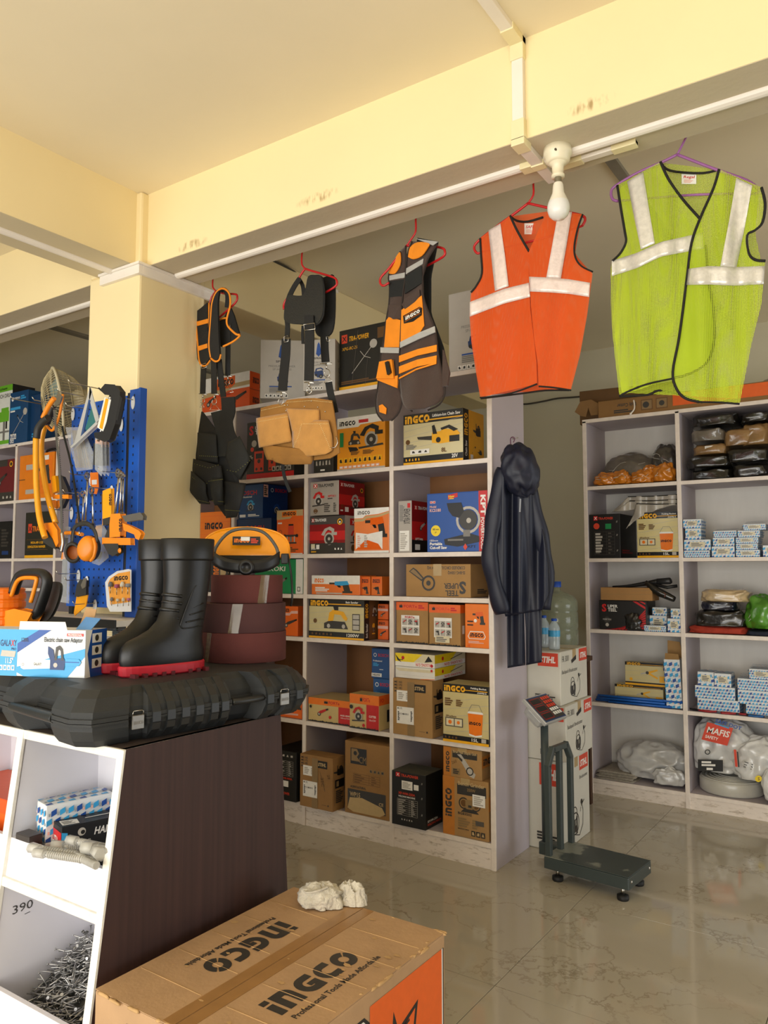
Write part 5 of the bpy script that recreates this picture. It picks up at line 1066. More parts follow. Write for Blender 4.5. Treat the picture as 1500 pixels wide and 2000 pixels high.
# ================================================================ navy raincoat and trousers beside the shelf unit
c8 = crop(900, 820, 2.0833); NAVY = mat('13172a', .5, var=.12, vs=7, bump=.12, bs=30, key='navy')
WC = 3.80; oc = atw(*c8((245, 560)), WC); OUT = -_F
def QN(k, amp=.016, fr=.19):
    def f(x, y):
        u = (x-945)*.14; return atw(x, y, WC-k+amp*math.sin(u*fr*5.2+.006*(y-1000))+amp*.6*math.sin(u*fr*9+1.3-.004*(y-1000)))-oc
    return f
rc = thing('raincoat', 'dark navy hooded raincoat hanging on the end of the shelf unit', 'coat', oc)
mb = MB(); patch(mb, T(c8, [(170, 200), (148, 260), (130, 380), (125, 520), (140, 650), (182, 800)]), T(c8, [(265, 240), (300, 330), (335, 460), (355, 590), (362, 700), (330, 775)]), QN(.04, .02), NAVY, 50, 40); mb.build('body', rc, solid=.004)
mb = MB(); patch(mb, T(c8, [(175, 205), (160, 330), (158, 520), (165, 790)]), T(c8, [(270, 240), (300, 360), (345, 590), (340, 770)]), QN(-.05, .01), NAVY, 30, 24); mb.build('back_panel', rc, solid=.004)
def sleeve(pts, rad, k):
    P = [QN(k, 0)(*p) for p in sm2(T(c8, pts), 5)]; n = len(P); r_ = [lerp(rad[0], rad[1], (i/(n-1)))*(1+.10*math.sin(i*.9)) for i in range(n)]
    MB().tube(P, r_, NAVY, 14, flat=.75).build('sleeve', rc)
sleeve([(178, 200), (150, 300), (130, 430), (118, 560), (140, 680), (170, 785)], (.040, .042), .035); sleeve([(265, 250), (300, 370), (330, 500), (348, 620), (338, 770)], (.042, .038), .01)
mb = MB(); mb.T = Matrix.Translation(QN(.07, 0)(*c8((240, 205)))) @ Matrix.Rotation(YAW, 4, 'Z') @ Matrix.Rotation(-.25, 4, 'Y')
mb.lump((0, 0, 0), (.175, .15, .25), NAVY, 5, .22, 2.2, 36, 2.2, flatb=False, ridge=True); mb.build('hood', rc, sub=1)
mb = MB(); P = T(c8, [(239, 320), (246, 322), (243, 375), (237, 375)]); slab(mb, P, QN(.066, 0), mat('8d8f96', .5, key='zipl'), .002, OUT); mb.build('zip_label', rc)
tr = thing('trousers', 'dark navy waterproof trousers hanging below the raincoat', 'trousers', oc)
for l, r_ in (([(188, 700), (188, 850), (190, 1010)], [(255, 700), (258, 850), (262, 998)]), ([(255, 700), (265, 850), (266, 998)], [(326, 700), (330, 850), (330, 986)])):
    mb = MB(); patch(mb, T(c8, l), T(c8, r_), QN(-.0, .016), NAVY, 30, 14); patch(mb, T(c8, l), T(c8, r_), QN(-.04, .008), NAVY, 30, 14); mb.build('leg', tr, solid=.003)
ch = thing('clothes_hanger', 'dark purple wire hanger of the navy raincoat', 'hanger', oc)
MB().tube(smooth([QN(-.03, 0)(*c8(p)) for p in ((214, 92), (219, 78), (212, 70), (203, 76), (203, 100), (210, 128))], 4), .003, mat('5d3348', .4, key='dpur'), 6).build('hook', ch)
MB().tube(smooth([QN(-.02, 0)(*c8(p)) for p in ((165, 225), (210, 130), (265, 235))], 4), .004, mat('5d3348', .4, key='dpur'), 6).build('arm', ch)
nl = at(*c8((212, 78)), x=XM[-1]+.012)
MB().tube([(nl.x-.002, nl.y, nl.z), (nl.x+.03, nl.y, nl.z+.004)], .003, STL, 6).build('nail_hook', ch).location = -oc

# ================================================================ goods in the centre shelf unit
def shelfbox(name, label, pxl, pxr, pyt, z0, base, pxs=None, d=None, Y=None, front=(), right=(), top=(), **k):
    """box on a shelf; pxs = photo column of its far right edge, which gives the depth"""
    Y = Y if Y is not None else YM+.018
    q = at((pxl+pxr)/2, pyt, y=Y); x1 = at(pxr, pyt, y=Y).x
    if d is None: d = min(max(at(pxs, pyt, x=x1).y-Y, .06), .36)
    return cart(name, label, Y, pxl, pxr, pyt, z0, d, base, front, right, top, **k)
def xtra(u, v, h, fw, su, ink1='k'): return [('r', u, v-.2*h, u+su, v+1.2*h, 'r'), ('t', 'X', u+su*.5, v, h, 'w', dict(al='c', b=2)), ('t', 'TRA-POWER', u+su*1.12, v, h, ink1, dict(fw=fw, it=.15))]
def steel_logo(u, v, h, col='w', c2='r', rot=0): return [('t', 'S', u, v, 2.0*h, c2, dict(b=2)), ('t', 'UPER', u+.13, v+1.05*h, .85*h, col, {}), ('t', 'TEEL', u+.13, v, .85*h, col, {})]
Z1, Z2, Z3, Z4, Z5, Z6, Z7 = [z+.0012 for z in (ZM[6], ZM[5], ZM[4], ZM[3], ZM[2], ZM[1], ZM[0])]
KRAFT = cardboard('a9824f'); KRAFT2 = cardboard('9c7444')
CW_ = 'c'
# --- on top
shelfbox('tool_carton', 'orange and white grinder carton on top of the shelf unit', 396, 488, 733, Z1, 'e5571a', 508, front=[('r', 0, .55, 1, 1, 'w'), ('p', [(0, .42), (.5, .5), (.62, .6), (1, .62), (1, .74), (.6, .72), (.48, .62), (0, .55)], 't'), ('p', [(.32, .6), (.62, .62), (.7, .7), (.7, .95), (.32, .93)], 'O'), ('g', .34, .70, .17, 'k', dict(fw=.33)), ('pic', 'grind', .2, .28, .2, 'd'), ('pic', 'grind', .78, .26, .22, 'd', 1.4), ('t', 'Angle Grinder', .35, .42, .06, 'r')], right=[('g', .3, .68, .17, 'k', dict(fw=.6)), ('g', .3, .12, .17, 'k', dict(fw=.6)), ('l', 0, .5, 1, .5, .01, 'd')], flaps='x')
def spear(lbl, px, py, rz, w, d, h):
    q = at(px, py, z=Z1); U = Vector((math.cos(rz), math.sin(rz), 0)); V = Vector((-math.sin(rz), math.cos(rz), 0)); c = q+U*(w/2)+V*(d/2)
    carton('pressure_washer_carton', lbl, 'carton', (c.x, c.y, Z1), w, d, h, 'bdb7ad', rz=rz, flaps='x',
           front=[('p', [(.40, .72), (.44, .9), (.48, .95), (.52, .9), (.56, .72), (.48, .66)], 'b'), ('l', .40, .71, .56, .71, .01, 'B'), ('t', 'SPEAR', .48, .615, .035, 'd', dict(al='c', fw=.28)), ('t', 'PRESSURE WASHER', .48, .535, .035, 'G', dict(al='c', fw=.6, b=0)), ('t', 'SP-HPW1200', .48, .48, .035, 'G', dict(al='c', fw=.42, b=0)), ('pic', 'wash', .5, .34, .12, 'B'), ('r', .2, .195, .7, .215, 'b'), ('ls', .2, .1, .65, .19, 4, 'G'), ('ic', .1, .02, .62, .075, 6, 'w', 'k')],
           right=[('t', 'SPEAR', .2, .6, .05, 'G', dict(fw=.6)), ('o', .4, .3, .07, .06, 'G'), ('t', '1800W', .25, .16, .05, 'G', dict(fw=.5)), ('ls', .3, .4, .6, .5, 3, 'G')])
spear('grey pressure washer carton standing beside the orange grinder carton', 508, 778, math.radians(38), .27, .28, .36)
spear('grey pressure washer carton half hidden behind the harness straps', 592, 764, math.radians(24), .19, .26, .30)
shelfbox('tool_carton', 'black brush cutter carton with orange lettering on top of the shelf unit', 663, 757, 637, Z1, '22211c', d=.1, Y=YM+.03, front=[('r', 0, 0, 1, .07, 'y'), ('r', .05, .78, .17, .92, 'e'), ('t', 'X', .11, .81, .08, 'k', dict(al='c')), ('t', 'TRA-POWER', .2, .80, .075, 'y', dict(fw=.42, it=.2)), ('t', 'XPG-BC-26', .06, .66, .05, 'y', dict(fw=.32, it=.2, b=0)), ('pic', 'brush', .5, .48, .3, 'l'), ('r', .8, .76, .97, .93, 'n'), ('ls', .05, .1, .95, .16, 2, 'n'), ('l', .28, .1, .4, .95, .008, 'z'), ('l', .55, .05, .62, .6, .006, 'z')], flaps='l')
t_ = shelfbox('pressure_washer_carton', 'grey pressure washer carton partly behind the orange vest', 876, 962, 566, Z1, 'bdb7ad', d=.24, Y=YM+.02, front=[('p', [(.55, .72), (.6, .9), (.64, .95), (.68, .9), (.73, .72), (.64, .66)], 'b'), ('t', 'SPEAR', .64, .615, .035, 'd', dict(al='c', fw=.28)), ('t', 'PRESSURE WASHER', .6, .535, .035, 'G', dict(al='c', fw=.62, b=0)), ('t', 'SP-HPW1200', .6, .48, .035, 'G', dict(al='c', fw=.42, b=0)), ('pic', 'wash', .6, .33, .12, 'B'), ('r', .3, .195, .8, .215, 'b'), ('ls', .3, .1, .75, .19, 4, 'G'), ('ic', .2, .02, .82, .075, 6, 'w', 'k')], flaps='x')
# --- top row
shelfbox('tool_box', 'dark welder box with red base behind the tan pouch', 483, 575, 820, Z2, '33322d', 596, front=[('r', 0, 0, 1, .09, 'r')]+steel_logo(.05, .78, .075)+[('d', .16, .62, .06, 'l'), ('d', .12, .52, .04, 'e'), ('pic', 'weld', .27, .3, .2, 'e'), ('pic', 'weld', .55, .26, .15, 'e'), ('ls', .05, .3, .15, .42, 4, 'l'), ('ic', .55, .11, .95, .19, 5, 'l', 'k')], flaps='l')
shelfbox('tool_box', 'small black box with white handling symbols below the tan pouch', 613, 651, 868, Z2, '2e2d29', d=.10, front=[('ic', .08, .22, .9, .48, 5, 'd', 'l'), ('ls', .35, .06, .7, .14, 1, 'w'), ('t', '/', .85, .75, .15, 'w')], flaps='l')
shelfbox('tool_box', 'yellow boxed tool set with circular saw picture', 659, 752, 812, Z2, 'ee9a1c', 762, front=[('r', .0, 0, 1, .035, 'l'), ('p', [(0, .80), (.45, .80), (.5, .84), (1, .86), (1, 1), (0, 1)], 'w'), ('g', .05, .845, .085, 'k', dict(fw=.34)), ('r', .46, .87, .66, .93, 'r'), ('pic', 'saw', .72, .60, .24, 'k', 1.2), ('pic', 'sand', .37, .58, .15, 'd'), ('r', .06, .45, .14, .72, 'g'), ('p', [(.24, .44), (.42, .42), (.46, .36), (.28, .34)], 'k'), ('ls', .3, .28, .5, .36, 4, 'n'), ('ls', .55, .28, .8, .36, 4, 'n'), ('ic', .04, .13, .95, .24, 9, 'y', 'k'), ('ic', .05, .045, .9, .09, 9, 'p', 'w')], flaps='l')
shelfbox('tool_box', 'black and cream cordless chain saw box in the top right cell', 788, 904, 804, Z2, 'd5c99c', 944, front=[('r', 0, .80, 1, 1, 'k'), ('g', .03, .815, .15, 'y', dict(fw=.42)), ('t', 'Lithium-Ion Chain Saw', .5, .90, .055, 'w', dict(fw=.46)), ('r', .42, .84, 1, .865, 'y'), ('r', 0, .05, 1, .16, 'k'), ('r', 0, 0, 1, .05, 'y')]+[('l', .0, .3+.12*k, 1, .45+.13*k, .006, 'l') for k in range(4)]+[('pic', 'chain', .60, .50, .30, 'y', 1.6), ('d', .08, .45, .05, 'n'), ('r', .12, .2, .45, .29, 'w'), ('ic', .13, .21, .44, .28, 3, 'w', 'd'), ('ic', .03, .06, .3, .14, 5, 'k', 'y'), ('t', '8L', .65, .2, .08, 'n'), ('t', '20V', .82, .075, .07, 'w', dict(fw=.1)), ('ls', .05, .3, .25, .4, 4, 'G')],
         right=[('r', 0, 0, .26, 1, 'k'), ('g', .22, .50, .4/1.0*.35, 'y', dict(rot=90, fw=.42)), ('t', 'Chain Saw', .18, .1, .08, 'w', dict(rot=90, fw=.3)), ('r', .26, 0, 1, 1, 'y'), ('pic', 'chain', .66, .62, .2, 'k', .8), ('pic', 'brush', .5, .25, .08, 'k'), ('pic', 'chain', .78, .22, .09, 'k'), ('r', .32, .05, .45, .15, 'w')], flaps='l')
# --- second row
t_ = shelfbox('tool_case', 'orange plastic tool case left of the blue boxes', 372, 450, 1000, Z3, 'ee7a14', d=.18, front=[('l', 0, .2+.14*k, 1, .2+.14*k, .008, 'O') for k in range(6)]+[('g', .38, .60, .15, 'k', dict(fw=.44)), ('r', .62, .12, .8, .42, 'w'), ('r', .64, .14, .72, .24, 'Y')], flaps='l')
shelfbox('tool_box', 'dark blue saw box lying under another blue saw box', 459, 530, 1013, Z3, '1a3156', 540, front=[('t', 'BOSCH', .3, .6, .2, 'r', dict(fw=.5)), ('ls', .1, .2, .5, .4, 3, 'm')], flaps='l')
zb = at(500, 1013, y=YM+.018).z+.002
shelfbox('tool_box', 'dark blue saw box with red brand lettering on top of another', 467, 514, 938, zb, '1d4372', 562, front=[('t', 'BOSCH', .05, .70, .12, 'r', dict(fw=.7)), ('t', 'Professional', .05, .62, .05, 'w', dict(fw=.5)), ('pic', 'saw', .5, .38, .18, 'm'), ('r', .05, .05, .3, .13, 'w'), ('ls', .4, .06, .9, .14, 2, 'w')], right=[('r', 0, 0, 1, 1, 'B'), ('r', .02, .62, .2, .98, 'p'), ('ls', .04, .66, .18, .94, 5, 'd'), ('o', .36, .84, .06, .045, 'w'), ('t', 'BOSCH', .48, .80, .1, 'r', dict(fw=.46)), ('pic', 'saw', .55, .3, .16, 'b')], flaps='l', Y=YM+.03)
shelfbox('tool_box', 'orange and white router box beside the blue saw boxes', 541, 592, 996, Z3, 'ec6420', 594, front=[('p', [(0, .78), (.5, .80), (.6, .86), (1, .86), (1, 1), (0, 1)], 't'), ('p', [(.2, .84), (.75, .86), (.75, .98), (.2, .96)], 'o'), ('g', .24, .875, .075, 'k', dict(fw=.48)), ('pic', 'router', .55, .45, .24, 'e'), ('o', .15, .5, .05, .04, 'n'), ('ls', .05, .68, .3, .73, 1, 'w'), ('ls', .1, .05, .9, .16, 3, 'n'), ('r', 0, 0, 1, .02, 'w')], flaps='l', Y=YM+.005)
lo = [('r', 0, 0, 1, .28, 'd'), ('p', [(0, .28), (1, .28), (1, .78), (0, .78)], 'R'), ('p', [(0, .36), (1, .36), (1, .6), (0, .6)], 'r')]+xtra(.06, .86, .075, .34, .07, 'w')+[('d', .86, .84, .085, 'y'), ('d', .86, .84, .055, 'k'), ('d', .86, .83, .03, 'w'), ('pic', 'saw', .56, .46, .27, 'l', 1.1), ('r', .05, .14, .16, .26, 'c'), ('r', .2, .12, .29, .24, 'w'), ('t', 'XPT414', .05, .1, .05, 'w', dict(fw=.13)), ('ls', .05, .03, .28, .075, 1, 'y'), ('ic', .7, .08, .95, .17, 3, 'd', 'w')]
shelfbox('tool_box', 'grey and red marble cutter box under the pale one', 601, 674, 1008, Z3, '4b4642', 705, front=lo, right=[('r', 0, 0, 1, 1, 'l'), ('r', .3, .75, .75, .93, 'r'), ('t', 'X', .5, .78, .1, 'w', dict(al='c')), ('d', .5, .15, .09, 'n'), ('pic', 'saw', .6, .45, .2, 'r')], flaps='l')
zb = at(640, 1007, y=YM+.018).z+.003
shelfbox('tool_box', 'pale grey marble cutter box on top of the grey and red one', 602, 662, 940, zb, 'a49b8f', 712, Y=YM+.02, front=xtra(.12, .83, .09, .56, .13)+[('pic', 'saw', .3, .48, .24, 'r'), ('t', 'XPT411', .62, .52, .06, 'r', dict(fw=.28)), ('ls', .62, .46, .88, .5, 1, 'd'), ('ls', .5, .08, .72, .36, 5, 'z'), ('ls', .82, .08, .92, .36, 5, 'z'), ('o', .2, .13, .07, .045, 'n'), ('r', .13, .11, .28, .16, 'n')],
         right=[('r', 0, 0, 1, 1, 'R'), ('p', [(0, .3), (1, .3), (1, .6), (0, .6)], 'r'), ('r', 0, .75, 1, 1, 'R')]+xtra(.06, .84, .085, .42, .09, 'w')+[('d', .88, .78, .07, 'y'), ('d', .88, .78, .045, 'k'), ('pic', 'saw', .62, .42, .24, 'l'), ('r', .22, .1, .36, .24, 'w'), ('o', .12, .25, .055, .035, 'n'), ('ls', .05, .1, .2, .16, 1, 'w')], flaps='l')
shelfbox('tool_box', 'orange and white drill box in shiny film', 692, 762, 992, Z3, 'e9844a', d=.2, Y=YM-.004, front=[('p', [(0, .78), (.25, .78), (.33, .84), (.7, .86), (1, .92), (1, 1), (0, 1)], 'w'), ('p', [(0, .70), (.28, .71), (.36, .77), (.7, .79), (1, .86), (1, .91), (.7, .84), (.33, .82), (.25, .76), (0, .77)], 't'), ('g', .1, .86, .08, 'G', dict(fw=.36)), ('pic', 'drill', .62, .60, .26, 'O', 1.2), ('p', [(.05, .08), (.82, .08), (.82, .48), (.4, .42), (.05, .46)], 'w'), ('p', [(.05, .08), (.8, .08), (.7, .2), (.35, .3)], 'O'), ('r', 0, 0, 1, .05, 'w'), ('ls', .1, .12, .2, .4, 6, 'p'), ('ls', .3, .12, .4, .4, 6, 'l')], flaps='l', rough=.18)
shelfbox('tool_box', 'tall narrow grey and red hammer drill box beside the blue cut-off saw box', 778, 804, 978, Z3, 'aca49a', 842, front=[('r', .68, .86, .9, .95, 'r'), ('t', 'XTRA POWER', .88, .55, .14, 'd', dict(rot=90, fw=.3)), ('ls', .1, .6, .5, .92, 12, 'G'), ('r', .1, .03, .82, .42, 'w'), ('ls', .15, .06, .7, .38, 8, 'l')], right=[('r', 0, 0, 1, 1, 'R'), ('p', [(0, .25), (1, .25), (1, .6), (0, .6)], 'r'), ('r', 0, 0, 1, .24, 'k')]+xtra(.12, .84, .06, .6, .16, 'w')+[('pic', 'grind', .55, .5, .12, 'l'), ('t', 'XPT446', .15, .24, .045, 'w', dict(fw=.4)), ('r', .15, .05, .4, .16, 'w')], flaps='l')
shelfbox('tool_box', 'blue portable cut-off saw box with red edge band', 834, 958, 961, Z3, '1f4f9c', d=.20, Y=YM-.002, front=[('r', .86, 0, 1, 1, 'r'), ('t', 'KPT', .895, .93, .085, 'w', dict(rot=-90, fw=.34, b=2)), ('t', 'POWERTOOLS', .895, .56, .06, 'w', dict(rot=-90, fw=.52)), ('p', [(.36, .88), (.52, .92), (.52, .99), (.36, .96)], 'r'), ('t', 'New', .37, .91, .04, 'Y', dict(rot=5)), ('ls', .38, .885, .5, .905, 1, 'Y'), ('ic', .05, .83, .15, .87, 2, 'p', 'r'), ('t', 'Model', .05, .755, .035, 'p', dict(fw=.11)), ('t', 'KCS180', .05, .685, .05, 'p', dict(fw=.19)), ('d', .15, .36, .095, 'Y'), ('t', '180 mm', .15, .37, .03, 'k', dict(al='c', fw=.11)), ('t', '7"', .15, .31, .03, 'k', dict(al='c')), ('t', '180mm', .05, .175, .035, 'w', dict(fw=.14, b=0)), ('t', 'Portable', .05, .115, .045, 'w', dict(fw=.21, b=2)), ('t', 'Cut-off Saw', .05, .05, .045, 'w', dict(fw=.29, b=2)), ('pic', 'cutoff', .58, .47, .37, 'k'), ('p', [(.61, .075), (.645, .135), (.68, .075), (.645, .02)], 'e'), ('t', 'KPT', .69, .06, .045, 'k', dict(fw=.12, b=0))], flaps='l')
# --- third row
shelfbox('tool_box', 'dark sander box with vertical orange lettering behind the face shield', 395, 417, 1090, Z4, '2c2925', d=.2, front=[('g', .62, .4, .3, 'o', dict(rot=90, fw=.5))], flaps='l')
shelfbox('tool_box', 'grey and orange rotary hammer box behind the face shield', 418, 447, 1090, Z4, '5a564c', d=.2, front=[('g', .35, .5, .25, 'o', dict(rot=90, fw=.42)), ('r', .45, .4, 1, 1, 't'), ('pic', 'drill', .75, .7, .17, 'o')], flaps='l')
shelfbox('tool_box', 'green and white grinder box behind the face shield', 498, 592, 1088, Z4, '1e8f55', d=.2, front=[('r', .86, 0, 1, 1, 'w'), ('t', 'HiKOKI', .18, .66, .13, 'w', dict(fw=.46, it=.1)), ('pic', 'grind', .58, .3, .2, 'G'), ('r', .89, .07, .95, .2, 'd'), ('r', .9, .09, .94, .18, 'w'), ('t', '215', .6, .85, .06, 'd', dict(b=0))], flaps='l')
shelfbox('tool_box', 'flat orange and white rotary tool box, longest of three in a row', 609, 703, 1124, Z4, 'ee7c3a', d=.16, Y=YM+.01, front=[('p', [(0, .55), (1, .55), (1, 1), (0, 1)], 'w'), ('g', .06, .62, .22, 'o', dict(fw=.2)), ('pic', 'drill', .6, .45, .36, 'm', 2.2), ('ls', .08, .15, .4, .4, 3, 'w'), ('ls', .1, .02, .95, .12, 1, 'l')], flaps='l', rough=.2)
for px0, px1, nm in ((704, 723, 'small orange screwdriver box in the middle of three flat boxes'), (725, 746, 'small orange screwdriver box, rightmost of three flat boxes')):
    shelfbox('tool_box', nm, px0, px1, 1126, Z4, 'e0701f', d=.1, Y=YM+.03, front=[('r', .1, .6, .9, .95, 'O'), ('g', .15, .66, .2, 'k', dict(fw=.66)), ('pic', 'drill', .5, .3, .22, 'k')], flaps='l')
shelfbox('tool_carton', 'plain brown cordless saw carton standing upside down', 793, 919, 1102, Z4, KRAFT, 960, front=[('t', 'SS-BHC-150HQ', .92, .78, .085, 'd', dict(rot=180, fw=.26)), ('t', 'CORDLESS CIRCULAR SAW HQ', .92, .93, .085, 'd', dict(rot=180, fw=.58)), ('t', 'S', .93, .46, .34, 'd', dict(rot=180, b=2)), ('t', 'UPER', .82, .42, .16, 'd', dict(rot=180, fw=.22)), ('t', 'TEEL', .82, .2, .16, 'd', dict(rot=180, fw=.2)), ('o', .36, .42, .24, .18, 'd'), ('d', .36, .42, .08, 'd'), ('p', [(.05, .78), (.12, .9), (.18, .82), (.3, .55), (.25, .48)], 'd'), ('p', [(.07, .78), (.12, .86), (.16, .8), (.27, .56), (.25, .53)], 'T')], right=[('ls', .3, .1, .8, .25, 3, 'd')], tape='y')
# --- fourth row
shelfbox('tool_box', 'small orange planer box beside the sanding belts', 550, 582, 1184, Z5, 'ec6a18', 590, front=[('p', [(0, .68), (.5, .68), (.6, .75), (1, .76), (1, .85), (.6, .84), (.5, .77), (0, .77)], 'p'), ('g', .05, .8, .12, 'k', dict(fw=.42)), ('pic', 'grind', .55, .4, .2, 'd', 1.5)], right=[('r', 0, 0, 1, 1, 'O')], flaps='l')
shelfbox('tool_box', 'black and cream belt sander box with orange side lettering', 604, 711, 1164, Z5, 'd0c391', 740, Y=YM+.004, front=[('r', 0, .83, 1, 1, 'k'), ('g', .03, .845, .14, 'y', dict(fw=.33)), ('r', .34, .88, .95, .905, 'y'), ('t', 'Belt Sander', .68, .925, .05, 'w', dict(fw=.22)), ('r', 0, .05, 1, .18, 'k'), ('r', 0, 0, 1, .05, 'y')]+[('l', .0, .22+.14*k, 1, .36+.15*k, .006, 'l') for k in range(4)]+[('pic', 'sand', .5, .50, .34, 'y', 1.25), ('d', .12, .45, .06, 'n'), ('r', .8, .24, .93, .66, 'k'), ('r', .81, .53, .92, .64, 'l'), ('r', .81, .39, .92, .51, 'l'), ('r', .81, .26, .92, .37, 'l'), ('t', '1200W', .7, .075, .075, 'w', dict(fw=.22)), ('ic', .04, .07, .45, .16, 6, 'k', 'n')], right=[('r', 0, 0, .34, 1, 'k'), ('g', .27, .56, .12, 'y', dict(rot=90, fw=.36)), ('t', 'Belt Sander', .24, .06, .08, 'w', dict(rot=90, fw=.36)), ('r', .34, 0, 1, 1, 'n'), ('pic', 'sand', .68, .7, .16, 'l', .8), ('pic', 'bench', .62, .28, .14, 'y', .8)], flaps='l')
for py, z0, lb in ((1211, Z5, 'small orange sander box, lower of two beside the belt sander box'), (1180, None, 'small orange sander box, upper of two beside the belt sander box')):
    zz = z0 or at(750, 1211, y=YM+.12).z+.003
    shelfbox('tool_box', lb, 738, 758, py, zz, 'e8651c', d=.12, Y=YM+.12, front=[('p', [(0, .55), (1, .55), (1, .7), (0, .7)], 'p'), ('g', .1, .76, .14, 'k', dict(fw=.6)), ('pic', 'grind', .5, .3, .2, 'd')], flaps='l')
def forte(k=0): return [('r', 0, .80, 1, 1, 'O'), ('p', [(.1, .86), (.1, .94), (.13, .91), (.155, .95), (.18, .91), (.2, .94), (.2, .86)], 'k'), ('t', 'FORTe', .24, .865, .065, 'e' if k else 'r', dict(fw=.42)), ('ls', .7, .84, .9, .94, 2, 'r')]+[('p', [(i/22, 0), (i/22, .02+.035*((i*7) % 5)/5), ((i+.5)/22, .03+.03*((i*5) % 4)/4), ((i+1)/22, .02), ((i+1)/22, 0)], 'k') for i in range(22)]
def grid6(n=2): return [('r', .17, .2, .74, .68, 'w')]+[('r', .2+.18*i, .24+.2*j, .36+.18*i, .40+.2*j, 'l') for i in range(3) for j in range(n)]+[('pic', ('drill', 'grind', 'saw')[(i+j) % 3], .28+.18*i, .32+.2*j, .06, 'r' if (i+j) % 2 else 'd') for i in range(3) for j in range(n)]
shelfbox('tool_carton', 'brown grinder kit carton with orange top band, left of the two', 774, 836, 1173, Z5, KRAFT, d=.22, front=forte()+grid6()+[('t', 'FORTe', .3, .61, .05, 'r', dict(fw=.3))], flaps='l')
shelfbox('tool_carton', 'brown tool kit carton with orange top band, right of the two', 838, 899, 1181, Z5, KRAFT, 909, Y=YM-.002, front=forte(1)+grid6()+[('r', .22, .08, .68, .24, 'c'), ('ls', .26, .1, .62, .22, 3, 'G')], flaps='l', right=[('r', 0, .8, 1, 1, 'O'), ('r', .3, .3, .7, .5, 'w')])
shelfbox('tool_box', 'bright orange screwdriver box at the right end of the fourth row', 908, 958, 1177, Z5, 'ef7a1c', d=.16, Y=YM-.002, front=[('pic', 'drill', .58, .70, .17, 'O', 1.0), ('l', .1, .6, .35, .6, .03, 'k'), ('l', .1, .52, .35, .52, .03, 'k'), ('p', [(.12, .26), (.22, .38), (.78, .38), (.88, .26), (.82, .2), (.18, .2)], 'w'), ('p', [(.15, .26), (.23, .36), (.77, .36), (.85, .26), (.8, .215), (.2, .215)], 'o'), ('g', .22, .25, .085, 'k', dict(fw=.56)), ('d', .45, .62, .04, 'w'), ('ls', .15, .1, .85, .16, 2, 'p'), ('t', '15', .12, .02, .05, 'e')], flaps='l')
# --- fifth row
shelfbox('tool_carton', 'orange tool box just right of the black case end', 520, 590, 1342, Z6, 'f06c1c', d=.2, front=[('p', [(0, .06), (.9, .1), (.9, .16), (0, .12)], 'p'), ('pic', 'drill', .86, .5, .2, 'k'), ('r', .6, .2, .68, .3, 'w')], flaps='l')
fr = lambda l, nm: [('r', 0, .72, 1, 1, 'o'), ('p', [(.36, .8), (.36, .92), (.385, .88), (.4, .93), (.42, .88), (.44, .92), (.44, .8)], 'k'), ('t', 'FORTe', .46, .8, .11, 'r', dict(fw=.24)), ('r', l, .0, 1, .72, 'r'), ('t', nm, (l+1)/2, .36, .06, 'w', dict(al='c', fw=.24)), ('t', '100mm/720W', (l+1)/2, .26, .05, 'w', dict(al='c', fw=.22, b=0))]+[('p', [(i/22, 0), (i/22, .03+.05*((i*7) % 5)/5), ((i+.5)/22, .04+.04*((i*5) % 4)/4), ((i+1)/22, .03), ((i+1)/22, 0)], 'k') for i in range(22)]
shelfbox('tool_box', 'cream, red and orange angle grinder box lying low beside the cutter box', 598, 690, 1366, Z6, 'cdb377', d=.22, front=fr(.68, 'ANGEL GRINDER')+[('pic', 'grind', .33, .4, .24, 'r', 1.3), ('d', .5, .25, .07, 'r'), ('d', .06, .62, .06, 'k')], flaps='l')
shelfbox('tool_box', 'cream, red and orange marble cutter box in front of blue boxes', 683, 740, 1357, Z6, 'cdb377', 762, Y=YM-.012, front=fr(.58, 'CUTTER')[:-22]+fr(.58, 'CUTTER')[-22:]+[('pic', 'saw', .32, .42, .24, 'r'), ('d', .5, .12, .05, 'r'), ('d', .07, .62, .06, 'k')], right=[('r', 0, .72, 1, 1, 'O'), ('t', 'FO', .1, .8, .11, 'r'), ('r', .7, .2, .95, .55, 'k')], flaps='l')
zb = Z6
shelfbox('tool_box', 'blue boxed drill at the back, lower of two blue boxes', 729, 766, 1326, Z6, '1d5590', d=.13, Y=YM+.20, front=[('o', .2, .86, .05, .035, 'w'), ('t', 'BOSCH', .36, .83, .075, 'r', dict(fw=.5)), ('ls', .1, .5, .5, .7, 3, 'm')], flaps='l')
zb = at(745, 1326, y=YM+.20).z+.002
shelfbox('tool_box', 'blue boxed grinder marked 1450 W, upper of two blue boxes', 726, 764, 1267, zb, '1c4f88', d=.13, Y=YM+.20, front=[('o', .18, .78, .065, .045, 'w'), ('t', 'BOSCH', .34, .73, .1, 'r', dict(fw=.52)), ('t', 'Professional', .08, .56, .05, 'w', dict(fw=.46)), ('ls', .08, .4, .4, .52, 3, 'm'), ('l', .4, .3, .6, .3, .02, 'w'), ('r', 0, .05, .52, .17, 'w'), ('t', '1450W', .05, .075, .07, 'd', dict(fw=.4))], flaps='l')
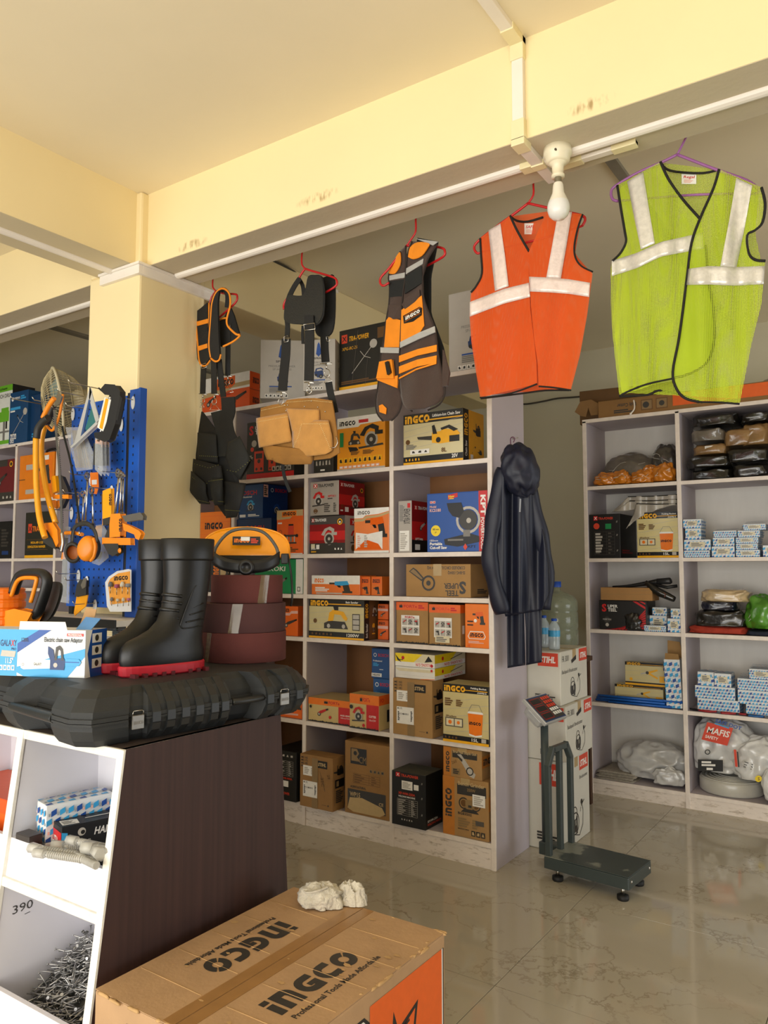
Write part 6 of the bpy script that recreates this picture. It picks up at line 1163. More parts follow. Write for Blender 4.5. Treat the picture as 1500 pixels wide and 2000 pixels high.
st = [('t', 'MS 162', .04, .92, .035, 'd', dict(fw=.2)), ('t', 'MS 172', .04, .865, .035, 'd', dict(fw=.2)), ('t', 'MS 182', .04, .81, .035, 'd', dict(fw=.2)), ('t', 'MS 192', .04, .755, .035, 'd', dict(fw=.2)), ('r', .52, .78, .84, .92, 'k'), ('t', 'STIHL', .56, .82, .06, 't', dict(fw=.24, it=.15, b=2)), ('r', .1, .6, .5, .79, 'w'), ('ls', .14, .63, .3, .76, 4, 'l'), ('ls', .34, .63, .48, .76, 4, 'l'), ('r', .1, .2, .54, .5, 'w'), ('t', 'MS 172', .12, .455, .03, 'd', dict(fw=.12)), ('ls', .13, .25, .18, .42, 6, 'k'), ('ls', .46, .25, .51, .44, 8, 'k'), ('t', '1148-011', .2, .36, .03, 'd', dict(fw=.2)), ('r', .38, .5, .56, .95, 'T'), ('r', .38, 0, .56, .2, 'T'), ('l', .68, .1, .82, .1, .004, 'd'), ('r', .86, .085, .89, .115, 'd')]
sr = [('pic', 'chain', .5, .72, .16, 'k', 1.0), ('r', .2, .42, .95, .58, 'k'), ('r', .3, .45, .5, .55, 'T'), ('ls', .25, .14, .9, .38, 7, 'd'), ('l', .15, .1, .15, .62, .005, 'd')]
t_ = shelfbox('tool_carton', 'brown chain saw carton under the flat caulking gun boxes', 761, 844, 1327, Z6, KRAFT, 866, Y=YM-.01, front=st, right=sr, flaps='x')
zb = at(800, 1327, y=YM-.01).z+.002
cg = [('p', [(0, 0), (1, 0), (1, 1), (0, 1)], 'Y'), ('p', [(.35, 0), (.7, 1), (1, 1), (1, 0)], 'c'), ('r', 0, 0, 1, .35, 'w'), ('t', 'CAULKING GUN', .95, .3, .22, 'e', dict(rot=180, fw=.42)), ('d', .93, .17, .12, 'r'), ('d', .2, .65, .14, 'r'), ('p', [(.0, .9), (.1, .55), (.16, .3), (.06, .45)], 'k'), ('p', [(.75, .4), (.95, .5), (.85, .9)], 'k'), ('l', .05, .5, .2, .5, .05, 'k')]
cr_ = [('r', 0, 0, 1, .35, 'w'), ('p', [(0, .35), (1, .35), (1, 1), (0, 1)], 'Y'), ('d', .25, .65, .16, 'r'), ('p', [(.5, .35), (.7, 1), (1, 1), (1, .35)], 'c'), ('t', 'CAULKING GUN', .9, .28, .2, 'e', dict(rot=180, fw=.6)), ('l', .5, .5, .9, .8, .06, 'k')]
zm = at(805, 1303, y=YM+.012).z
for z0, z1, lb, f_ in ((zb, zm, 'flat white caulking gun box, lower of two on the chain saw carton', [('l', .0, .3, 1, .25, .01, 'l'), ('l', .65, 0, 1, .08, .05, 'o'), ('p', [(.0, .85), (.1, .6), (.95, .6), (1, .85)], 'c'), ('r', .9, .7, .95, .9, 'r')]), (zm+.002, at(805, 1277, y=YM+.012).z, 'flat yellow and white caulking gun box, upper of two on the carton', cg)):
    x0 = at(770, 1300, y=YM+.012).x; x1 = at(849, 1300, y=YM+.012).x; x0 = max(x0, XM[3]+.015); d_ = min(at(915, 1290, x=x1).y-YM-.012, .33)
    carton('caulking_gun_box', lb, 'box', ((x0+x1)/2, YM+.012+d_/2, z0), x1-x0, d_, z1-z0, 'e6e3da', f_, cr_, [('r', .05, .05, .95, .95, 'c')], flaps='l')
bk = [('r', 0, .86, 1, 1, 'k'), ('g', .03, .872, .10, 'y', dict(fw=.47)), ('r', .5, .905, .98, .918, 'y'), ('t', 'Folding Bucket', .62, .94, .03, 'w', dict(fw=.34)), ('t', 'AWFB15', .76, .87, .025, 'w', dict(fw=.2)), ('r', 0, .045, 1, .125, 'k'), ('r', 0, 0, 1, .045, 'y')]+[('l', .0, .16+.13*k, 1, .26+.14*k, .005, 'l') for k in range(5)]+[('pic', 'bucket', .72, .40, .25, 'o', .8), ('ls', .05, .62, .24, .76, 4, 'n'), ('ls', .3, .62, .46, .74, 4, 'n'), ('t', '5Pcs/box', .07, .43, .03, 'n', dict(fw=.24)), ('r', .06, .27, .45, .42, 'z'), ('r', .08, .285, .25, .405, 'c'), ('r', .27, .285, .43, .405, 'c'), ('d', .165, .345, .035, 'o'), ('d', .35, .345, .03, 'o'), ('ic', .03, .055, .34, .115, 4, 'k', 'n'), ('t', '15L', .64, .06, .05, 'w', dict(fw=.14)), ('r', .85, .055, .95, .12, 'l')]
shelfbox('tool_box', 'black and cream folding bucket box with orange bucket picture, fifth row', 865, 955, 1338, Z6, 'cdbd86', d=.16, Y=YM-.012, front=bk, right=[('r', 0, 0, 1, 1, 'k'), ('g', .8, .6, .1, 'y', dict(rot=90, fw=.3))], flaps='l')
# --- bottom row
def lowbox(name, label, pxl, pxr, pyt, Y, base, **k): return shelfbox(name, label, pxl, pxr, pyt, Z7, base, Y=Y, **k)
xp = [('r', .12, .90, .25, .98, 'r'), ('t', 'X', .185, .915, .05, 'w', dict(al='c')), ('t', 'TRA-POWER', .27, .91, .05, 'e', dict(fw=.52, it=.15)), ('r', .3, .68, .62, .84, 'w'), ('ls', .33, .7, .58, .82, 5, 'l'), ('r', .66, .70, .80, .80, 'w'), ('t', 'XP-WM-250A', .2, .58, .045, 'e', dict(fw=.5)), ('t', 'WELDING MACHINE', .2, .53, .03, 'w', dict(fw=.5)), ('tb', .17, .2, .77, .5, 8, 'l'), ('ic', .28, .1, .64, .15, 5, 'k', 'l')]+[('t', '//', .88, v, .035, 'l') for v in (.82, .55, .25)]
lowbox('tool_carton', 'black welding machine carton at the left end of the bottom row', 530, 579, 1466, YM-.03, '14130f', d=.30, front=[('ic', .25, .87, .9, .94, 4, 'k', 'l'), ('tb', .3, .5, .88, .8, 8, 'l'), ('t', 'XP-WM-MMA', .3, .43, .04, 'e', dict(fw=.55)), ('r', .35, .28, .7, .40, 'w'), ('t', 'TRA-POWER', .3, .12, .05, 'e', dict(fw=.45))], flaps='x')
st2 = [e for e in st]+[('l', .62, .72, .78, .36, .006, 'd'), ('t', '32C', .64, .6, .07, 'n', dict(rot=-80, b=0)), ('t', '29', .84, .68, .06, 'n', dict(rot=-80, b=0))]
lowbox('tool_carton', 'brown chain saw carton with scribbled marks in the bottom row', 580, 650, 1476, YM-.052, KRAFT2, pxs=673, front=st2, right=sr, flaps='x')
lowbox('tool_carton', 'brown water pump carton with black panel in the bottom row', 674, 761, 1452, YM-.005, KRAFT2, d=.3, front=[('r', .13, .69, .5, .91, 'k'), ('p', [(.15, .73), (.15, .9), (.28, .9), (.33, .84), (.28, .79), (.36, .73)], 'T'), ('d', .24, .84, .03, 'k'), ('t', 'CM', .33, .71, .09, 'T', dict(fw=.16, b=0)), ('ic', .56, .6, .9, .65, 4, 'T', 'd'), ('tb', .2, .43, .8, .56, 4, 'n'), ('t', 'AGRICULTURAL', .13, .36, .03, 'd', dict(fw=.36)), ('t', 'Water Pump', .13, .31, .03, 'z', dict(fw=.3)), ('r', .07, .06, .93, .34, 'd'), ('t', 'WP15', .12, .24, .06, 't', dict(fw=.24)), ('t', 'CE', .78, .18, .04, 't', dict(fw=.1)), ('p', [(.07, .07), (.12, .22), (.4, .24), (.85, .16), (.92, .08), (.8, .03), (.2, .03)], 't')], flaps='y')
lowbox('tool_carton', 'black welding machine carton with silver table in the bottom row', 760, 831, 1509, YM-.022, '171613', pxs=864, front=xp, right=[('t', 'XP-WM-250A', .1, .12, .04, 'w', dict(fw=.6)), ('t', 'WELDING MACH', .1, .06, .04, 'e', dict(fw=.8))], flaps='x', fm=mat('4c4a40', .8, key='dusty'))
bgb = [('r', 0, 0, .26, 1, 'a'), ('g', .2, .31, .13, 'd', dict(rot=90, fw=.48)), ('r', .32, .72, .95, .90, 'd'), ('t', 'Bench Grinder', .34, .88, .06, 't', dict(fw=.58)), ('t', '350W', .54, .79, .05, 'T', dict(fw=.18)), ('pic', 'bgrind', .6, .58, .2, 'T', 1.1), ('t', 'BG83502', .34, .38, .04, 'd', dict(fw=.3)), ('ls', .34, .17, .62, .33, 4, 'T'), ('ls', .65, .17, .8, .33, 4, 'T'), ('r', .72, .24, .9, .32, 'z'), ('ic', .62, .05, .93, .14, 3, 'd', 't'), ('r', .66, .56, .93, .76, 'w'), ('ls', .69, .58, .9, .74, 5, 'l'), ('t', 'MADE IN CHINA', .34, .13, .02, 'd', dict(fw=.24))]
lowbox('tool_carton', 'brown bench grinder carton, under the staple gun carton', 865, 954, 1521, YM+.004, KRAFT, d=.28, front=bgb, right=[('r', 0, .5, 1, .75, 'a'), ('g', .2, .58, .1, 'd')], flaps='y', tape='y')
zb = at(905, 1521, y=YM+.004).z+.002
shelfbox('tool_carton', 'crumpled brown staple gun carton stacked on the bench grinder carton', 866, 941, 1462, zb, KRAFT, d=.24, Y=YM+.008, front=[('r', 0, 0, .2, 1, 'a'), ('g', .16, .14, .14, 'd', dict(rot=90, fw=.7)), ('r', .24, .66, .88, .88, 'd'), ('t', 'Brad Nail Staple Gun', .26, .82, .09, 't', dict(fw=.6)), ('pic', 'gun', .6, .42, .4, 'T'), ('r', .24, .08, .44, .3, 'T'), ('ls', .26, .1, .42, .28, 3, 'd'), ('t', '260', .24, .42, .1, 'n', dict(rot=25, b=0))], right=[('r', 0, .4, 1, .8, 'a'), ('g', .06, .48, .22, 'd', dict(fw=.6))], flaps='y', tape='y')

# ================================================================ goods in the right shelf unit
cA = crop(1090, 690, 3.659); cB = crop(1090, 1080, 3.571)
def rbox(name, label, C, x0, x1, y0, z0, base, Y=None, xs=None, d=None, y1=None, **k):
    a = C((x0, y0)); b = C((x1, y0)); Y = Y if Y is not None else YR+.02
    zz = z0 if z0 is not None else at((a[0]+b[0])/2, C((x0, y1))[1], y=Y).z
    return shelfbox(name, label, a[0], b[0], a[1], zz, base, pxs=C((xs, 0))[0] if xs else None, d=d, Y=Y, **k)
R0, R1, R2, R3, R4, R5 = [z+.0012 for z in ZR]
# --- long cartons lying on top
x0 = at(*cA((280, 400)), y=YR).x; x1 = x0+1.05
carton('long_carton', 'long brown bolt cutter carton lying along the top front edge', 'carton', ((x0+x1)/2, YR+.085, R5), x1-x0, .13, .115, cardboard('8f6a3c'), front=[('t', 'Bolt Cutter', .24, .72, .2, 'd', dict(rot=180, fw=.12)), ('ls', .1, .18, .24, .4, 2, 'd'), ('r', .27, .2, .34, .8, 'n'), ('r', .275, .25, .335, .75, 'T'), ('r', .36, .2, .43, .8, 'n'), ('r', .365, .25, .425, .75, 'T'), ('d', .30, .5, .18, 'd'), ('d', .395, .5, .15, 'd'), ('r', .46, .25, 1, .95, 'O')], flaps='x', top=[('r', .3, .2, .6, .5, 'T')])
t_ = bpy.data.objects[-1] if False else None
ty = thing('cable_tie', 'white plastic tie hanging over the top edge of the right shelf unit', 'tie', at(*cA((540, 395)), y=YR-.012))
o_ = ty.location.copy(); MB().tube(smooth([at(*cA(p), y=yy)-o_ for p, yy in (((540, 335), YR+.012), ((545, 365), YR+.008), ((543, 400), YR-.008), ((520, 430), YR-.012))], 4), .005, WHITE, 6).build('strap', ty); MB().ball((at(*cA((518, 433)), y=YR-.014)-o_), .008, WHITE, 8).build('bead', ty)
carton('long_carton', 'brown cardboard carton with dark printing at the back of the top', 'carton', (x0+.12, YR+.29, R5), .62, .20, .235, cardboard('6d4f2d'), front=[('r', .12, .1, .9, .5, 'n'), ('t', 'GASOLINE CHAIN SAW', .3, .72, .07, 'n', dict(fw=.4)), ('t', 'GASOLINE', .3, .55, .07, 'k', dict(fw=.4)), ('r', .62, .05, 1, .45, 'T')], rz=math.radians(6), flaps='x')
fl_ = thing('torn_carton_end', 'torn brown carton end flap at the left of the long cartons', 'cardboard', at(*cA((210, 450)), y=YR+.03)); o_ = fl_.location.copy()
for pts in ([(120, 420), (160, 345), (225, 360), (200, 455), (165, 450)], [(165, 345), (235, 330), (290, 360), (285, 440), (235, 445), (215, 380)]):
    mb = MB(); slab(mb, T(cA, pts), lambda x, y: at(x, y, y=YR+.02+.0006*(x-1130))-o_, cardboard('86643a'), .004); mb.build('flap', fl_)
x2 = at(*cA((1330, 260)), y=YR).x
carton('long_carton', 'orange and brown saw carton at the top right corner', 'carton', (x2+.36, YR+.24, R5), .62, .15, .13, cardboard('8f6a3c'), front=[('r', .0, .2, 1, .85, 'O'), ('l', 0, .2, 1, .2, .02, 'k'), ('t', 'FR', .1, .3, .3, 'k')], flaps='x', rz=.02)
tb_ = MB().lump((x2+.34, YR+.24, R5+.1312), (.5, .14, .05), mat('b9ada0', .25, coat=.5, bump=.4, bs=60, key='film'), 4, .25, 3, 28).build('plastic_bag'); tag(tb_, 'crumpled clear plastic bag between the orange cartons at the top right', 'plastic bag')
carton('long_carton', 'orange machine carton on the crumpled bag, highest at the top right', 'carton', (x2+.40, YR+.24, R5+.182), .52, .14, .10, cardboard('9a5227'), front=[('r', .0, .1, 1, .95, 'O'), ('t', 'TELO', .12, .35, .35, 'p', dict(fw=.3))], flaps='x')
# --- soft bundles
def film(hexc, key): return mat(hexc, .35, var=.35, vs=9, bump=.55, bs=24, coat=.9, key=('film', key))
FB, FG, FBR, FGY, FOR, FNV, FGN, FRD, FBE = film('16140f', 'b'), film('46413a', 'g'), film('8a6a41', 'br'), film('6e675c', 'gy'), film('e07c1c', 'or'), film('14182a', 'nv'), film('4e8a26', 'gn'), film('b5371f', 'rd'), film('c3ab84', 'be')
def bundle(name, label, cat, C, x0, x1, y0, y1, Y, d, m, seed, amp=.22, sq=3.2, group=None, tags=None, z=None, rz=0, ridge=False):
    a = at(*C((x0, y1)), y=Y); b = at(*C((x1, y1)), y=Y); tpz = at(*C(((x0+x1)/2, y0)), y=Y).z; zz = z if z is not None else a.z
    t = thing(name, label, cat, ((a.x+b.x)/2, Y+d/2, zz), rz, group)
    MBL = MB().lump((0, 0, 0), (b.x-a.x, d, tpz-zz), m, seed, amp, 2.6, 34, sq, ridge=ridge); i_ = max(q for q in range(3) if XR[q] < (a.x+b.x)/2); j_ = max(q for q in range(5) if ZR[q] < zz+.02); fit(MBL, t.location, XR[i_]+.016, XR[i_+1]-.016, YR-.1, YR+.385, ZR[j_]+.001, ZR[j_+1]-.03); MBL.build('bundle', t, sub=1)
    mb = MB(); R_ = random.Random(seed); w2, h2 = (b.x-a.x)/2, tpz-zz
    for k in range(2): mb.tube(smooth([(lerp(-w2, w2, .12+.25*i)*.9, -d/2*.86-.004, h2*(.25+.5*R_.random())) for i in range(4)], 3), .0014, mat('cfcabf', .15, coat=1, key='glint'), 5)
    mb.build('film_glint', t)  # pale tubes along the film, glints put into their colour
    if tags:
        put_ = MB(); put(put_, Vector((tags[0]*w2, -d/2*.93-.008, h2*tags[1])), Vector((1, 0, 0)), Vector((0, 0, 1)), Vector((0, -1, 0)), .05, .022, [('r', 0, 0, 1, 1, 'w'), ('ls', .1, .1, .9, .9, 3, 'l')]); put_.build('paper_tag', t)
    return t
GA, GB_, OR_ = 'bagged goods in the upper left cell of the right shelf', 'plastic-wrapped folded garments on the right shelf', 'bagged orange gloves'
bundle('bagged_cloth', 'large grey bagged mound at the back of the upper left cell', 'bag', cA, 300, 690, 700, 905, YR+.13, .2, FGY, 1, .12, 2.2, z=R4)
bundle('bagged_cloth', 'dark grey plastic bag bulging in the right corner of the upper left cell', 'bag', cA, 640, 862, 640, 905, YR+.14, .18, FG, 2, .2, 2.4, z=R4)
for i, (a, b, c, d, lb) in enumerate(((240, 420, 850, 938, 'bagged orange safety gloves, leftmost on the shelf edge'), (370, 510, 835, 935, 'bagged orange safety gloves, second from the left'), (505, 675, 832, 925, 'bagged orange safety gloves in the middle of the row'), (590, 700, 792, 860, 'small bagged orange gloves lying on top'), (665, 830, 785, 918, 'bagged orange safety gloves, rightmost with loose strap'))):
    bundle('bagged_gloves', lb, 'gloves', cA, a, b, c, d, YR+.02+(.03 if i == 3 else 0), .10, FOR, 10+i, .35, 2.2, OR_, z=R4+(.055 if i == 3 else 0))
GL = [((940, 1240), (820, 898), FB, 'lowest left'), ((1232, 1520), (785, 885), FB, 'lowest right'), ((905, 1232), (725, 832), FB, 'second from the bottom, left'), ((1190, 1520), (668, 790), FB, 'second from the bottom, right'), ((950, 1205), (640, 735), FBR, 'middle left with paper tag'), ((1170, 1425), (525, 675), FBR, 'brown one in the middle'), ((1310, 1520), (490, 672), FBR, 'brown one at the right'), ((938, 1185), (530, 642), FGY, 'grey-brown one at the left'), ((940, 1285), (420, 535), FB, 'top left'), ((1290, 1520), (410, 500), FB, 'top right')]
for i, ((a, b), (c, d), m, lb) in enumerate(GL): bundle('wrapped_garment', 'plastic-wrapped folded garment in the upper right cell, '+lb, 'clothes', cA, a, b, c, d, YR+.02+.012*(i//4), .30, m, 20+i, .12, 4.5, GB_, (-.2, .45) if i == 4 else None, z=R4 if i < 2 else None)
# --- second row
xp2 = [('r', .15, .86, .28, .96, 'r'), ('t', 'X', .215, .88, .06, 'w', dict(al='c')), ('t', 'TRA-POWER', .3, .875, .055, 'e', dict(fw=.48, it=.15)), ('d', .24, .73, .07, 'e'), ('r', .53, .66, .72, .78, 'g'), ('tb', .17, .08, .82, .6, 7, 'z'), ('ls', .2, .12, .45, .58, 7, 'l')]+[('t', '//', .88, v, .04, 'l') for v in (.8, .5, .15)]
rbox('tool_carton', 'black welding machine carton in the second row, right shelf unit', cA, 205, 440, 1150, R3, '141310', xs=558, front=xp2, right=[('r', .3, .3, .7, .5, 'k'), ('ls', .1, .1, .8, .2, 2, 'R')], flaps='x')
rbox('tool_box', 'cream and black folding bucket box in shiny film, right shelf unit', cA, 560, 868, 1135, R3, 'd8c98f', d=.18, Y=YR+.008, front=bk, flaps='l', rough=.15)
sh = thing('folded_sheets', 'stack of folded pale grey plastic sheets lying over the boxes', 'sheets', at(*cA((640, 1120)), y=YR+.06)); o_ = sh.location.copy(); SHM = mat('b3aca0', .35, var=.1, bump=.2, bs=40, coat=.3, key='sheet')
for i, (pl_, pr_) in enumerate((([(500, 1025), (440, 1090), (385, 1135)], [(852, 1010), (850, 1035), (848, 1060)]), ([(510, 1055), (450, 1100), (400, 1135)], [(852, 1045), (850, 1065), (848, 1085)]), ([(560, 1075), (540, 1160), (485, 1255)], [(850, 1075), (700, 1120), (560, 1165)]))):
    mb = MB(); patch(mb, T(cA, pl_), T(cA, pr_), lambda x, y: at(x, y, y=YR+.05-.02*i+.012*math.sin(x*.2))-o_, SHM, 12, 20); mb.build('sheet', sh, solid=.012)
    mb = MB(); mb.tube([at(*p, y=YR+.04-.02*i+.012*math.sin(p[0]*.2))-o_ for p in T(cA, [pl_[0], ((pl_[0][0]+pr_[0][0])/2, (pl_[0][1]+pr_[0][1])/2+4), pr_[0]])], .003, BIND, 5); mb.build('fold_line', sh)
def bb(C, x0, x1, y0, z0, Y, d, lb, seed, st=True, rz=0, n=3):
    a = at(*C((x0, y0)), y=Y); b = at(*C((x1, y0)), y=Y); h = a.z/2+b.z/2-z0; i_ = max(q for q in range(3) if XR[q] < (a.x+b.x)/2); a.x = max(a.x, XR[i_]+.016); b.x = min(b.x, XR[i_+1]-.016)
    bluebox(lb, ((a.x+b.x)/2, Y+d/2, z0), b.x-a.x, d, h, rz, seed=seed, sticker=st, n=n); return z0+h+.0015
pre = 'small blue and white patterned box, '
Yb = YR+.012
z = bb(cA, 898, 1082, 1410, R3, Yb, .15, pre+'bottom of the first stack in the second row', 31, False); z = bb(cA, 900, 1088, 1332, z, Yb, .15, pre+'second from the bottom of the first stack', 32); z = bb(cA, 908, 1018, 1252, z, Yb, .13, pre+'third from the bottom of the first stack', 33); z = bb(cA, 890, 1020, 1186, z, Yb, .13, pre+'top of the first stack in the second row', 34)
z = bb(cA, 1097, 1260, 1380, R3, Yb, .14, pre+'bottom of the second stack', 35); z = bb(cA, 1105, 1258, 1317, z, Yb, .14, pre+'with cream label in the middle of the second stack', 36); z = bb(cA, 1110, 1275, 1268, z, Yb+.01, .13, pre+'opened one on top of the second stack', 37, False)
z = bb(cA, 1270, 1440, 1405, R3, Yb, .14, pre+'bottom of the third stack', 38); z = bb(cA, 1270, 1425, 1360, z, Yb, .14, pre+'second from the bottom of the third stack', 39); z = bb(cA, 1268, 1428, 1316, z, Yb, .14, pre+'middle of the third stack', 40); z = bb(cA, 1282, 1440, 1266, z, Yb, .14, pre+'second from the top of the third stack', 41); z = bb(cA, 1322, 1482, 1220, z, Yb, .14, pre+'top of the third stack', 42)
z = bb(cA, 1462, 1580, 1372, R3, Yb, .14, pre+'single one at the right edge of the second row', 43)
# --- third row
ss = steel_logo(.06, .62, .12)+[('d', .17, .33, .11, 'd'), ('t', 'POWER TOOLS', .17, .32, .05, 'l', dict(al='c', fw=.18)), ('d', .17, .16, .06, 'l')]+[('p', [(.05+.07*k, 0), (.09+.07*k, 0), (.98, .12+.085*k), (.98, .06+.085*k)], 'r') for k in range(8)]+[('p', [(.72, .98), (.8, .98), (.98, .8), (.98, .72)], 'r'), ('p', [(.85, .98), (.92, .98), (.98, .93), (.98, .88)], 'r')]
rbox('tool_box', 'black and red welding kit box under a flat brown box, right shelf unit', cB, 285, 615, 332, R2, '171411', xs=678, front=ss, flaps='l')
zb = at(*cB((450, 332)), y=YR+.02).z+.002
rbox('tool_carton', 'flat plain brown carton lying on the black and red box', cB, 296, 655, 242, zb, cardboard('a87d4a'), d=.16, Y=YR+.012, flaps='y', front=[('l', 0, .45, 1, .5, .02, 'T'), ('l', .6, .75, .95, .8, .02, 'T')])
rb_ = MB().lump((at(*cB((525, 500)), y=YR+.0).x, YR-.004, R2), (.10, .03, .10), film('1b1a18', 'bk2'), 77, .5, 2.5, 26, 2).build('plastic_bag'); tag(rb_, 'small black plastic bag in front of the black and red box', 'bag')
um = thing('umbrella', 'bundle of folded black umbrellas lying on the flat brown carton', 'umbrella', at(*cB((640, 240)), y=YR+.06)); o_ = um.location.copy()
MB().tube(smooth([at(*cB(p), y=YR+.06)-o_ for p in ((380, 235), (480, 232), (600, 215), (700, 198))], 4), [.006, .007, .008, .009, .010, .011, .012, .013, .014, .015, .016, .017, .018], BPL, 8).build('canopy', um)
MB().tube([at(*cB(p), y=YR+.06)-o_ for p in ((690, 200), (780, 195), (790, 192))], [.02, .022, .016], mat('2b2b2c', .4, key='umh'), 10).build('handle', um)
MB().tube(smooth([at(*cB(p), y=YR+.03)-o_ for p in ((610, 200), (680, 260), (740, 290), (815, 325))], 4), [.012, .015, .02, .024, .026, .027, .027, .026, .025, .024, .022, .02, .016], film('15130f', 'umb'), 10).build('canopy', um); MB().tube([at(*cB(p), y=YR+.05)-o_ for p in ((650, 215), (760, 240), (830, 230))], .010, BPL, 8).build('rib_ends', um); MB().tube(smooth([at(*cB(p), y=YR+.0)-o_ for p in ((735, 275), (748, 290), (740, 310))], 3), .003, mat('6b3a2a', .6, key='ubd'), 5).build('band', um)
z = bb(cB, 600, 750, 507, R2, YR+.008, .07, pre+'lying flat at the front of the third row', 51); z2 = bb(cB, 636, 757, 437, R2, YR+.09, .08, pre+'behind the flat one in the third row', 52); z2 = bb(cB, 657, 757, 380, z2, YR+.09, .08, pre+'on top at the left of the third row group', 53); z = bb(cB, 762, 868, 458, R2, YR+.012, .10, pre+'bottom right of the third row group', 54); z = bb(cB, 785, 868, 388, z, YR+.012, .10, pre+'top right of the third row group', 55)
G3 = 'folded clothes in the third row of the right shelf'
bundle('folded_clothes', 'flat red folded garment on the shelf edge', 'clothes', cB, 905, 1315, 513, 582, YR+.005, .25, mat('a3331f', .8, var=.15, bump=.3, bs=60, key='redc'), 61, .12, 5, G3, z=R2)
bundle('folded_clothes', 'dark navy folded garment under the green bag', 'clothes', cB, 1310, 1520, 545, 592, YR+.005, .25, mat('151a2b', .8, var=.15, bump=.3, bs=60, key='navc'), 62, .12, 5, G3, z=R2)
bundle('folded_clothes', 'black bagged garments on the red one', 'clothes', cB, 945, 1310, 392, 515, YR+.01, .26, FB, 63, .2, 4, G3); bundle('folded_clothes', 'navy folded garment under the clear bag', 'clothes', cB, 990, 1240, 335, 400, YR+.015, .25, FNV, 64, .15, 4.5, G3)
bundle('folded_clothes', 'clear bag with beige cloth on top of the dark garments', 'clothes', cB, 975, 1325, 255, 345, YR+.02, .25, FBE, 65, .2, 4, G3); bundle('folded_clothes', 'bright green garment in a shiny clear bag', 'clothes', cB, 1290, 1540, 300, 548, YR+.0, .25, FGN, 66, .25, 2.6, G3)
# --- fourth row
bc = [('r', 0, .86, 1, 1, 'k'), ('g', .05, .87, .11, 'y', dict(fw=.34)), ('r', .4, .89, .95, .91, 'y'), ('r', 0, 0, 1, .08, 'y'), ('r', 0, .08, 1, .14, 'k')]+[('l', .0, .2+.2*k, 1, .28+.2*k, .008, 'l') for k in range(4)]+[('pic', 'bolt', .6, .5, .32, 'y', 1.2), ('d', .15, .25, .07, 'y'), ('r', .85, .18, .98, .45, 'y')]
zb = at(*cB((600, 928)), y=YR+.10).z
rbox('tool_box', 'yellow and black bolt cutter box lying under the standing one', cB, 395, 732, 925, R1, 'd5c58e', d=.1, Y=YR+.09, front=bc, flaps='l'); zb = at(*cB((560, 925)), y=YR+.09).z+.002
rbox('tool_box', 'yellow and black bolt cutter box standing on another', cB, 466, 748, 765, zb, 'd5c58e', d=.06, Y=YR+.10, front=bc, flaps='l')
tl = thing('hardware_box', 'tall blue and white patterned box with open brown flaps leaning at the divider', 'box', (at(*cB((815, 1090)), y=YR+.02).x-.002, YR+.07, R1+.004), 0, None, rot=(0, math.radians(-2), 0))
MB().box(-.048, -.05, 0, .048, .05, .30, mat('e3e6e6', .5, key='bbx')).build('body', tl, bevel=.002); mb = MB(); put(mb, *faceframe(.096, .10, .30, 'front'), tess(.096, .30, 9, 12)); put(mb, *faceframe(.096, .10, .30, 'left'), tess(.1, .30, 9, 13)); mb.build('printed_artwork', tl)
MB().add([(-.048, .05, .30), (.048, .05, .30), (.03, .06, .40), (-.045, .06, .41)], [(0, 1, 2, 3)], KRAFT).build('flap', tl, solid=.003); MB().add([(-.04, -.05, .30), (.048, -.05, .30), (.048, -.075, .335), (-.03, -.075, .34)], [(0, 1, 2, 3)], KRAFT).build('flap', tl, solid=.003)
BRD = mat('1d5fb4', .4, var=.08, key='brod'); R_ = random.Random(5)
for i in range(14):
    a = cB((R_.uniform(245, 420), 0)); yy = YR+.012+.014*(i % 6); zz = R1+.009+.0165*(i//6)+(.0 if i < 6 else .001)
    xa = at(a[0], 1380, y=yy).x; xa = max(xa, XR[0]+.03); L_ = R_.uniform(.32, .42)
    r_ = thing('blue_rod', 'blue plastic-coated rod in the loose bundle on the fourth row', 'rod', (xa, yy, zz), R_.uniform(-.012, .012), 'blue rods on the fourth row')
    MB().cyl((0, 0, 0), (L_, 0, 0), .0075, BRD, 8).build('rod', r_); MB().cyl((-.002, 0, 0), (.004, 0, 0), .0078, mat('143f7c', .5, key='brod2'), 8).build('end_cap', r_)
z = bb(cB, 972, 1262, 1022, R1, YR+.03, .14, pre+'long one at the bottom left of the fourth row', 71, False, n=4); z1 = bb(cB, 955, 1232, 932, z, YR+.03, .14, pre+'long one second from the bottom on the left', 72, False, n=4); z = bb(cB, 972, 1085, 830, z1, YR+.035, .12, pre+'upper left one with cream label in the fourth row', 73); z = bb(cB, 1088, 1205, 842, z1, YR+.03, .12, pre+'upper one with cream label beside the left one', 74)
z = bb(cB, 1310, 1500, 1062, R1, YR+.035, .14, pre+'bottom one of the right fourth-row stack', 75, False, n=4); z = bb(cB, 1252, 1500, 962, z, YR+.03, .14, pre+'long one second in the right fourth-row stack', 76, False, n=4); z = bb(cB, 1250, 1500, 882, z, YR+.03, .14, pre+'long one third in the right fourth-row stack', 77, False, n=4); z = bb(cB, 1332, 1500, 812, z, YR+.035, .14, pre+'top one of the right fourth-row stack', 78, True, n=4)
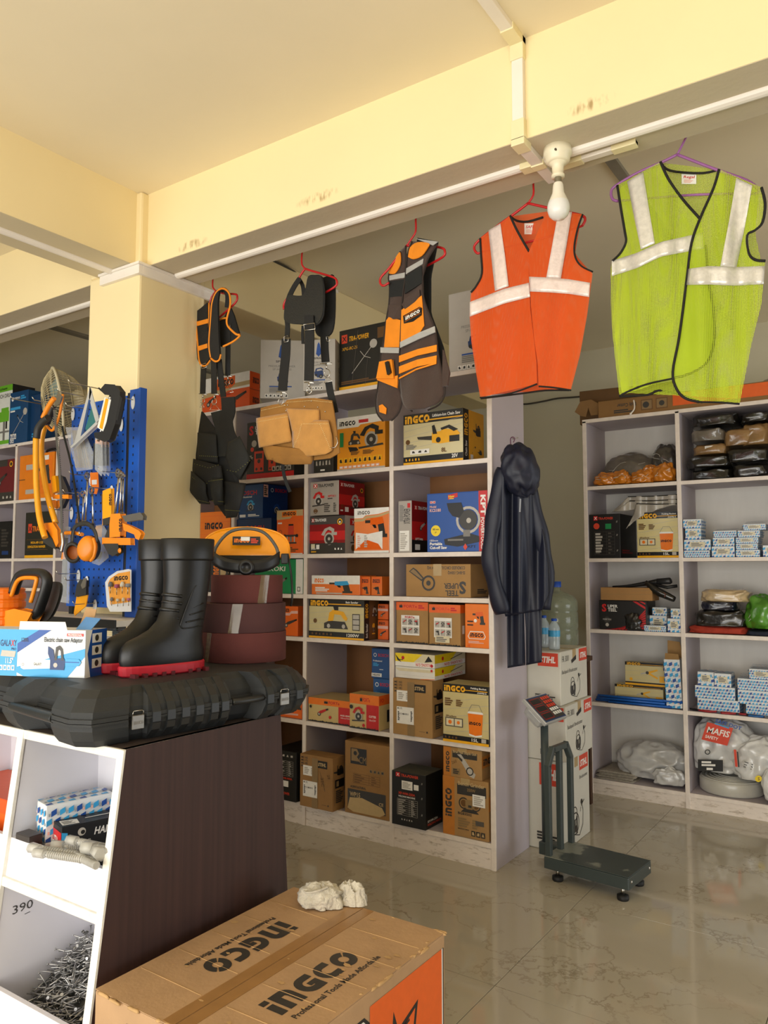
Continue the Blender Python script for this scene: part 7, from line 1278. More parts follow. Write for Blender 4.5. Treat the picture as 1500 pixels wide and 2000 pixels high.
def plier(lb, px, yaw, m):
    p = at(*cB(px), z=R1); t = thing('pliers', lb, 'pliers', (p.x, min(max(p.y, YR+.004), YR+.03), R1+.007), yaw, 'pliers on the shelf edge')
    for s in (-1, 1): MB().tube(smooth([(0, 0, 0), (-.02, s*.010, 0), (-.05, s*.014, 0), (-.085, s*.006, 0)], 4), .0055, m, 8).build('handle', t)
    MB().prism([(.0, -.011), (.03, -.009), (.055, -.002), (.055, .002), (.03, .009), (.0, .011), (-.008, 0)], -.005, .005, mat('3a3a3c', .35, .9, key='pst'), ax='z').build('jaw', t); MB().cyl((.004, 0, -.006), (.004, 0, .006), .006, CHROME, 10).build('pivot', t)
RH = mat('a3242a', .4, key='rh'); BH = mat('1f5fa0', .4, key='bh')
plier('red handled pliers nearest the divider on the shelf edge', (990, 1095), 2.9, RH); plier('red handled pliers second from the divider', (1120, 1108), .1, RH); plier('red handled pliers in the middle of the shelf edge', (1250, 1122), .35, RH); plier('dark red handled pliers with open jaws', (1330, 1126), -.3, RH); plier('blue handled pliers at the right end of the shelf edge', (1440, 1150), .1, BH)
# --- bottom row
pg = thing('plastic_bag', 'large pale grey plastic sack lying in the bottom left cell', 'plastic bag', at(*cB((620, 1640)), y=YR+.05)); o_ = pg.location.copy(); pg.location.z = R0+.008
PBAG = mat('c6c5c2', .28, var=.06, bump=.8, bs=13, coat=.5, key='pbag')
wb = at(*cB((375, 1600)), y=YR+.03).x; we = XR[1]-.02
SK = MB().lump(((wb+we)/2-pg.location.x, .15, 0), (we-wb, .28, .225), PBAG, 81, .26, 1.9, 64, 2.3, rz=-.05, ridge=True); fit(SK, pg.location, XR[0]+.016, XR[1]-.016, YR-.1, YR+.385, R0, R1-.03).build('sack', pg, sub=1)
MB().lump((we-pg.location.x-.10, .0, 0), (.19, .05, .11), PBAG, 83, .4, 2.6, 30, 2.2, rz=.15).build('loose_end', pg, sub=1)
for i in range(7):
    nw = MB(); x0, x1 = XR[0]+.03, XR[0]+.27; nw.grid(lambda u, v: (lerp(x0, x1, u)+.01*math.sin(i*2+v*3), YR+.012+.006*i+v*.27, R0+.003+.0062*i+.003*math.sin(u*5+i)*v), 10, 8, mat('8d8577' if i % 2 else 'a39b8d', .8, var=.25, vs=60, key=('news', i % 2)))
    tag(nw.build('newspaper', solid=.004), ['old grey newspaper, lowest of the pile left of the plastic sack', 'old newspaper second from the bottom of the pile', 'old newspaper third from the bottom of the pile', 'old newspaper in the middle of the pile', 'old newspaper third from the top of the pile', 'old newspaper second from the top of the pile', 'old newspaper on top of the pile by the shelf side'][i], 'newspaper', 'old newspapers in the bottom left cell')
TUBE = mat('cbc8bd', .3, var=.05, alpha=.92, coat=.3, key='ptube'); cxk = at(*cB((1205, 1600)), y=YR+.17); cl = thing('tubing_coil', 'flat coil of translucent white plastic tubing in the bottom right cell', 'tubing', (cxk.x, YR+.20, R0+.001))
MB().lathe([(.05, 0), (.175, 0), (.185, .01), (.185, .07), (.178, .082), (.05, .092), (.05, 0)], TUBE, n=48).build('coil', cl)
for k in range(5): MB().tube([((.17-.024*k)*math.cos(a*PI/18), (.17-.024*k)*math.sin(a*PI/18), .084+.003*k) for a in range(36)], .006, TUBE, 6, closed=True).build('turn', cl)
pb = thing('plastic_bag', 'white printed plastic bag with red block standing on the tubing coil', 'plastic bag', (cxk.x-.03, YR+.10, R0+.098)); PW = mat('d9d9d6', .25, var=.05, bump=.8, bs=12, coat=.6, key='pwbag')
fit(MB().lump((0, .08, 0), (.36, .26, .335), PW, 91, .24, 1.8, 64, 2.3, ridge=True), pb.location, XR[1]+.016, XR[2]-.016, YR-.1, YR+.385, R0, R1-.032).build('bag', pb, sub=1)
def decal(par, pts, Q, els, nm, w, h):
    """flat print on a bag: corner photo points bl, br, tl"""
    o_ = par.location; p0, p1, p2 = [Q(*cB(p))-o_ for p in pts]; U = p1-p0; V = p2-p0; mb = MB(); put(mb, p0, U.normalized(), V.normalized(), U.cross(V).normalized(), U.length, V.length, els); return mb.build(nm, par)
QW = lambda x, y: at(x, y, y=YR+.012)
decal(pb, [(1000, 1300), (1180, 1345), (1040, 1180)], QW, [('r', 0, 0, 1, 1, 'e'), ('t', 'MAFIS', .1, .45, .32, 'w', dict(fw=.85)), ('t', 'SAFETY', .1, .15, .16, 'w', dict(fw=.5))], 'red_print', 0, 0); decal(pb, [(975, 1520), (1150, 1525), (975, 1440)], QW, [('r', 0, 0, 1, 1, 'k'), ('ls', .15, .4, .75, .9, 2, 'w'), ('r', .35, .1, .6, .3, 'w')], 'black_print', 0, 0); decal(pb, [(1090, 1195), (1290, 1260), (1105, 1150)], QW, [('t', 'SAFE DOT', 0, .35, .5, 'b', dict(fw=.9)), ('ls', 0, 0, .8, .25, 1, 'm')], 'blue_print', 0, 0); decal(pb, [(1010, 1405), (1070, 1412), (1015, 1365)], QW, [('o', .5, .5, .45, .3, 'k')], 'mark_print', 0, 0)
pc2 = thing('plastic_bag', 'white plastic bag with yellow spot slumped over the tubing coil', 'plastic bag', (XR[1]+.41, YR+.07, R0+.098)); BG = MB().lump((0, .05, 0), (.34, .2, .25), PW, 95, .3, 1.9, 64, 2.2, rz=.2, ridge=True); fit(BG, pc2.location, XR[1]+.016, XR[2]-.016, YR-.1, YR+.385, R0, R1-.032).lump((.09, -.075, -.09), (.16, .06, .22), PW, 97, .3, 2.2, 40, 2.2).build('bag', pc2, sub=1)
decal(pc2, [(1235, 1490), (1265, 1495), (1225, 1370)], lambda x, y: at(x, y, y=YR-.03), [('r', 0, 0, .6, 1, 'e'), ('r', .7, 0, 1, .9, 'k')], 'stripe_print', 0, 0); decal(pc2, [(1285, 1510), (1370, 1540), (1300, 1440)], lambda x, y: at(x, y, y=YR-.03), [('tb', 0, .2, .9, .9, 3, 'd')], 'block_print', 0, 0); decal(pc2, [(1375, 1600), (1420, 1600), (1375, 1550)], lambda x, y: at(x, y, y=YR-.035), [('d', .5, .5, .45, 'Y'), ('t', 'S', .4, .3, .4, 'n')], 'yellow_spot', 0, 0)
# ================================================================ brush cutter cartons stacked in the gap, bottles, water jar
WCT = mat('d2cec0', .6, var=.05, vs=5, bump=.08, bs=20, key='wct')
def stihl(lb, zb, zt, dx=0, rz=0, big=False, w=.42, d=.40):
    fr_ = [('r', .70, .72, .97, .97, 'e'), ('t', 'STIHL', .725, .79, .11, 'w', dict(fw=.21, it=.15, b=2)), ('r', .0, .6, .06, .66, 'e'), ('ls', .66, .1, .95, .2, 3, 'd')]
    rt_ = [('r', .68, .74, .99, .98, 'e'), ('t', 'STIHL', .72, .80, .10, 'w', dict(fw=.24, it=.15, b=2)), ('t', 'FR 3001', .06, .80, .11, 'd', dict(fw=.24, b=0)), ('t', 'Backpack Brushcutter', .05, .58, .07, 'd', dict(fw=.56, b=0)), ('pic', 'pack', .5, .28, .28, 'k', 1.3), ('p', [(.38, .80), (.56, .88), (.56, .8), (.4, .74)], 'k')]
    if big: rt_ = [('r', .62, .80, .95, .97, 'e'), ('t', 'STIHL', .65, .84, .07, 'w', dict(fw=.26, it=.15, b=2)), ('t', '30', .28, .84, .05, 'd', dict(b=0)), ('t', 'Brushcutter', .62, .70, .04, 'd', dict(fw=.3, b=0)), ('ls', .3, .66, .42, .70, 1, 'd'), ('pic', 'pack', .5, .25, .25, 'k')]
    x1 = -1.534+dx; c = (x1-w/2, 3.895+d/2, zb); carton('brush_cutter_carton', lb, 'carton', c, w, d, zt-zb, WCT, fr_, rt_, rz=rz, flaps='x', tape='x', bev=.004)
stihl('tall white brush cutter carton on the floor at the bottom of the stack', .001, .455, 0, 0, True); stihl('white backpack brush cutter carton in the middle of the stack, behind the scale display', .4565, .741, .018, math.radians(1.5), d=.42); stihl('white backpack brush cutter carton on top of the stack with bottles', .7425, 1.021, .0, 0)
PET = mat('d7e6ee', .08, var=.02, alpha=.38, coat=.6, key='pet'); BCAP = mat('1c50b8', .4, key='bcap'); BLBL = mat('3f9fd0', .4, var=.2, vs=60, key='blbl')
def bottle(lb, px, yy, h):
    x = at(px, 1270, y=yy).x; t = thing('water_bottle', lb, 'bottle', (x, yy, 1.0225), 0, 'water bottles on the white carton'); r = .031
    MB().lathe([(0, 0), (r*.9, 0), (r, .008), (r*.95, .02), (r, .03), (r*.95, .04), (r, .052), (r, h*.68), (r*.9, h*.76), (r*.42, h*.90), (r*.40, h*.95), (0, h*.95)], PET, n=20).build('body', t); MB().lathe([(r*1.015, h*.42), (r*1.015, h*.62)], BLBL, n=20).build('label', t); MB().lathe([(r*.46, h*.92), (r*.48, h*.93), (r*.48, h), (0, h)], BCAP, n=16).build('cap', t)
    MB().lathe([(0, .002), (r*.9, .003), (r*.92, h*.3), (0, h*.3)], mat('cfd8da', .1, alpha=.3, key='wat'), n=16).build('water', t)
bottle('clear water bottle with blue cap standing on the white carton, nearer one', 1083, 4.00, .165); bottle('clear water bottle with blue cap half behind the raincoat', 1063, 4.08, .175)
jx = at(1085, 1200, y=4.65).x
st_ = thing('stool', 'low dark wooden stool holding the large water jar behind the cartons', 'stool', (jx, 4.66, 0)); WD = mat('4a2f1c', .6, var=.2, vs=20, key='wd')
MB().box(-.17, -.17, .88, .17, .17, .91, WD).build('seat', st_, bevel=.003)
for sx in (-1, 1):
    for sy in (-1, 1): MB().box(sx*.14-.018, sy*.14-.018, 0, sx*.14+.018, sy*.14+.018, .88, WD).build('leg', st_)
jr = thing('water_jar', 'large translucent water jar standing behind the stacked white cartons', 'water jar', (jx, 4.66, .912)); JM = mat('9aa38c', .15, var=.06, alpha=.55, coat=.4, key='jar')
MB().lathe([(0, 0), (.125, 0), (.135, .012), (.135, .06), (.128, .07), (.135, .08), (.135, .16), (.128, .17), (.135, .18), (.135, .27), (.128, .28), (.135, .29), (.135, .34), (.11, .375), (.05, .40), (.03, .41), (.028, .45), (0, .45)], JM, n=32).build('jar_body', jr); MB().lathe([(.034, .43), (.034, .465), (0, .465)], BCAP, n=16).build('cap', jr)
bx_ = at(1128, 1255, y=5.6); br = thing('broom', 'dark bristle broom head leaning on the rear wall behind the cartons', 'broom', (bx_.x-.03, 6.45, 0)); BR = mat('2c2118', .9, var=.3, vs=90, key='brist')
MB().cyl((0, 0, .0), (0, .1, .95), .012, WD, 8).build('handle', br)
mb = MB(); R_ = random.Random(6)
for k in range(70): a = R_.uniform(-.22, .22); mb.tube([(a*.7, .10, .93), (a+R_.uniform(-.03, .03), .09+R_.uniform(-.03, .02), 1.13+R_.uniform(-.05, .05))], .004, BR, 4)
mb.build('bristles', br, kind='stuff')
# ================================================================ platform scale
SG = mat('3b4443', .42, var=.10, vs=8, bump=.03, bs=80, key='sg'); SRB = mat('141414', .6, key='srb')
ps = thing('platform_scale', 'dark grey platform weighing scale with red-lit display head', 'scale', (-1.482, 3.515, 0), math.radians(-5.5)); PW_, PD_ = .41, .262
def dusty():
    m = mat('3b4443', .45, var=.08, vs=8, key='sgd'); nt = m.node_tree; N = nt.nodes; L = nt.links; b = N['Principled BSDF']; src = b.inputs['Base Color'].links[0].from_socket
    nz = N.new('ShaderNodeTexNoise'); nz.inputs['Scale'].default_value = 9; nz.inputs['Detail'].default_value = 6; tc = N.new('ShaderNodeTexCoord'); L.new(tc.outputs['Object'], nz.inputs[0])
    sp = N.new('ShaderNodeSeparateXYZ'); L.new(tc.outputs['Object'], sp.inputs[0]); md = N.new('ShaderNodeMath'); md.operation = 'MULTIPLY_ADD'; md.inputs[1].default_value = -.75; L.new(sp.outputs[0], md.inputs[0]); L.new(nz.outputs[0], md.inputs[2])
    cr = N.new('ShaderNodeValToRGB'); cr.color_ramp.elements[0].position = .40; cr.color_ramp.elements[1].position = .47; L.new(md.outputs[0], cr.inputs[0]); mx = N.new('ShaderNodeMix'); mx.data_type = 'RGBA'; mx.inputs[7].default_value = lin('7d8178')+[1]; L.new(cr.outputs[0], mx.inputs[0]); L.new(src, mx.inputs[6]); L.new(mx.outputs[2], b.inputs['Base Color']); return m
MB().box(0, 0, .055, PW_, PD_, .108, SG).build('platform_body', ps, bevel=.004); MB().box(.0, .0, .109, PW_, PD_, .113, dusty()).build('platform_plate', ps, bevel=.002)
for i, (x, y) in enumerate(((.05, .04), (PW_-.04, .03), (PW_-.05, PD_-.03), (.05, PD_-.03))): f = MB().lathe([(0, 0), (.024, 0), (.026, .004), (.026, .02), (.012, .024), (0, .024)], SRB, (x, y, 0), 18).build('foot', ps); MB().cyl((x, y, .022), (x, y, .056), .008, STL, 10).build('threaded_stem', f)
for x, y in ((PW_+.001, .03), (PW_+.001, PD_-.025)): MB().lathe([(0, .004), (.005, .003), (.007, 0)], CHROME, (x, y, .085), 12, ax='x').build('screw', ps)
bar = .028
def sq(p, q, w1, w2): 
    a, b = Vector(p), Vector(q); d = (b-a).normalized(); X = Vector((1, 0, 0)); Y_ = d.cross(X).normalized(); vs = [pt+X*(sx*w1/2)+Y_*(sy*w2/2) for pt in (a, b) for sx, sy in ((-1, -1), (1, -1), (1, 1), (-1, 1))]
    return MB().add(vs, [(3, 2, 1, 0), (4, 5, 6, 7)]+[(i, (i+1) % 4, 4+(i+1) % 4, 4+i) for i in range(4)], SG)
TH = .60; xg = .02
for n_, p, q in (('guard_post', (xg, .016, .113), (xg, .016, TH-.07)), ('guard_post', (xg, PD_-.016, .113), (xg, PD_-.016, TH-.07)), ('guard_rail', (xg, .012, TH-.08), (xg, .066, TH+.002)), ('guard_rail', (xg, PD_-.012, TH-.08), (xg, PD_-.066, TH+.002)), ('guard_rail', (xg, .058, TH-.008), (xg, PD_-.058, TH-.008)), ('guard_post', (xg, PD_*.5, .113), (xg, PD_*.5, TH-.012))): sq(p, q, .026, .026).build(n_, ps, bevel=.002)
MB().cyl((-.075, .165, .07), (-.075, .165, .71), .019, SG, 16).build('column', ps); MB().box(-.10, .135, .06, .0, .195, .12, SG).build('column_bracket', ps, bevel=.004)
hd = thing('t', '', '', (0, 0, 0)); bpy.data.objects.remove(hd)
HM = Matrix.Translation((-.06, .150, .765)) @ Matrix.Rotation(math.radians(92), 4, 'Z') @ Matrix.Rotation(math.radians(42), 4, 'X')
SLV = mat('b7b7b5', .35, .3, var=.05, key='slv')
def hb(nm, par, a, b, m, bev=.003): mb = MB(); mb.T = HM; mb.box(*a, *b, m); return mb.build(nm, par, bevel=bev)
hdo = hb('display_head', ps, (-.12, -.08, -.014), (.12, .08, .006), SLV); hb('head_back', ps, (-.085, -.055, -.075), (.085, .055, -.014), SLV, .02)
mb = MB(); put(mb, HM @ Vector((-.112, -.073, .0066)), (HM.to_3x3() @ Vector((1, 0, 0))), (HM.to_3x3() @ Vector((0, 1, 0))), (HM.to_3x3() @ Vector((0, 0, 1))), .224, .146, [('r', 0, 0, 1, 1, 'B'), ('r', .02, .04, .98, .96, 'd')]+[('r', .06, .08+.3*k, .52, .33+.3*k, 'R') for k in range(3)]+[('r', .08, .11+.3*k, .5, .30+.3*k, 'k') for k in range(3)]+[('r', .58+.095*i, .16+.16*j, .66+.095*i, .28+.16*j, 'e' if j > 1 else 'w') for i in range(4) for j in range(5)]); mb.build('keypad', hdo)

# ================================================================ far left shelf unit goods
c1 = crop(0, 700, 3.7025); c0 = crop(0, 820, 5.0); cF = crop(0, 560, 5.0)
def lbox(nm, lb, a, b, yt, z, base, **k): return shelfbox(nm, lb, c1((a, 0))[0], c1((b, 0))[0], c1((0, yt))[1], z, base, **k)
lbox('tool_box', 'white and green bench drill box at the far left on top', -90, 92, 205, Z1, 'e4e6dc', d=.2, Y=YM+.05, front=[('r', 0, .9, 1, 1, 'v'), ('t', 'BENCH DRILL', .35, .80, .06, 'z', dict(fw=.62)), ('pic', 'bench', .72, .35, .3, 'v'), ('t', 'Quiet & Powerful', .4, .93, .035, 'k', dict(fw=.4))], right=[('r', 0, 0, 1, 1, 'k')], flaps='l')
lbox('tool_box', 'dark blue brush cutter box beside the bench drill box', 76, 206, 238, Z1, '14446f', d=.12, Y=YM+.02, front=[('d', .15, .87, .04, 'w'), ('t', 'AIMING', .2, .86, .04, 'w', dict(fw=.35)), ('ls', .6, .84, .9, .92, 2, 'm'), ('r', .05, .66, .6, .71, 'm'), ('r', .05, .62, .3, .65, 'w'), ('pic', 'brush', .55, .4, .28, 'l'), ('ic', .08, .1, .42, .2, 3, 'w', 'B'), ('ic', .08, .03, .3, .09, 2, 'w', 'B')], flaps='l')
lbox('tool_box', 'plain dark blue box next to the brush cutter box', 226, 296, 262, Z1, '123a62', d=.15, Y=YM+.05, front=[('ls', .2, .1, .7, .2, 2, 'm')], flaps='l')
lbox('tool_box', 'dark red machine box at the left end of the top row', -60, 108, 735, Z2, '6d1d22', d=.2, front=[('r', 0, 0, 1, .22, 'd'), ('d', .85, .88, .07, 'y'), ('d', .85, .88, .045, 'k'), ('r', 0, .84, .7, 1, 'd'), ('pic', 'grind', .5, .5, .2, 'd'), ('ic', .5, .05, .95, .15, 3, 'd', 'l')], flaps='l')
t_ = lbox('tool_case', 'orange moulded drill case with carry handle behind the yellow saws', 146, 395, 690, Z2, 'ea8216', d=.14, front=[('r', .18, .62, .5, .8, 'o'), ('r', .2, .66, .45, .78, 'l'), ('r', .2, .12, .5, .22, 'l'), ('r', .55, .1, .95, .92, 'o'), ('pic', 'drill', .74, .55, .24, 'd'), ('r', .72, .84, .85, .94, 'w'), ('l', 0, .45, .18, .45, .02, 'n')], flaps='l')
hz = max(v[2] for v in t_.children[0].bound_box); MB().tube(smooth([(.04, 0, hz), (.045, -.01, hz+.03), (.15, -.01, hz+.035), (.155, 0, hz)], 4), .010, BPL, 8).build('carry_handle', t_)
lbox('tool_case', 'black power tool case at the far left of the middle row', -70, 84, 1180, Z3, '101113', d=.2, front=[('ls', .55, .3, .9, .8, 6, 'd'), ('r', .6, .1, .9, .2, 'B')], flaps='l')
lbox('tool_box', 'dark demolition hammer box with orange base behind the yellow saws', 188, 425, 1108, Z3, '25261f', d=.16, front=[('r', 0, 0, 1, .06, 'y'), ('r', .1, .55, .22, .75, 'e'), ('t', 'X', .16, .59, .1, 'k', dict(al='c')), ('t', 'TRA-POWER', .24, .58, .11, 'o', dict(fw=.6)), ('l', .05, .4, .75, .4, .008, 'n'), ('l', .05, .18, .75, .18, .008, 'n'), ('t', 'MXA-HP-1133', .2, .31, .05, 'y', dict(fw=.4)), ('t', 'DEMOLITION HAMMER', .1, .22, .05, 'y', dict(fw=.58))], flaps='l')
lbox('tool_box', 'small dark red box beside the white rope', 290, 345, 1485, Z4-.24, '4a1a1e', d=.12, Y=YM+.02, front=[('ls', .3, .6, .8, .8, 2, 'l'), ('r', 0, .0, 1, .15, 'k')], flaps='l')
rp = thing('rope_coil', 'coil of white rope on the shelf behind the pegboard', 'rope', at(*c1((410, 1620)), y=YM+.20)); rp.location.z = Z5; ROPE = mat('c9c0ad', .9, var=.15, bump=.5, bs=90, key='rope')
for i in range(7): MB().tube([(.055*math.cos(a*PI/12), .055*math.sin(a*PI/12), .014+.026*i) for a in range(24)], .013, ROPE, 8, closed=True).build('turn', rp)
pq = at(8, 1190, y=2.75); chr_ = thing('office_chair', 'black padded chair with rounded back at the far left edge', 'chair', (pq.x-.12, 2.78, 0)); CHM = mat('141212', .7, bump=.1, key='chm')
MB().lump((0, .02, .98), (.44, .09, .44), CHM, 3, .06, 2, 24, 3, flatb=False).build('backrest', chr_); MB().box(-.23, -.46, .45, .23, -.02, .52, CHM).build('seat', chr_, bevel=.02); MB().box(-.03, .03, .48, .03, .06, .9, BPL).build('back_bar', chr_)
for k in range(5): a = k*2*PI/5; MB().tube([(0, -.24, .12), (.27*math.cos(a), -.24+.27*math.sin(a), .04)], .018, BPL, 8).build('leg', chr_)
MB().cyl((0, -.24, .1), (0, -.24, .45), .03, BPL, 12).build('column', chr_)
# ================================================================ counter behind, pegboard stand and its tools
YP = 2.30
BLU = mat('1552b0', .38, var=.06, vs=5, key='pegblue'); PX0, PX1 = at(135, 980, y=YP).x, at(243, 980, y=YP).x; PZ0, PZ1 = 1.272, 2.285; PX2, PX3 = PX1+.026, at(272, 980, y=YP).x
dt = thing('display_table', 'white-topped table with black front edge behind the boots', 'table', ((PX0+PX3)/2-.25, YP-.02, 0)); tw = (PX3-PX0)/2+.36
MB().box(-tw, -.17, 1.205, tw, .15, 1.232, mat('d8d4cc', .5, key='dtw')).build('table_top', dt, bevel=.002); MB().box(-tw, -.178, 1.19, tw, -.17, 1.236, mat('161513', .35, key='dtb')).build('front_edge', dt)
for x in (-tw+.02, tw-.02):
    for y in (-.14, .12): MB().box(x-.02, y-.02, 0, x+.02, y+.02, 1.205, mat('2a2826', .5, key='dtl')).build('leg', dt)
pe = thing('pegboard', 'blue perforated steel tool display board in front of the pillar', 'pegboard', (PX0, YP, 1.2335)); PH0, PH1 = PZ0-1.2335, PZ1-1.2335; PW1 = PX1-PX0; PA, PB = PX2-PX0, PX3-PX0
MB().box(0, 0, PH0, PW1, .014, PH1-.012, BLU).build('panel', pe, bevel=.002); MB().box(PA, -.004, .0, PB-.01, .010, PH1+.01, BLU).box(PB-.012, -.008, .0, PB, .03, PH1+.012, BLU).build('side_panel', pe, bevel=.0015)
MB().box(PW1, .004, .0, PA, .016, PH1, mat('1b1c1e', .5, key='slot')).build('slotted_post', pe); MB().box(.0, .016, 0, .03, .04, PH1-.02, mat('1b1c1e', .5, key='slot')).build('slotted_post', pe)
HO = mat('07162f', .8, key='hole'); mb = MB(); nx, nz = 11, 25
for i in range(nx):
    for j in range(nz): x = .022+(PW1-.044)*i/(nx-1); z = PH0+.022+(PH1-PH0-.06)*j/(nz-1); mb.box(x-.0046, -.0006, z-.0046, x+.0046, .001, z+.0046, HO)
for j in range(26): z = .03+(PH1-.05)*j/25; mb.box((PA+PB)/2-.011, -.0046, z-.006, (PA+PB)/2-.003, -.003, z+.006, HO)
mb.build('perforations', pe, kind='stuff')
LP = mat('dfe2e4', .4, var=.04, key='lplate')
def QG(off): return lambda x, y: at(x, y, y=YP-off)
def hook(px, L=.11, plate=True):
    p = at(*c1(px), y=YP-.004)-pe.location; h = MB().tube([(p.x, p.y, p.z), (p.x, p.y-L, p.z-.002), (p.x, p.y-L-.012, p.z+.012)], .0026, STL, 6).build('hook', pe)
    if plate: mb = MB(); mb.prism([(p.x+.014*math.cos(a), p.z-.012+(.03 if math.sin(a) > 0 else .034)*math.sin(a)) for a in [k*PI/6 for k in range(12)]], p.y-.003, p.y-.001, LP, ax='y'); mb.build('hook_plate', h)
for p in ((530, 385), (880, 460), (810, 945), (615, 980), (570, 1555), (690, 1770), (965, 300), (520, 1100), (630, 1600), (870, 830), (660, 850)): hook(p)
for p in ((720, 220), (640, 280), (700, 380), (300, 330), (460, 340)): hook(p, .16, False)
def tool(nm, lb, cat, anchor, off, group=None): p = QG(off)(*c1(anchor)); t = thing(nm, lb, cat, p, 0, group); return t, (lambda C, o=off: (lambda q: QG(o)(*C(q))-p)), p
def sl(t, nm, C, pts, off, m, th, p, bev=.001, smn=0):
    P = T(C, pts); P = sm2(P+[P[0]], 4)[:-1] if smn else P; mb = MB(); slab(mb, P, lambda x, y: QG(off)(x, y)-p, m, th); return mb.build(nm, t, bevel=bev)
def tb(t, nm, C, pts, off, r, m, p, n=8, k=5, flat=1): return MB().tube(smooth([QG(off)(*q)-p for q in T(C, pts)], k) if len(pts) > 2 else [QG(off)(*q)-p for q in T(C, pts)], r, m, n, flat=flat).build(nm, t)
YT = mat('f2a412', .3, var=.05, coat=.3, key='yt'); OT = mat('ee8a12', .4, var=.05, key='ot'); DG_ = mat('2b2a26', .55, var=.08, key='dg'); BLADE = mat('8f8d88', .35, .9, var=.15, key='blade'); DKB = mat('2e302e', .4, .6, key='dkb')
# bow saws
t, _, p = tool('bow_saw', 'yellow tubular bow saw nearest the left of the pegboard', 'saw', (330, 330), .17)
tb(t, 'frame', c0, [(352, 175), (350, 350), (354, 600), (372, 850), (398, 1010), (440, 1150)], .17, .0145, YT, p, 10); tb(t, 'grip', c0, [(470, -20), (420, 20), (372, 90), (356, 180)], .17, .017, DG_, p, 10); tb(t, 'tip_bracket', c1, [(310, 430), (350, 350), (392, 288)], .17, .012, OT, p, 8)
mb = MB(); web(mb, T(c0, [(530, -100), (560, 250), (590, 620), (604, 1000), (606, 1120)]), 4, lambda x, y: QG(.17)(x, y)-p, BLADE, .0015); mb.build('blade', t); tb(t, 'blade_clamp', c0, [(604, 1100), (615, 1200), (600, 1290)], .17, .008, STL, p)
mb = MB()
for k in range(60): a = pl([(533, -100, 0), (565, 250, 0), (594, 620, 0), (608, 1000, 0)], k/59); q = QG(.17)(*c0((a.x+9, a.y)))-p; mb.add([(q.x, q.y, q.z+.004), (q.x, q.y, q.z-.004), (q.x+.006, q.y, q.z)], [(0, 1, 2)], DKB)
mb.build('teeth', t, kind='stuff')
t, _, p = tool('bow_saw', 'yellow tubular bow saw with orange pistol handle, inner one', 'saw', (450, 300), .11)
tb(t, 'frame', c0, [(440, 55), (408, 180), (404, 320), (425, 520), (470, 760), (545, 1010)], .11, .0145, YT, p, 10); tb(t, 'grip', c1, [(385, 340), (365, 400), (340, 470)], .11, .016, DG_, p, 10); tb(t, 'tip_bracket', c1, [(455, 260), (445, 330), (425, 430), (380, 520), (340, 490)], .11, .007, OT, p, 8); sl(t, 'clamp_plate', c1, [(430, 240), (455, 275), (440, 330), (400, 350), (410, 290)], .115, STL, .006, p)
sl(t, 'handle', c0, [(445, 1080), (470, 1015), (545, 1010), (590, 1080), (600, 1200), (575, 1245), (545, 1200), (520, 1110), (490, 1060), (470, 1120)], .12, OT, .018, p, .003); sl(t, 'handle_grip', c0, [(450, 1110), (500, 1100), (540, 1160), (580, 1260), (520, 1230), (460, 1190)], .122, DG_, .02, p, .003)
mb = MB(); web(mb, T(c0, [(612, 60), (625, 150), (700, 450), (750, 780), (790, 1060)]), 3.4, lambda x, y: QG(.12)(x, y)-p, DKB, .002); mb.build('blade', t); tb(t, 'lower_arm', c0, [(640, 1105), (720, 1105), (805, 1120)], .13, .009, OT, p); tb(t, 'wing_nut', c0, [(770, 1080), (780, 1120)], .14, .004, STL, p)
# spring clamp
t, _, p = tool('quick_clamp', 'black and yellow quick clamp hanging behind the saw blades', 'clamp', (450, 860), .06)
sl(t, 'jaw', c0, [(600, 545), (640, 560), (680, 650), (705, 720), (640, 860), (610, 870), (660, 740), (620, 640)], .05, DG_, .018, p); sl(t, 'grip', c0, [(540, 560), (575, 548), (590, 700), (545, 720)], .06, YT, .02, p); sl(t, 'bar', c0, [(545, 735), (700, 735), (700, 770), (550, 772)], .062, OT, .018, p); sl(t, 'pad', c0, [(542, 800), (575, 795), (580, 850), (548, 865)], .062, OT, .018, p, .004)
# speed square
t, _, p = tool('speed_square', 'silver triangular rafter square with teal label on the pegboard', 'square', (640, 290), .10); ALU = mat('d5d6d4', .35, .5, var=.04, key='alu')
for a in ([(655, 205), (668, 240), (575, 615), (535, 640)], [(655, 205), (722, 450), (700, 470), (650, 290)], [(535, 640), (565, 590), (720, 450), (722, 470)]): sl(t, 'blade_edge', c1, a, .10, ALU, .004, p)
sl(t, 'fence', c1, [(535, 640), (720, 462), (728, 478), (540, 652)], .105, ALU, .018, p); sl(t, 'label', c1, [(665, 360), (712, 450), (630, 530), (622, 505)], .099, mat('2b6b6b', .5, key='teal'), .003, p); sl(t, 'ruler_slot', c1, [(645, 300), (656, 305), (596, 590), (580, 600)], .103, mat('2b4a7a', .5, key='rsl'), .003, p)
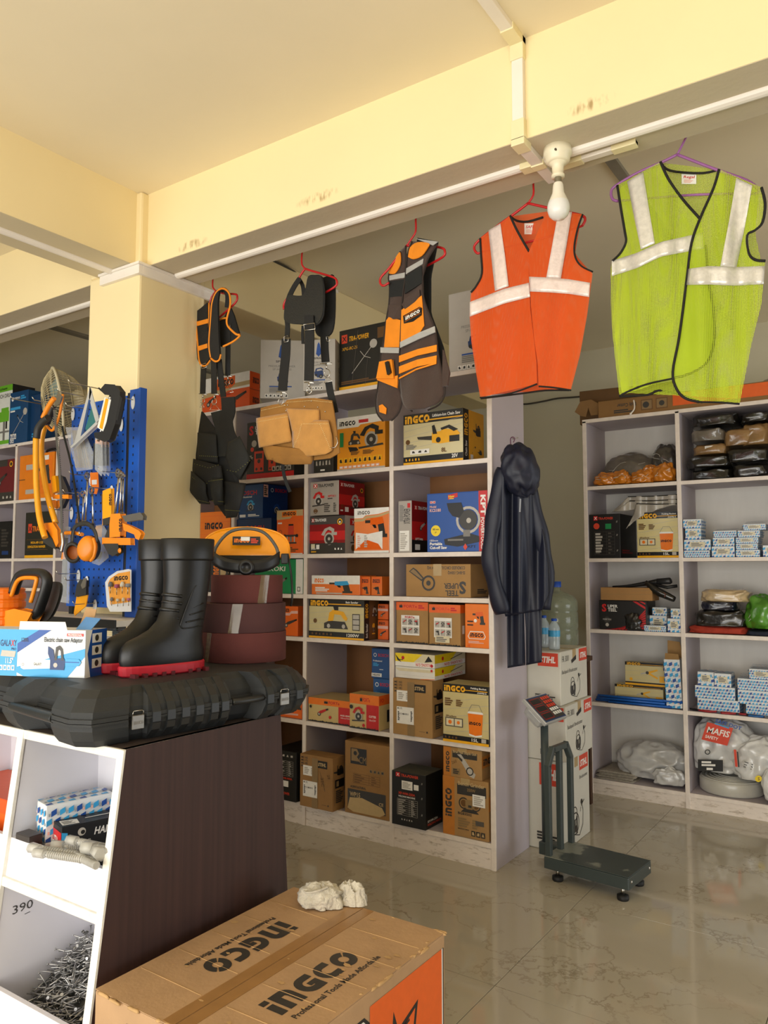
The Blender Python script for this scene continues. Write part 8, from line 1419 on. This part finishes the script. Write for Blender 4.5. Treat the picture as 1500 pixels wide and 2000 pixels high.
# C clamp
t, _, p = tool('c_clamp', 'large black cast C-clamp with white and yellow label sleeve', 'clamp', (840, 250), .15)
sl(t, 'frame', c1, [(770, 235), (800, 200), (870, 205), (905, 250), (903, 310), (870, 480), (830, 590), (800, 605), (730, 575), (725, 550), (790, 540), (815, 470), (850, 300), (845, 270), (800, 265)], .15, mat('1d1e20', .45, key='cclamp'), .03, p, .004); tb(t, 'screw', c1, [(800, 265), (760, 420), (710, 600)], .155, .006, STL, p); sl(t, 'label_sleeve', c1, [(770, 285), (818, 305), (770, 535), (718, 500)], .165, mat('e8e6dc', .5, key='lsl'), .01, p); sl(t, 'label_band', c1, [(765, 290), (785, 295), (740, 512), (720, 500)], .1755, YT, .001, p); tb(t, 'tommy_bar', c1, [(715, 215), (745, 240), (785, 245)], .16, .004, DKB, p); sl(t, 'web_recess', c1, [(870, 270), (885, 290), (850, 450), (835, 440)], .1805, mat('0f1011', .6, key='ccr'), .001, p)
# brush pack and blister packs
CLP = mat('cfd4d8', .1, var=.1, vs=30, alpha=.32, coat=.8, bump=.4, bs=40, key='clp')
t, _, p = tool('brush_pack', 'clear bag of straw-coloured bristles hanging low on the pegboard', 'pack', (560, 520), .06)
mb = MB(); R_ = random.Random(2)
for k in range(30): a = R_.uniform(-50, 40); mb.tube([QG(.05)(*c1((560+a*.8, 520)))-p, QG(.055)(*c1((585+a, 650)))-p, QG(.05)(*c1((610+a*1.3, 790)))-p], .0022, mat('b39a6c' if k % 3 else '6b5a41', .7, key=('str', k % 3 == 0)), 4)
mb.build('bristles', t, kind='stuff'); sl(t, 'bag', c1, [(480, 500), (600, 500), (680, 690), (670, 800), (560, 815), (510, 640)], .062, CLP, .004, p)
def blister(lb, pts, off, inner, capc='ot', grp=None):
    t, _, p = tool('blister_pack', lb, 'pack', pts[0], off); sl(t, 'shell', c1, pts, off+.02, CLP, .003, p); 
    for nm, q, m, th in inner: sl(t, nm, c1, q, off, m, th, p, .002)
    return t
for k in range(3):
    dx = 26*k; blister(['front trowel blister pack under the C-clamp', 'middle trowel blister pack under the C-clamp', 'rear trowel blister pack under the C-clamp'][k], [(692+dx, 578), (742+dx, 578), (745+dx, 800), (735+dx, 850), (690+dx, 800)], .10-.03*k, [('grip', [(700+dx, 620), (735+dx, 625), (735+dx, 775), (698+dx, 770)], DG_, .016), ('card', [(694+dx, 590), (738+dx, 590), (738+dx, 640), (694+dx, 640)], OT, .002)])
blister('long clear level pack at the left edge of the pegboard', [(470, 1215), (510, 1220), (500, 1770), (440, 1760)], .04, [('tool_body', [(475, 1300), (492, 1300), (480, 1720), (455, 1715)], DG_, .01), ('orange_grip', [(470, 1400), (495, 1400), (490, 1450), (462, 1450)], OT, .014)]); blister('clear pliers blister pack right of the ear muffs', [(690, 1210), (745, 1200), (775, 1250), (785, 1440), (720, 1495), (670, 1480)], .04, [('jaw', [(700, 1400), (740, 1400), (730, 1450), (705, 1450)], DKB, .012), ('card', [(690, 1215), (740, 1210), (735, 1290), (695, 1290)], YT, .002)])
# wrenches
WR = mat('c4c4c2', .22, 1, var=.06, key='wr')
def wrench(lb, a, b, off, r=.016):
    t, _, p = tool('wrench', lb, 'wrench', a, off, 'combination wrenches on the pegboard'); A = QG(off)(*c1(a))-p; B = QG(off)(*c1(b))-p; d = (B-A).normalized()
    mb = MB(); K = 18; mb.add([A+Vector((q*math.cos(2*PI*i/K), -y, q*math.sin(2*PI*i/K))) for i in range(K) for q, y in ((r, 0), (r*.58, 0), (r*.58, .008), (r, .008))], [(4*i+j, 4*((i+1) % K)+j, 4*((i+1) % K)+(j+1) % 4, 4*i+(j+1) % 4) for i in range(K) for j in range(4)], WR); mb.build('ring_end', t)
    MB().tube([A+d*r*.8, (A+B)/2, B], [.0065, .0055, .007], WR, 8, flat=.6).build('shank', t); q = Vector((d.z, 0, -d.x))
    mb = MB(); mb.add([B+q*s*.6*r-d*.006+Vector((0, y, 0)) for y in (-.004, .004) for s in (-1, 1)]+[B+q*s*r+d*.016+Vector((0, y, 0)) for y in (-.004, .004) for s in (-1, 1)], [(0, 1, 5, 4), (2, 6, 7, 3), (0, 4, 6, 2), (1, 3, 7, 5), (0, 2, 3, 1)], WR); mb.build('open_end', t)
wrench('long ratchet wrench with black head left of the orange tag', (635, 850), (618, 1180), .09, .018); wrench('chrome combination wrench hanging in front with orange ring label', (668, 955), (672, 1200), .11, .017); wrench('chrome combination wrench second from the left in the cluster', (605, 980), (596, 1190), .07, .015); wrench('short chrome wrench leftmost in the cluster', (572, 985), (560, 1170), .05, .013); wrench('large chrome wrench at the right side of the board', (862, 828), (828, 1150), .12, .019); wrench('chrome wrench hanging behind the large one on the right', (880, 840), (862, 1130), .08, .017); wrench('rearmost thin chrome wrench on the right hook', (893, 850), (884, 1120), .05, .015)
t, _, p = tool('hang_tag', 'orange cardboard hang tag behind the wrenches', 'tag', (680, 830), .04); sl(t, 'card', c1, [(655, 828), (710, 825), (715, 930), (700, 980), (660, 975)], .04, mat('e87a1c', .5, key='tagc'), .002, p); sl(t, 'barcode', c1, [(665, 880), (700, 878), (700, 910), (667, 912)], .0425, LP, .001, p)
t, _, p = tool('knife', 'yellow and black utility knife hanging among the wrenches', 'knife', (800, 960), .10); sl(t, 'handle', c1, [(770, 965), (822, 945), (826, 1180), (768, 1200)], .10, YT, .018, p, .004); sl(t, 'handle_end', c1, [(768, 1165), (824, 1150), (824, 1195), (770, 1208)], .101, DG_, .018, p, .002); sl(t, 'card', c1, [(735, 985), (768, 980), (768, 1090), (740, 1100)], .09, mat('4a3a26', .6, key='kcard'), .002, p)
a, b, d3 = [QG(.1195)(*c1(q))-p for q in ((808, 1062), (808, 970), (780, 1062))]; mb = MB(); U, V = b-a, d3-a; put(mb, a, U.normalized(), V.normalized(), Vector((0, -1, 0)), U.length, V.length, [('g', 0, 0, .7, 'k', dict(fw=.9))]); mb.build('maker_lettering', t)
# orange quick bar clamp
t, _, p = tool('bar_clamp', 'orange and grey quick-grip bar clamp at the right edge of the board', 'clamp', (875, 1140), .14)
sl(t, 'body', c1, [(845, 1135), (905, 1130), (915, 1160), (905, 1285), (838, 1290), (838, 1200)], .14, OT, .03, p, .004); sl(t, 'arm', c1, [(915, 1145), (1040, 1120), (1060, 1145), (1058, 1165), (1035, 1165), (935, 1180)], .15, mat('5a564e', .5, key='garm'), .02, p, .003); sl(t, 'trigger', c1, [(918, 1200), (960, 1215), (1030, 1250), (1045, 1270), (1030, 1308), (1010, 1300), (1000, 1270), (925, 1240)], .15, OT, .02, p, .003); tb(t, 'rail', c1, [(880, 1285), (878, 1390)], .15, .006, DKB, p); sl(t, 'lower_jaw', c1, [(772, 1302), (970, 1305), (972, 1345), (880, 1345), (772, 1340)], .14, OT, .022, p, .003); sl(t, 'black_grip', c1, [(820, 1200), (845, 1190), (840, 1300), (790, 1290)], .138, DG_, .02, p, .003); sl(t, 'foot', c1, [(785, 1345), (885, 1345), (892, 1400), (850, 1428), (820, 1410)], .14, DG_, .025, p, .003); MB().lathe([(0, -.004), (.009, -.003), (.011, 0)], OT, QG(.167)(*c1((865, 1390)))-p, 14, ax='y').build('pad', t)
a, b, d3 = [QG(.1715)(*c1(q))-p for q in ((884, 1252), (884, 1158), (858, 1252))]; mb = MB(); U, V = b-a, d3-a; put(mb, a, U.normalized(), V.normalized(), Vector((0, -1, 0)), U.length, V.length, [('g', 0, .1, .8, 'k', dict(fw=1.0))]); mb.build('maker_lettering', t)
# ear muffs
t, _, p = tool('ear_muffs', 'orange ear muffs with black headband hanging low on the board', 'ear muffs', (640, 1350), .16)
def cup(c, rx, rz_, dep, tilt):
    q = QG(.16)(*c1(c))-p; mb = MB(); mb.T = Matrix.Translation(q) @ Matrix.Rotation(tilt, 4, 'Z') @ Matrix.Rotation(.15, 4, 'Y')
    mb.lathe([(0, -dep), (.6, -dep*.96), (.85, -dep*.8), (1, -dep*.4), (1, 0), (.97, .004)], OT, n=26, ax='y', sx=rx, sy=rz_); mb.build('cup', t); mb = MB(); mb.T = Matrix.Translation(q) @ Matrix.Rotation(tilt, 4, 'Z') @ Matrix.Rotation(.15, 4, 'Y'); mb.lathe([(.97, .002), (1.04, .01), (1.0, .026), (.7, .03), (.65, .01)], DG_, n=26, ax='y', sx=rx, sy=rz_); mb.build('cushion', t)
cup((640, 1375), .046, .058, .035, .35); cup((530, 1405), .036, .048, .03, -2.3)
tb(t, 'headband', c1, [(520, 1330), (535, 1230), (590, 1195), (650, 1205), (690, 1260), (700, 1330)], .15, .011, DG_, p, 8, 5, .45); tb(t, 'yoke', c1, [(675, 1300), (690, 1360), (680, 1430), (655, 1465)], .19, .007, OT, p)
# rotary bit card and snips
t, _, p = tool('accessory_card', 'orange rotary accessory card with mounted stones low on the board', 'pack', (850, 1540), .05)
sl(t, 'card_back', c1, [(765, 1620), (790, 1580), (850, 1540), (930, 1525), (950, 1530), (950, 1830), (800, 1830), (778, 1790)], .05, LP, .003, p); sl(t, 'card_print', c1, [(782, 1625), (800, 1592), (855, 1555), (940, 1540), (942, 1760), (800, 1780)], .0535, mat('f0a43a', .5, key='acp'), .001, p)
a, b, d3 = [QG(.055)(*c1(q))-p for q in ((825, 1608), (925, 1600), (824, 1578))]; mb = MB(); U, V = b-a, d3-a; put(mb, a, U.normalized(), V.normalized(), Vector((0, -1, 0)), U.length, V.length, [('g', 0, 0, 1, 'k', dict(fw=1))]); mb.build('maker_lettering', t)
for k, (q, m) in enumerate(((( 800, 1640), '6d7074'), ((845, 1650), 'a5567a'), ((885, 1640), 'd9d5c4'), ((925, 1645), '8d9094'), ((808, 1745), '77797c'), ((852, 1750), 'cfc8b4'), ((892, 1748), 'c9c3b0'), ((930, 1745), 'b06a8a'))):
    z = QG(.066)(*c1(q))-p; s = .011 if k < 4 else .008; MB().lathe([(0, s*1.5), (s*.5, s*1.4), (s, s*.3), (s, -s*.6), (0, -s*.6)] if k % 2 == 0 else [(0, s), (s, s*.9), (s, -s*.5), (0, -s*.6)], mat(m, .7, key=('stone', k)), z, 12).cyl(z+Vector((0, 0, -s*.6)), z+Vector((0, 0, -s*3.4)), .002, STL, 6).build('mounted_stone', t)
t, _, p = tool('hand_saw_pack', 'yellow and black folding saw card beside the hook plates', 'pack', (610, 1600), .06); sl(t, 'card', c1, [(560, 1720), (640, 1710), (625, 1790), (545, 1860), (540, 1840)], .06, YT, .004, p); sl(t, 'tool_body', c1, [(575, 1640), (600, 1600), (640, 1610), (638, 1705), (562, 1720)], .065, DG_, .014, p, .003); sl(t, 'metal_clip', c1, [(590, 1640), (612, 1590), (628, 1592), (622, 1650), (600, 1665)], .08, STL, .004, p)
# ---- orange garden machine on the second case
mq = P1+ey*.66+ex*.36; t = thing('chain_saw', 'orange and black electric chain saw body behind the blue box', 'chain saw', (mq.x, mq.y, KT+.001)); p = Vector((mq.x, mq.y, KT+.001)); QM = lambda x, y: at(x, y, y=mq.y)-p
bc_ = QM(*c0((10, 1800))); z0 = 0; zt_ = QM(*c0((30, 1640))).z; rr = QM(*c0((135, 1800))).x-bc_.x
prof = [(0, 0), (rr*1.02, 0)]+[q for k in range(7) for q in ((rr, zt_*(k+.1)/7.4), (rr, zt_*(k+.7)/7.4), (rr*.95, zt_*(k+.75)/7.4), (rr*.95, zt_*(k+1.0)/7.4))]+[(rr*.97, zt_*.98), (rr*.85, zt_), (0, zt_)]
MB().lathe(prof, mat('ee7610', .4, var=.05, key='mor'), (bc_.x, 0, 0), 28, smooth=False).build('motor_housing', t, bevel=.002)
MB().tube(smooth([QM(*c0(q)) for q in ((130, 1690), (180, 1545), (240, 1500), (390, 1495), (455, 1540), (450, 1640), (400, 1800), (350, 1900), (230, 1930), (140, 1900))], 5), .021, BPL, 10, flat=.8).build('handle', t); MB().tube(smooth([QM(*c0(q))+Vector((0, -.012, 0)) for q in ((140, 1720), (190, 1590), (250, 1545), (370, 1545), (385, 1580), (330, 1780))], 5), .008, OT, 8).build('handle_inlay', t)
P = [c0(q) for q in ((500, 1590), (570, 1590), (610, 1625), (595, 1740), (540, 1880), (470, 1960), (400, 1945), (430, 1800))]; mb = MB(); slab(mb, sm2(P+[P[0]], 3)[:-1], lambda x, y: at(x, y, y=mq.y+.05)-p, mat('2e2d2b', .5, key='gdp'), .012); mb.build('hand_guard', t, bevel=.003); mb = MB(); slab(mb, T(c0, [(130, 1880), (260, 1850), (420, 1885), (380, 1960), (330, 2010), (60, 2010)]), lambda x, y: at(x, max(y, 0), y=mq.y+.02)-p, OT, .05); mb.build('rear_housing', t, bevel=.004)
# ---- fan behind the pegboard
fq = at(112, 785, y=2.72); t = thing('pedestal_fan', 'cream pedestal fan with wire cage behind the pegboard', 'fan', (fq.x, fq.y, 0)); FM = mat('cdc3a4', .45, var=.05, key='fanm'); WM = mat('c4b58c', .4, key='fanw')
HM2 = Matrix.Translation((0, 0, fq.z)) @ Matrix.Rotation(math.radians(-28), 4, 'Z') @ Matrix.Rotation(math.radians(100), 4, 'X'); rf = .205
mb = MB(); mb.T = HM2; mb.tube([(rf*math.cos(a*PI/20), rf*math.sin(a*PI/20), 0) for a in range(40)], .009, FM, 8, closed=True); mb.build('guard_rim', t)
for s, dp in ((1, .085), (-1, .16)):
    mb = MB(); mb.T = HM2
    for k in range(56): a = 2*PI*k/56; mb.tube([(rf*q*math.cos(a+.25*(1-q)), rf*q*math.sin(a+.25*(1-q)), s*dp*(1-q**3)) for q in (1, .9, .7, .45, .2)], .0014, WM, 4, caps=False)
    for q in (.85, .68, .5, .32): mb.tube([(rf*q*math.cos(b*PI/16), rf*q*math.sin(b*PI/16), s*dp*(1-q**3)) for b in range(32)], .0014, WM, 4, closed=True)
    mb.build('wire_guard', t)
mb = MB(); mb.T = HM2; mb.lathe([(0, .1), (.05, .1), (.065, .09), (.065, .02), (0, .02)], FM, (0, 0, -.2), 24); mb.lathe([(0, -.2), (.055, -.19), (.06, -.09), (0, -.09)], FM, n=24); mb.build('motor', t)
for k in range(3):
    a = k*2*PI/3; mb = MB(); mb.T = HM2 @ Matrix.Rotation(a, 4, 'Z'); mb.grid(lambda u, v: (.03+.13*u, (.02+.05*math.sin(PI*(.25+.6*u)))*(v*2-1), .02*(v*2-1)), 8, 6, mat('9db0a8', .3, alpha=.8, key='fbl')); mb.build('blade', t, solid=.002)
mb = MB(); mb.T = HM2; mb.lathe([(0, .03), (.03, .025), (.035, -.02), (0, -.02)], FM, n=16); mb.build('hub', t)
qv = HM2 @ Vector((0, 0, -.15)); MB().tube([(qv.x, qv.y, .03), (qv.x, qv.y, qv.z)], .016, FM, 10).build('pole', t); MB().lathe([(0, .03), (.05, .03), (.16, .012), (.165, 0), (0, 0)], FM, (qv.x, qv.y, 0), 28).build('base', t)
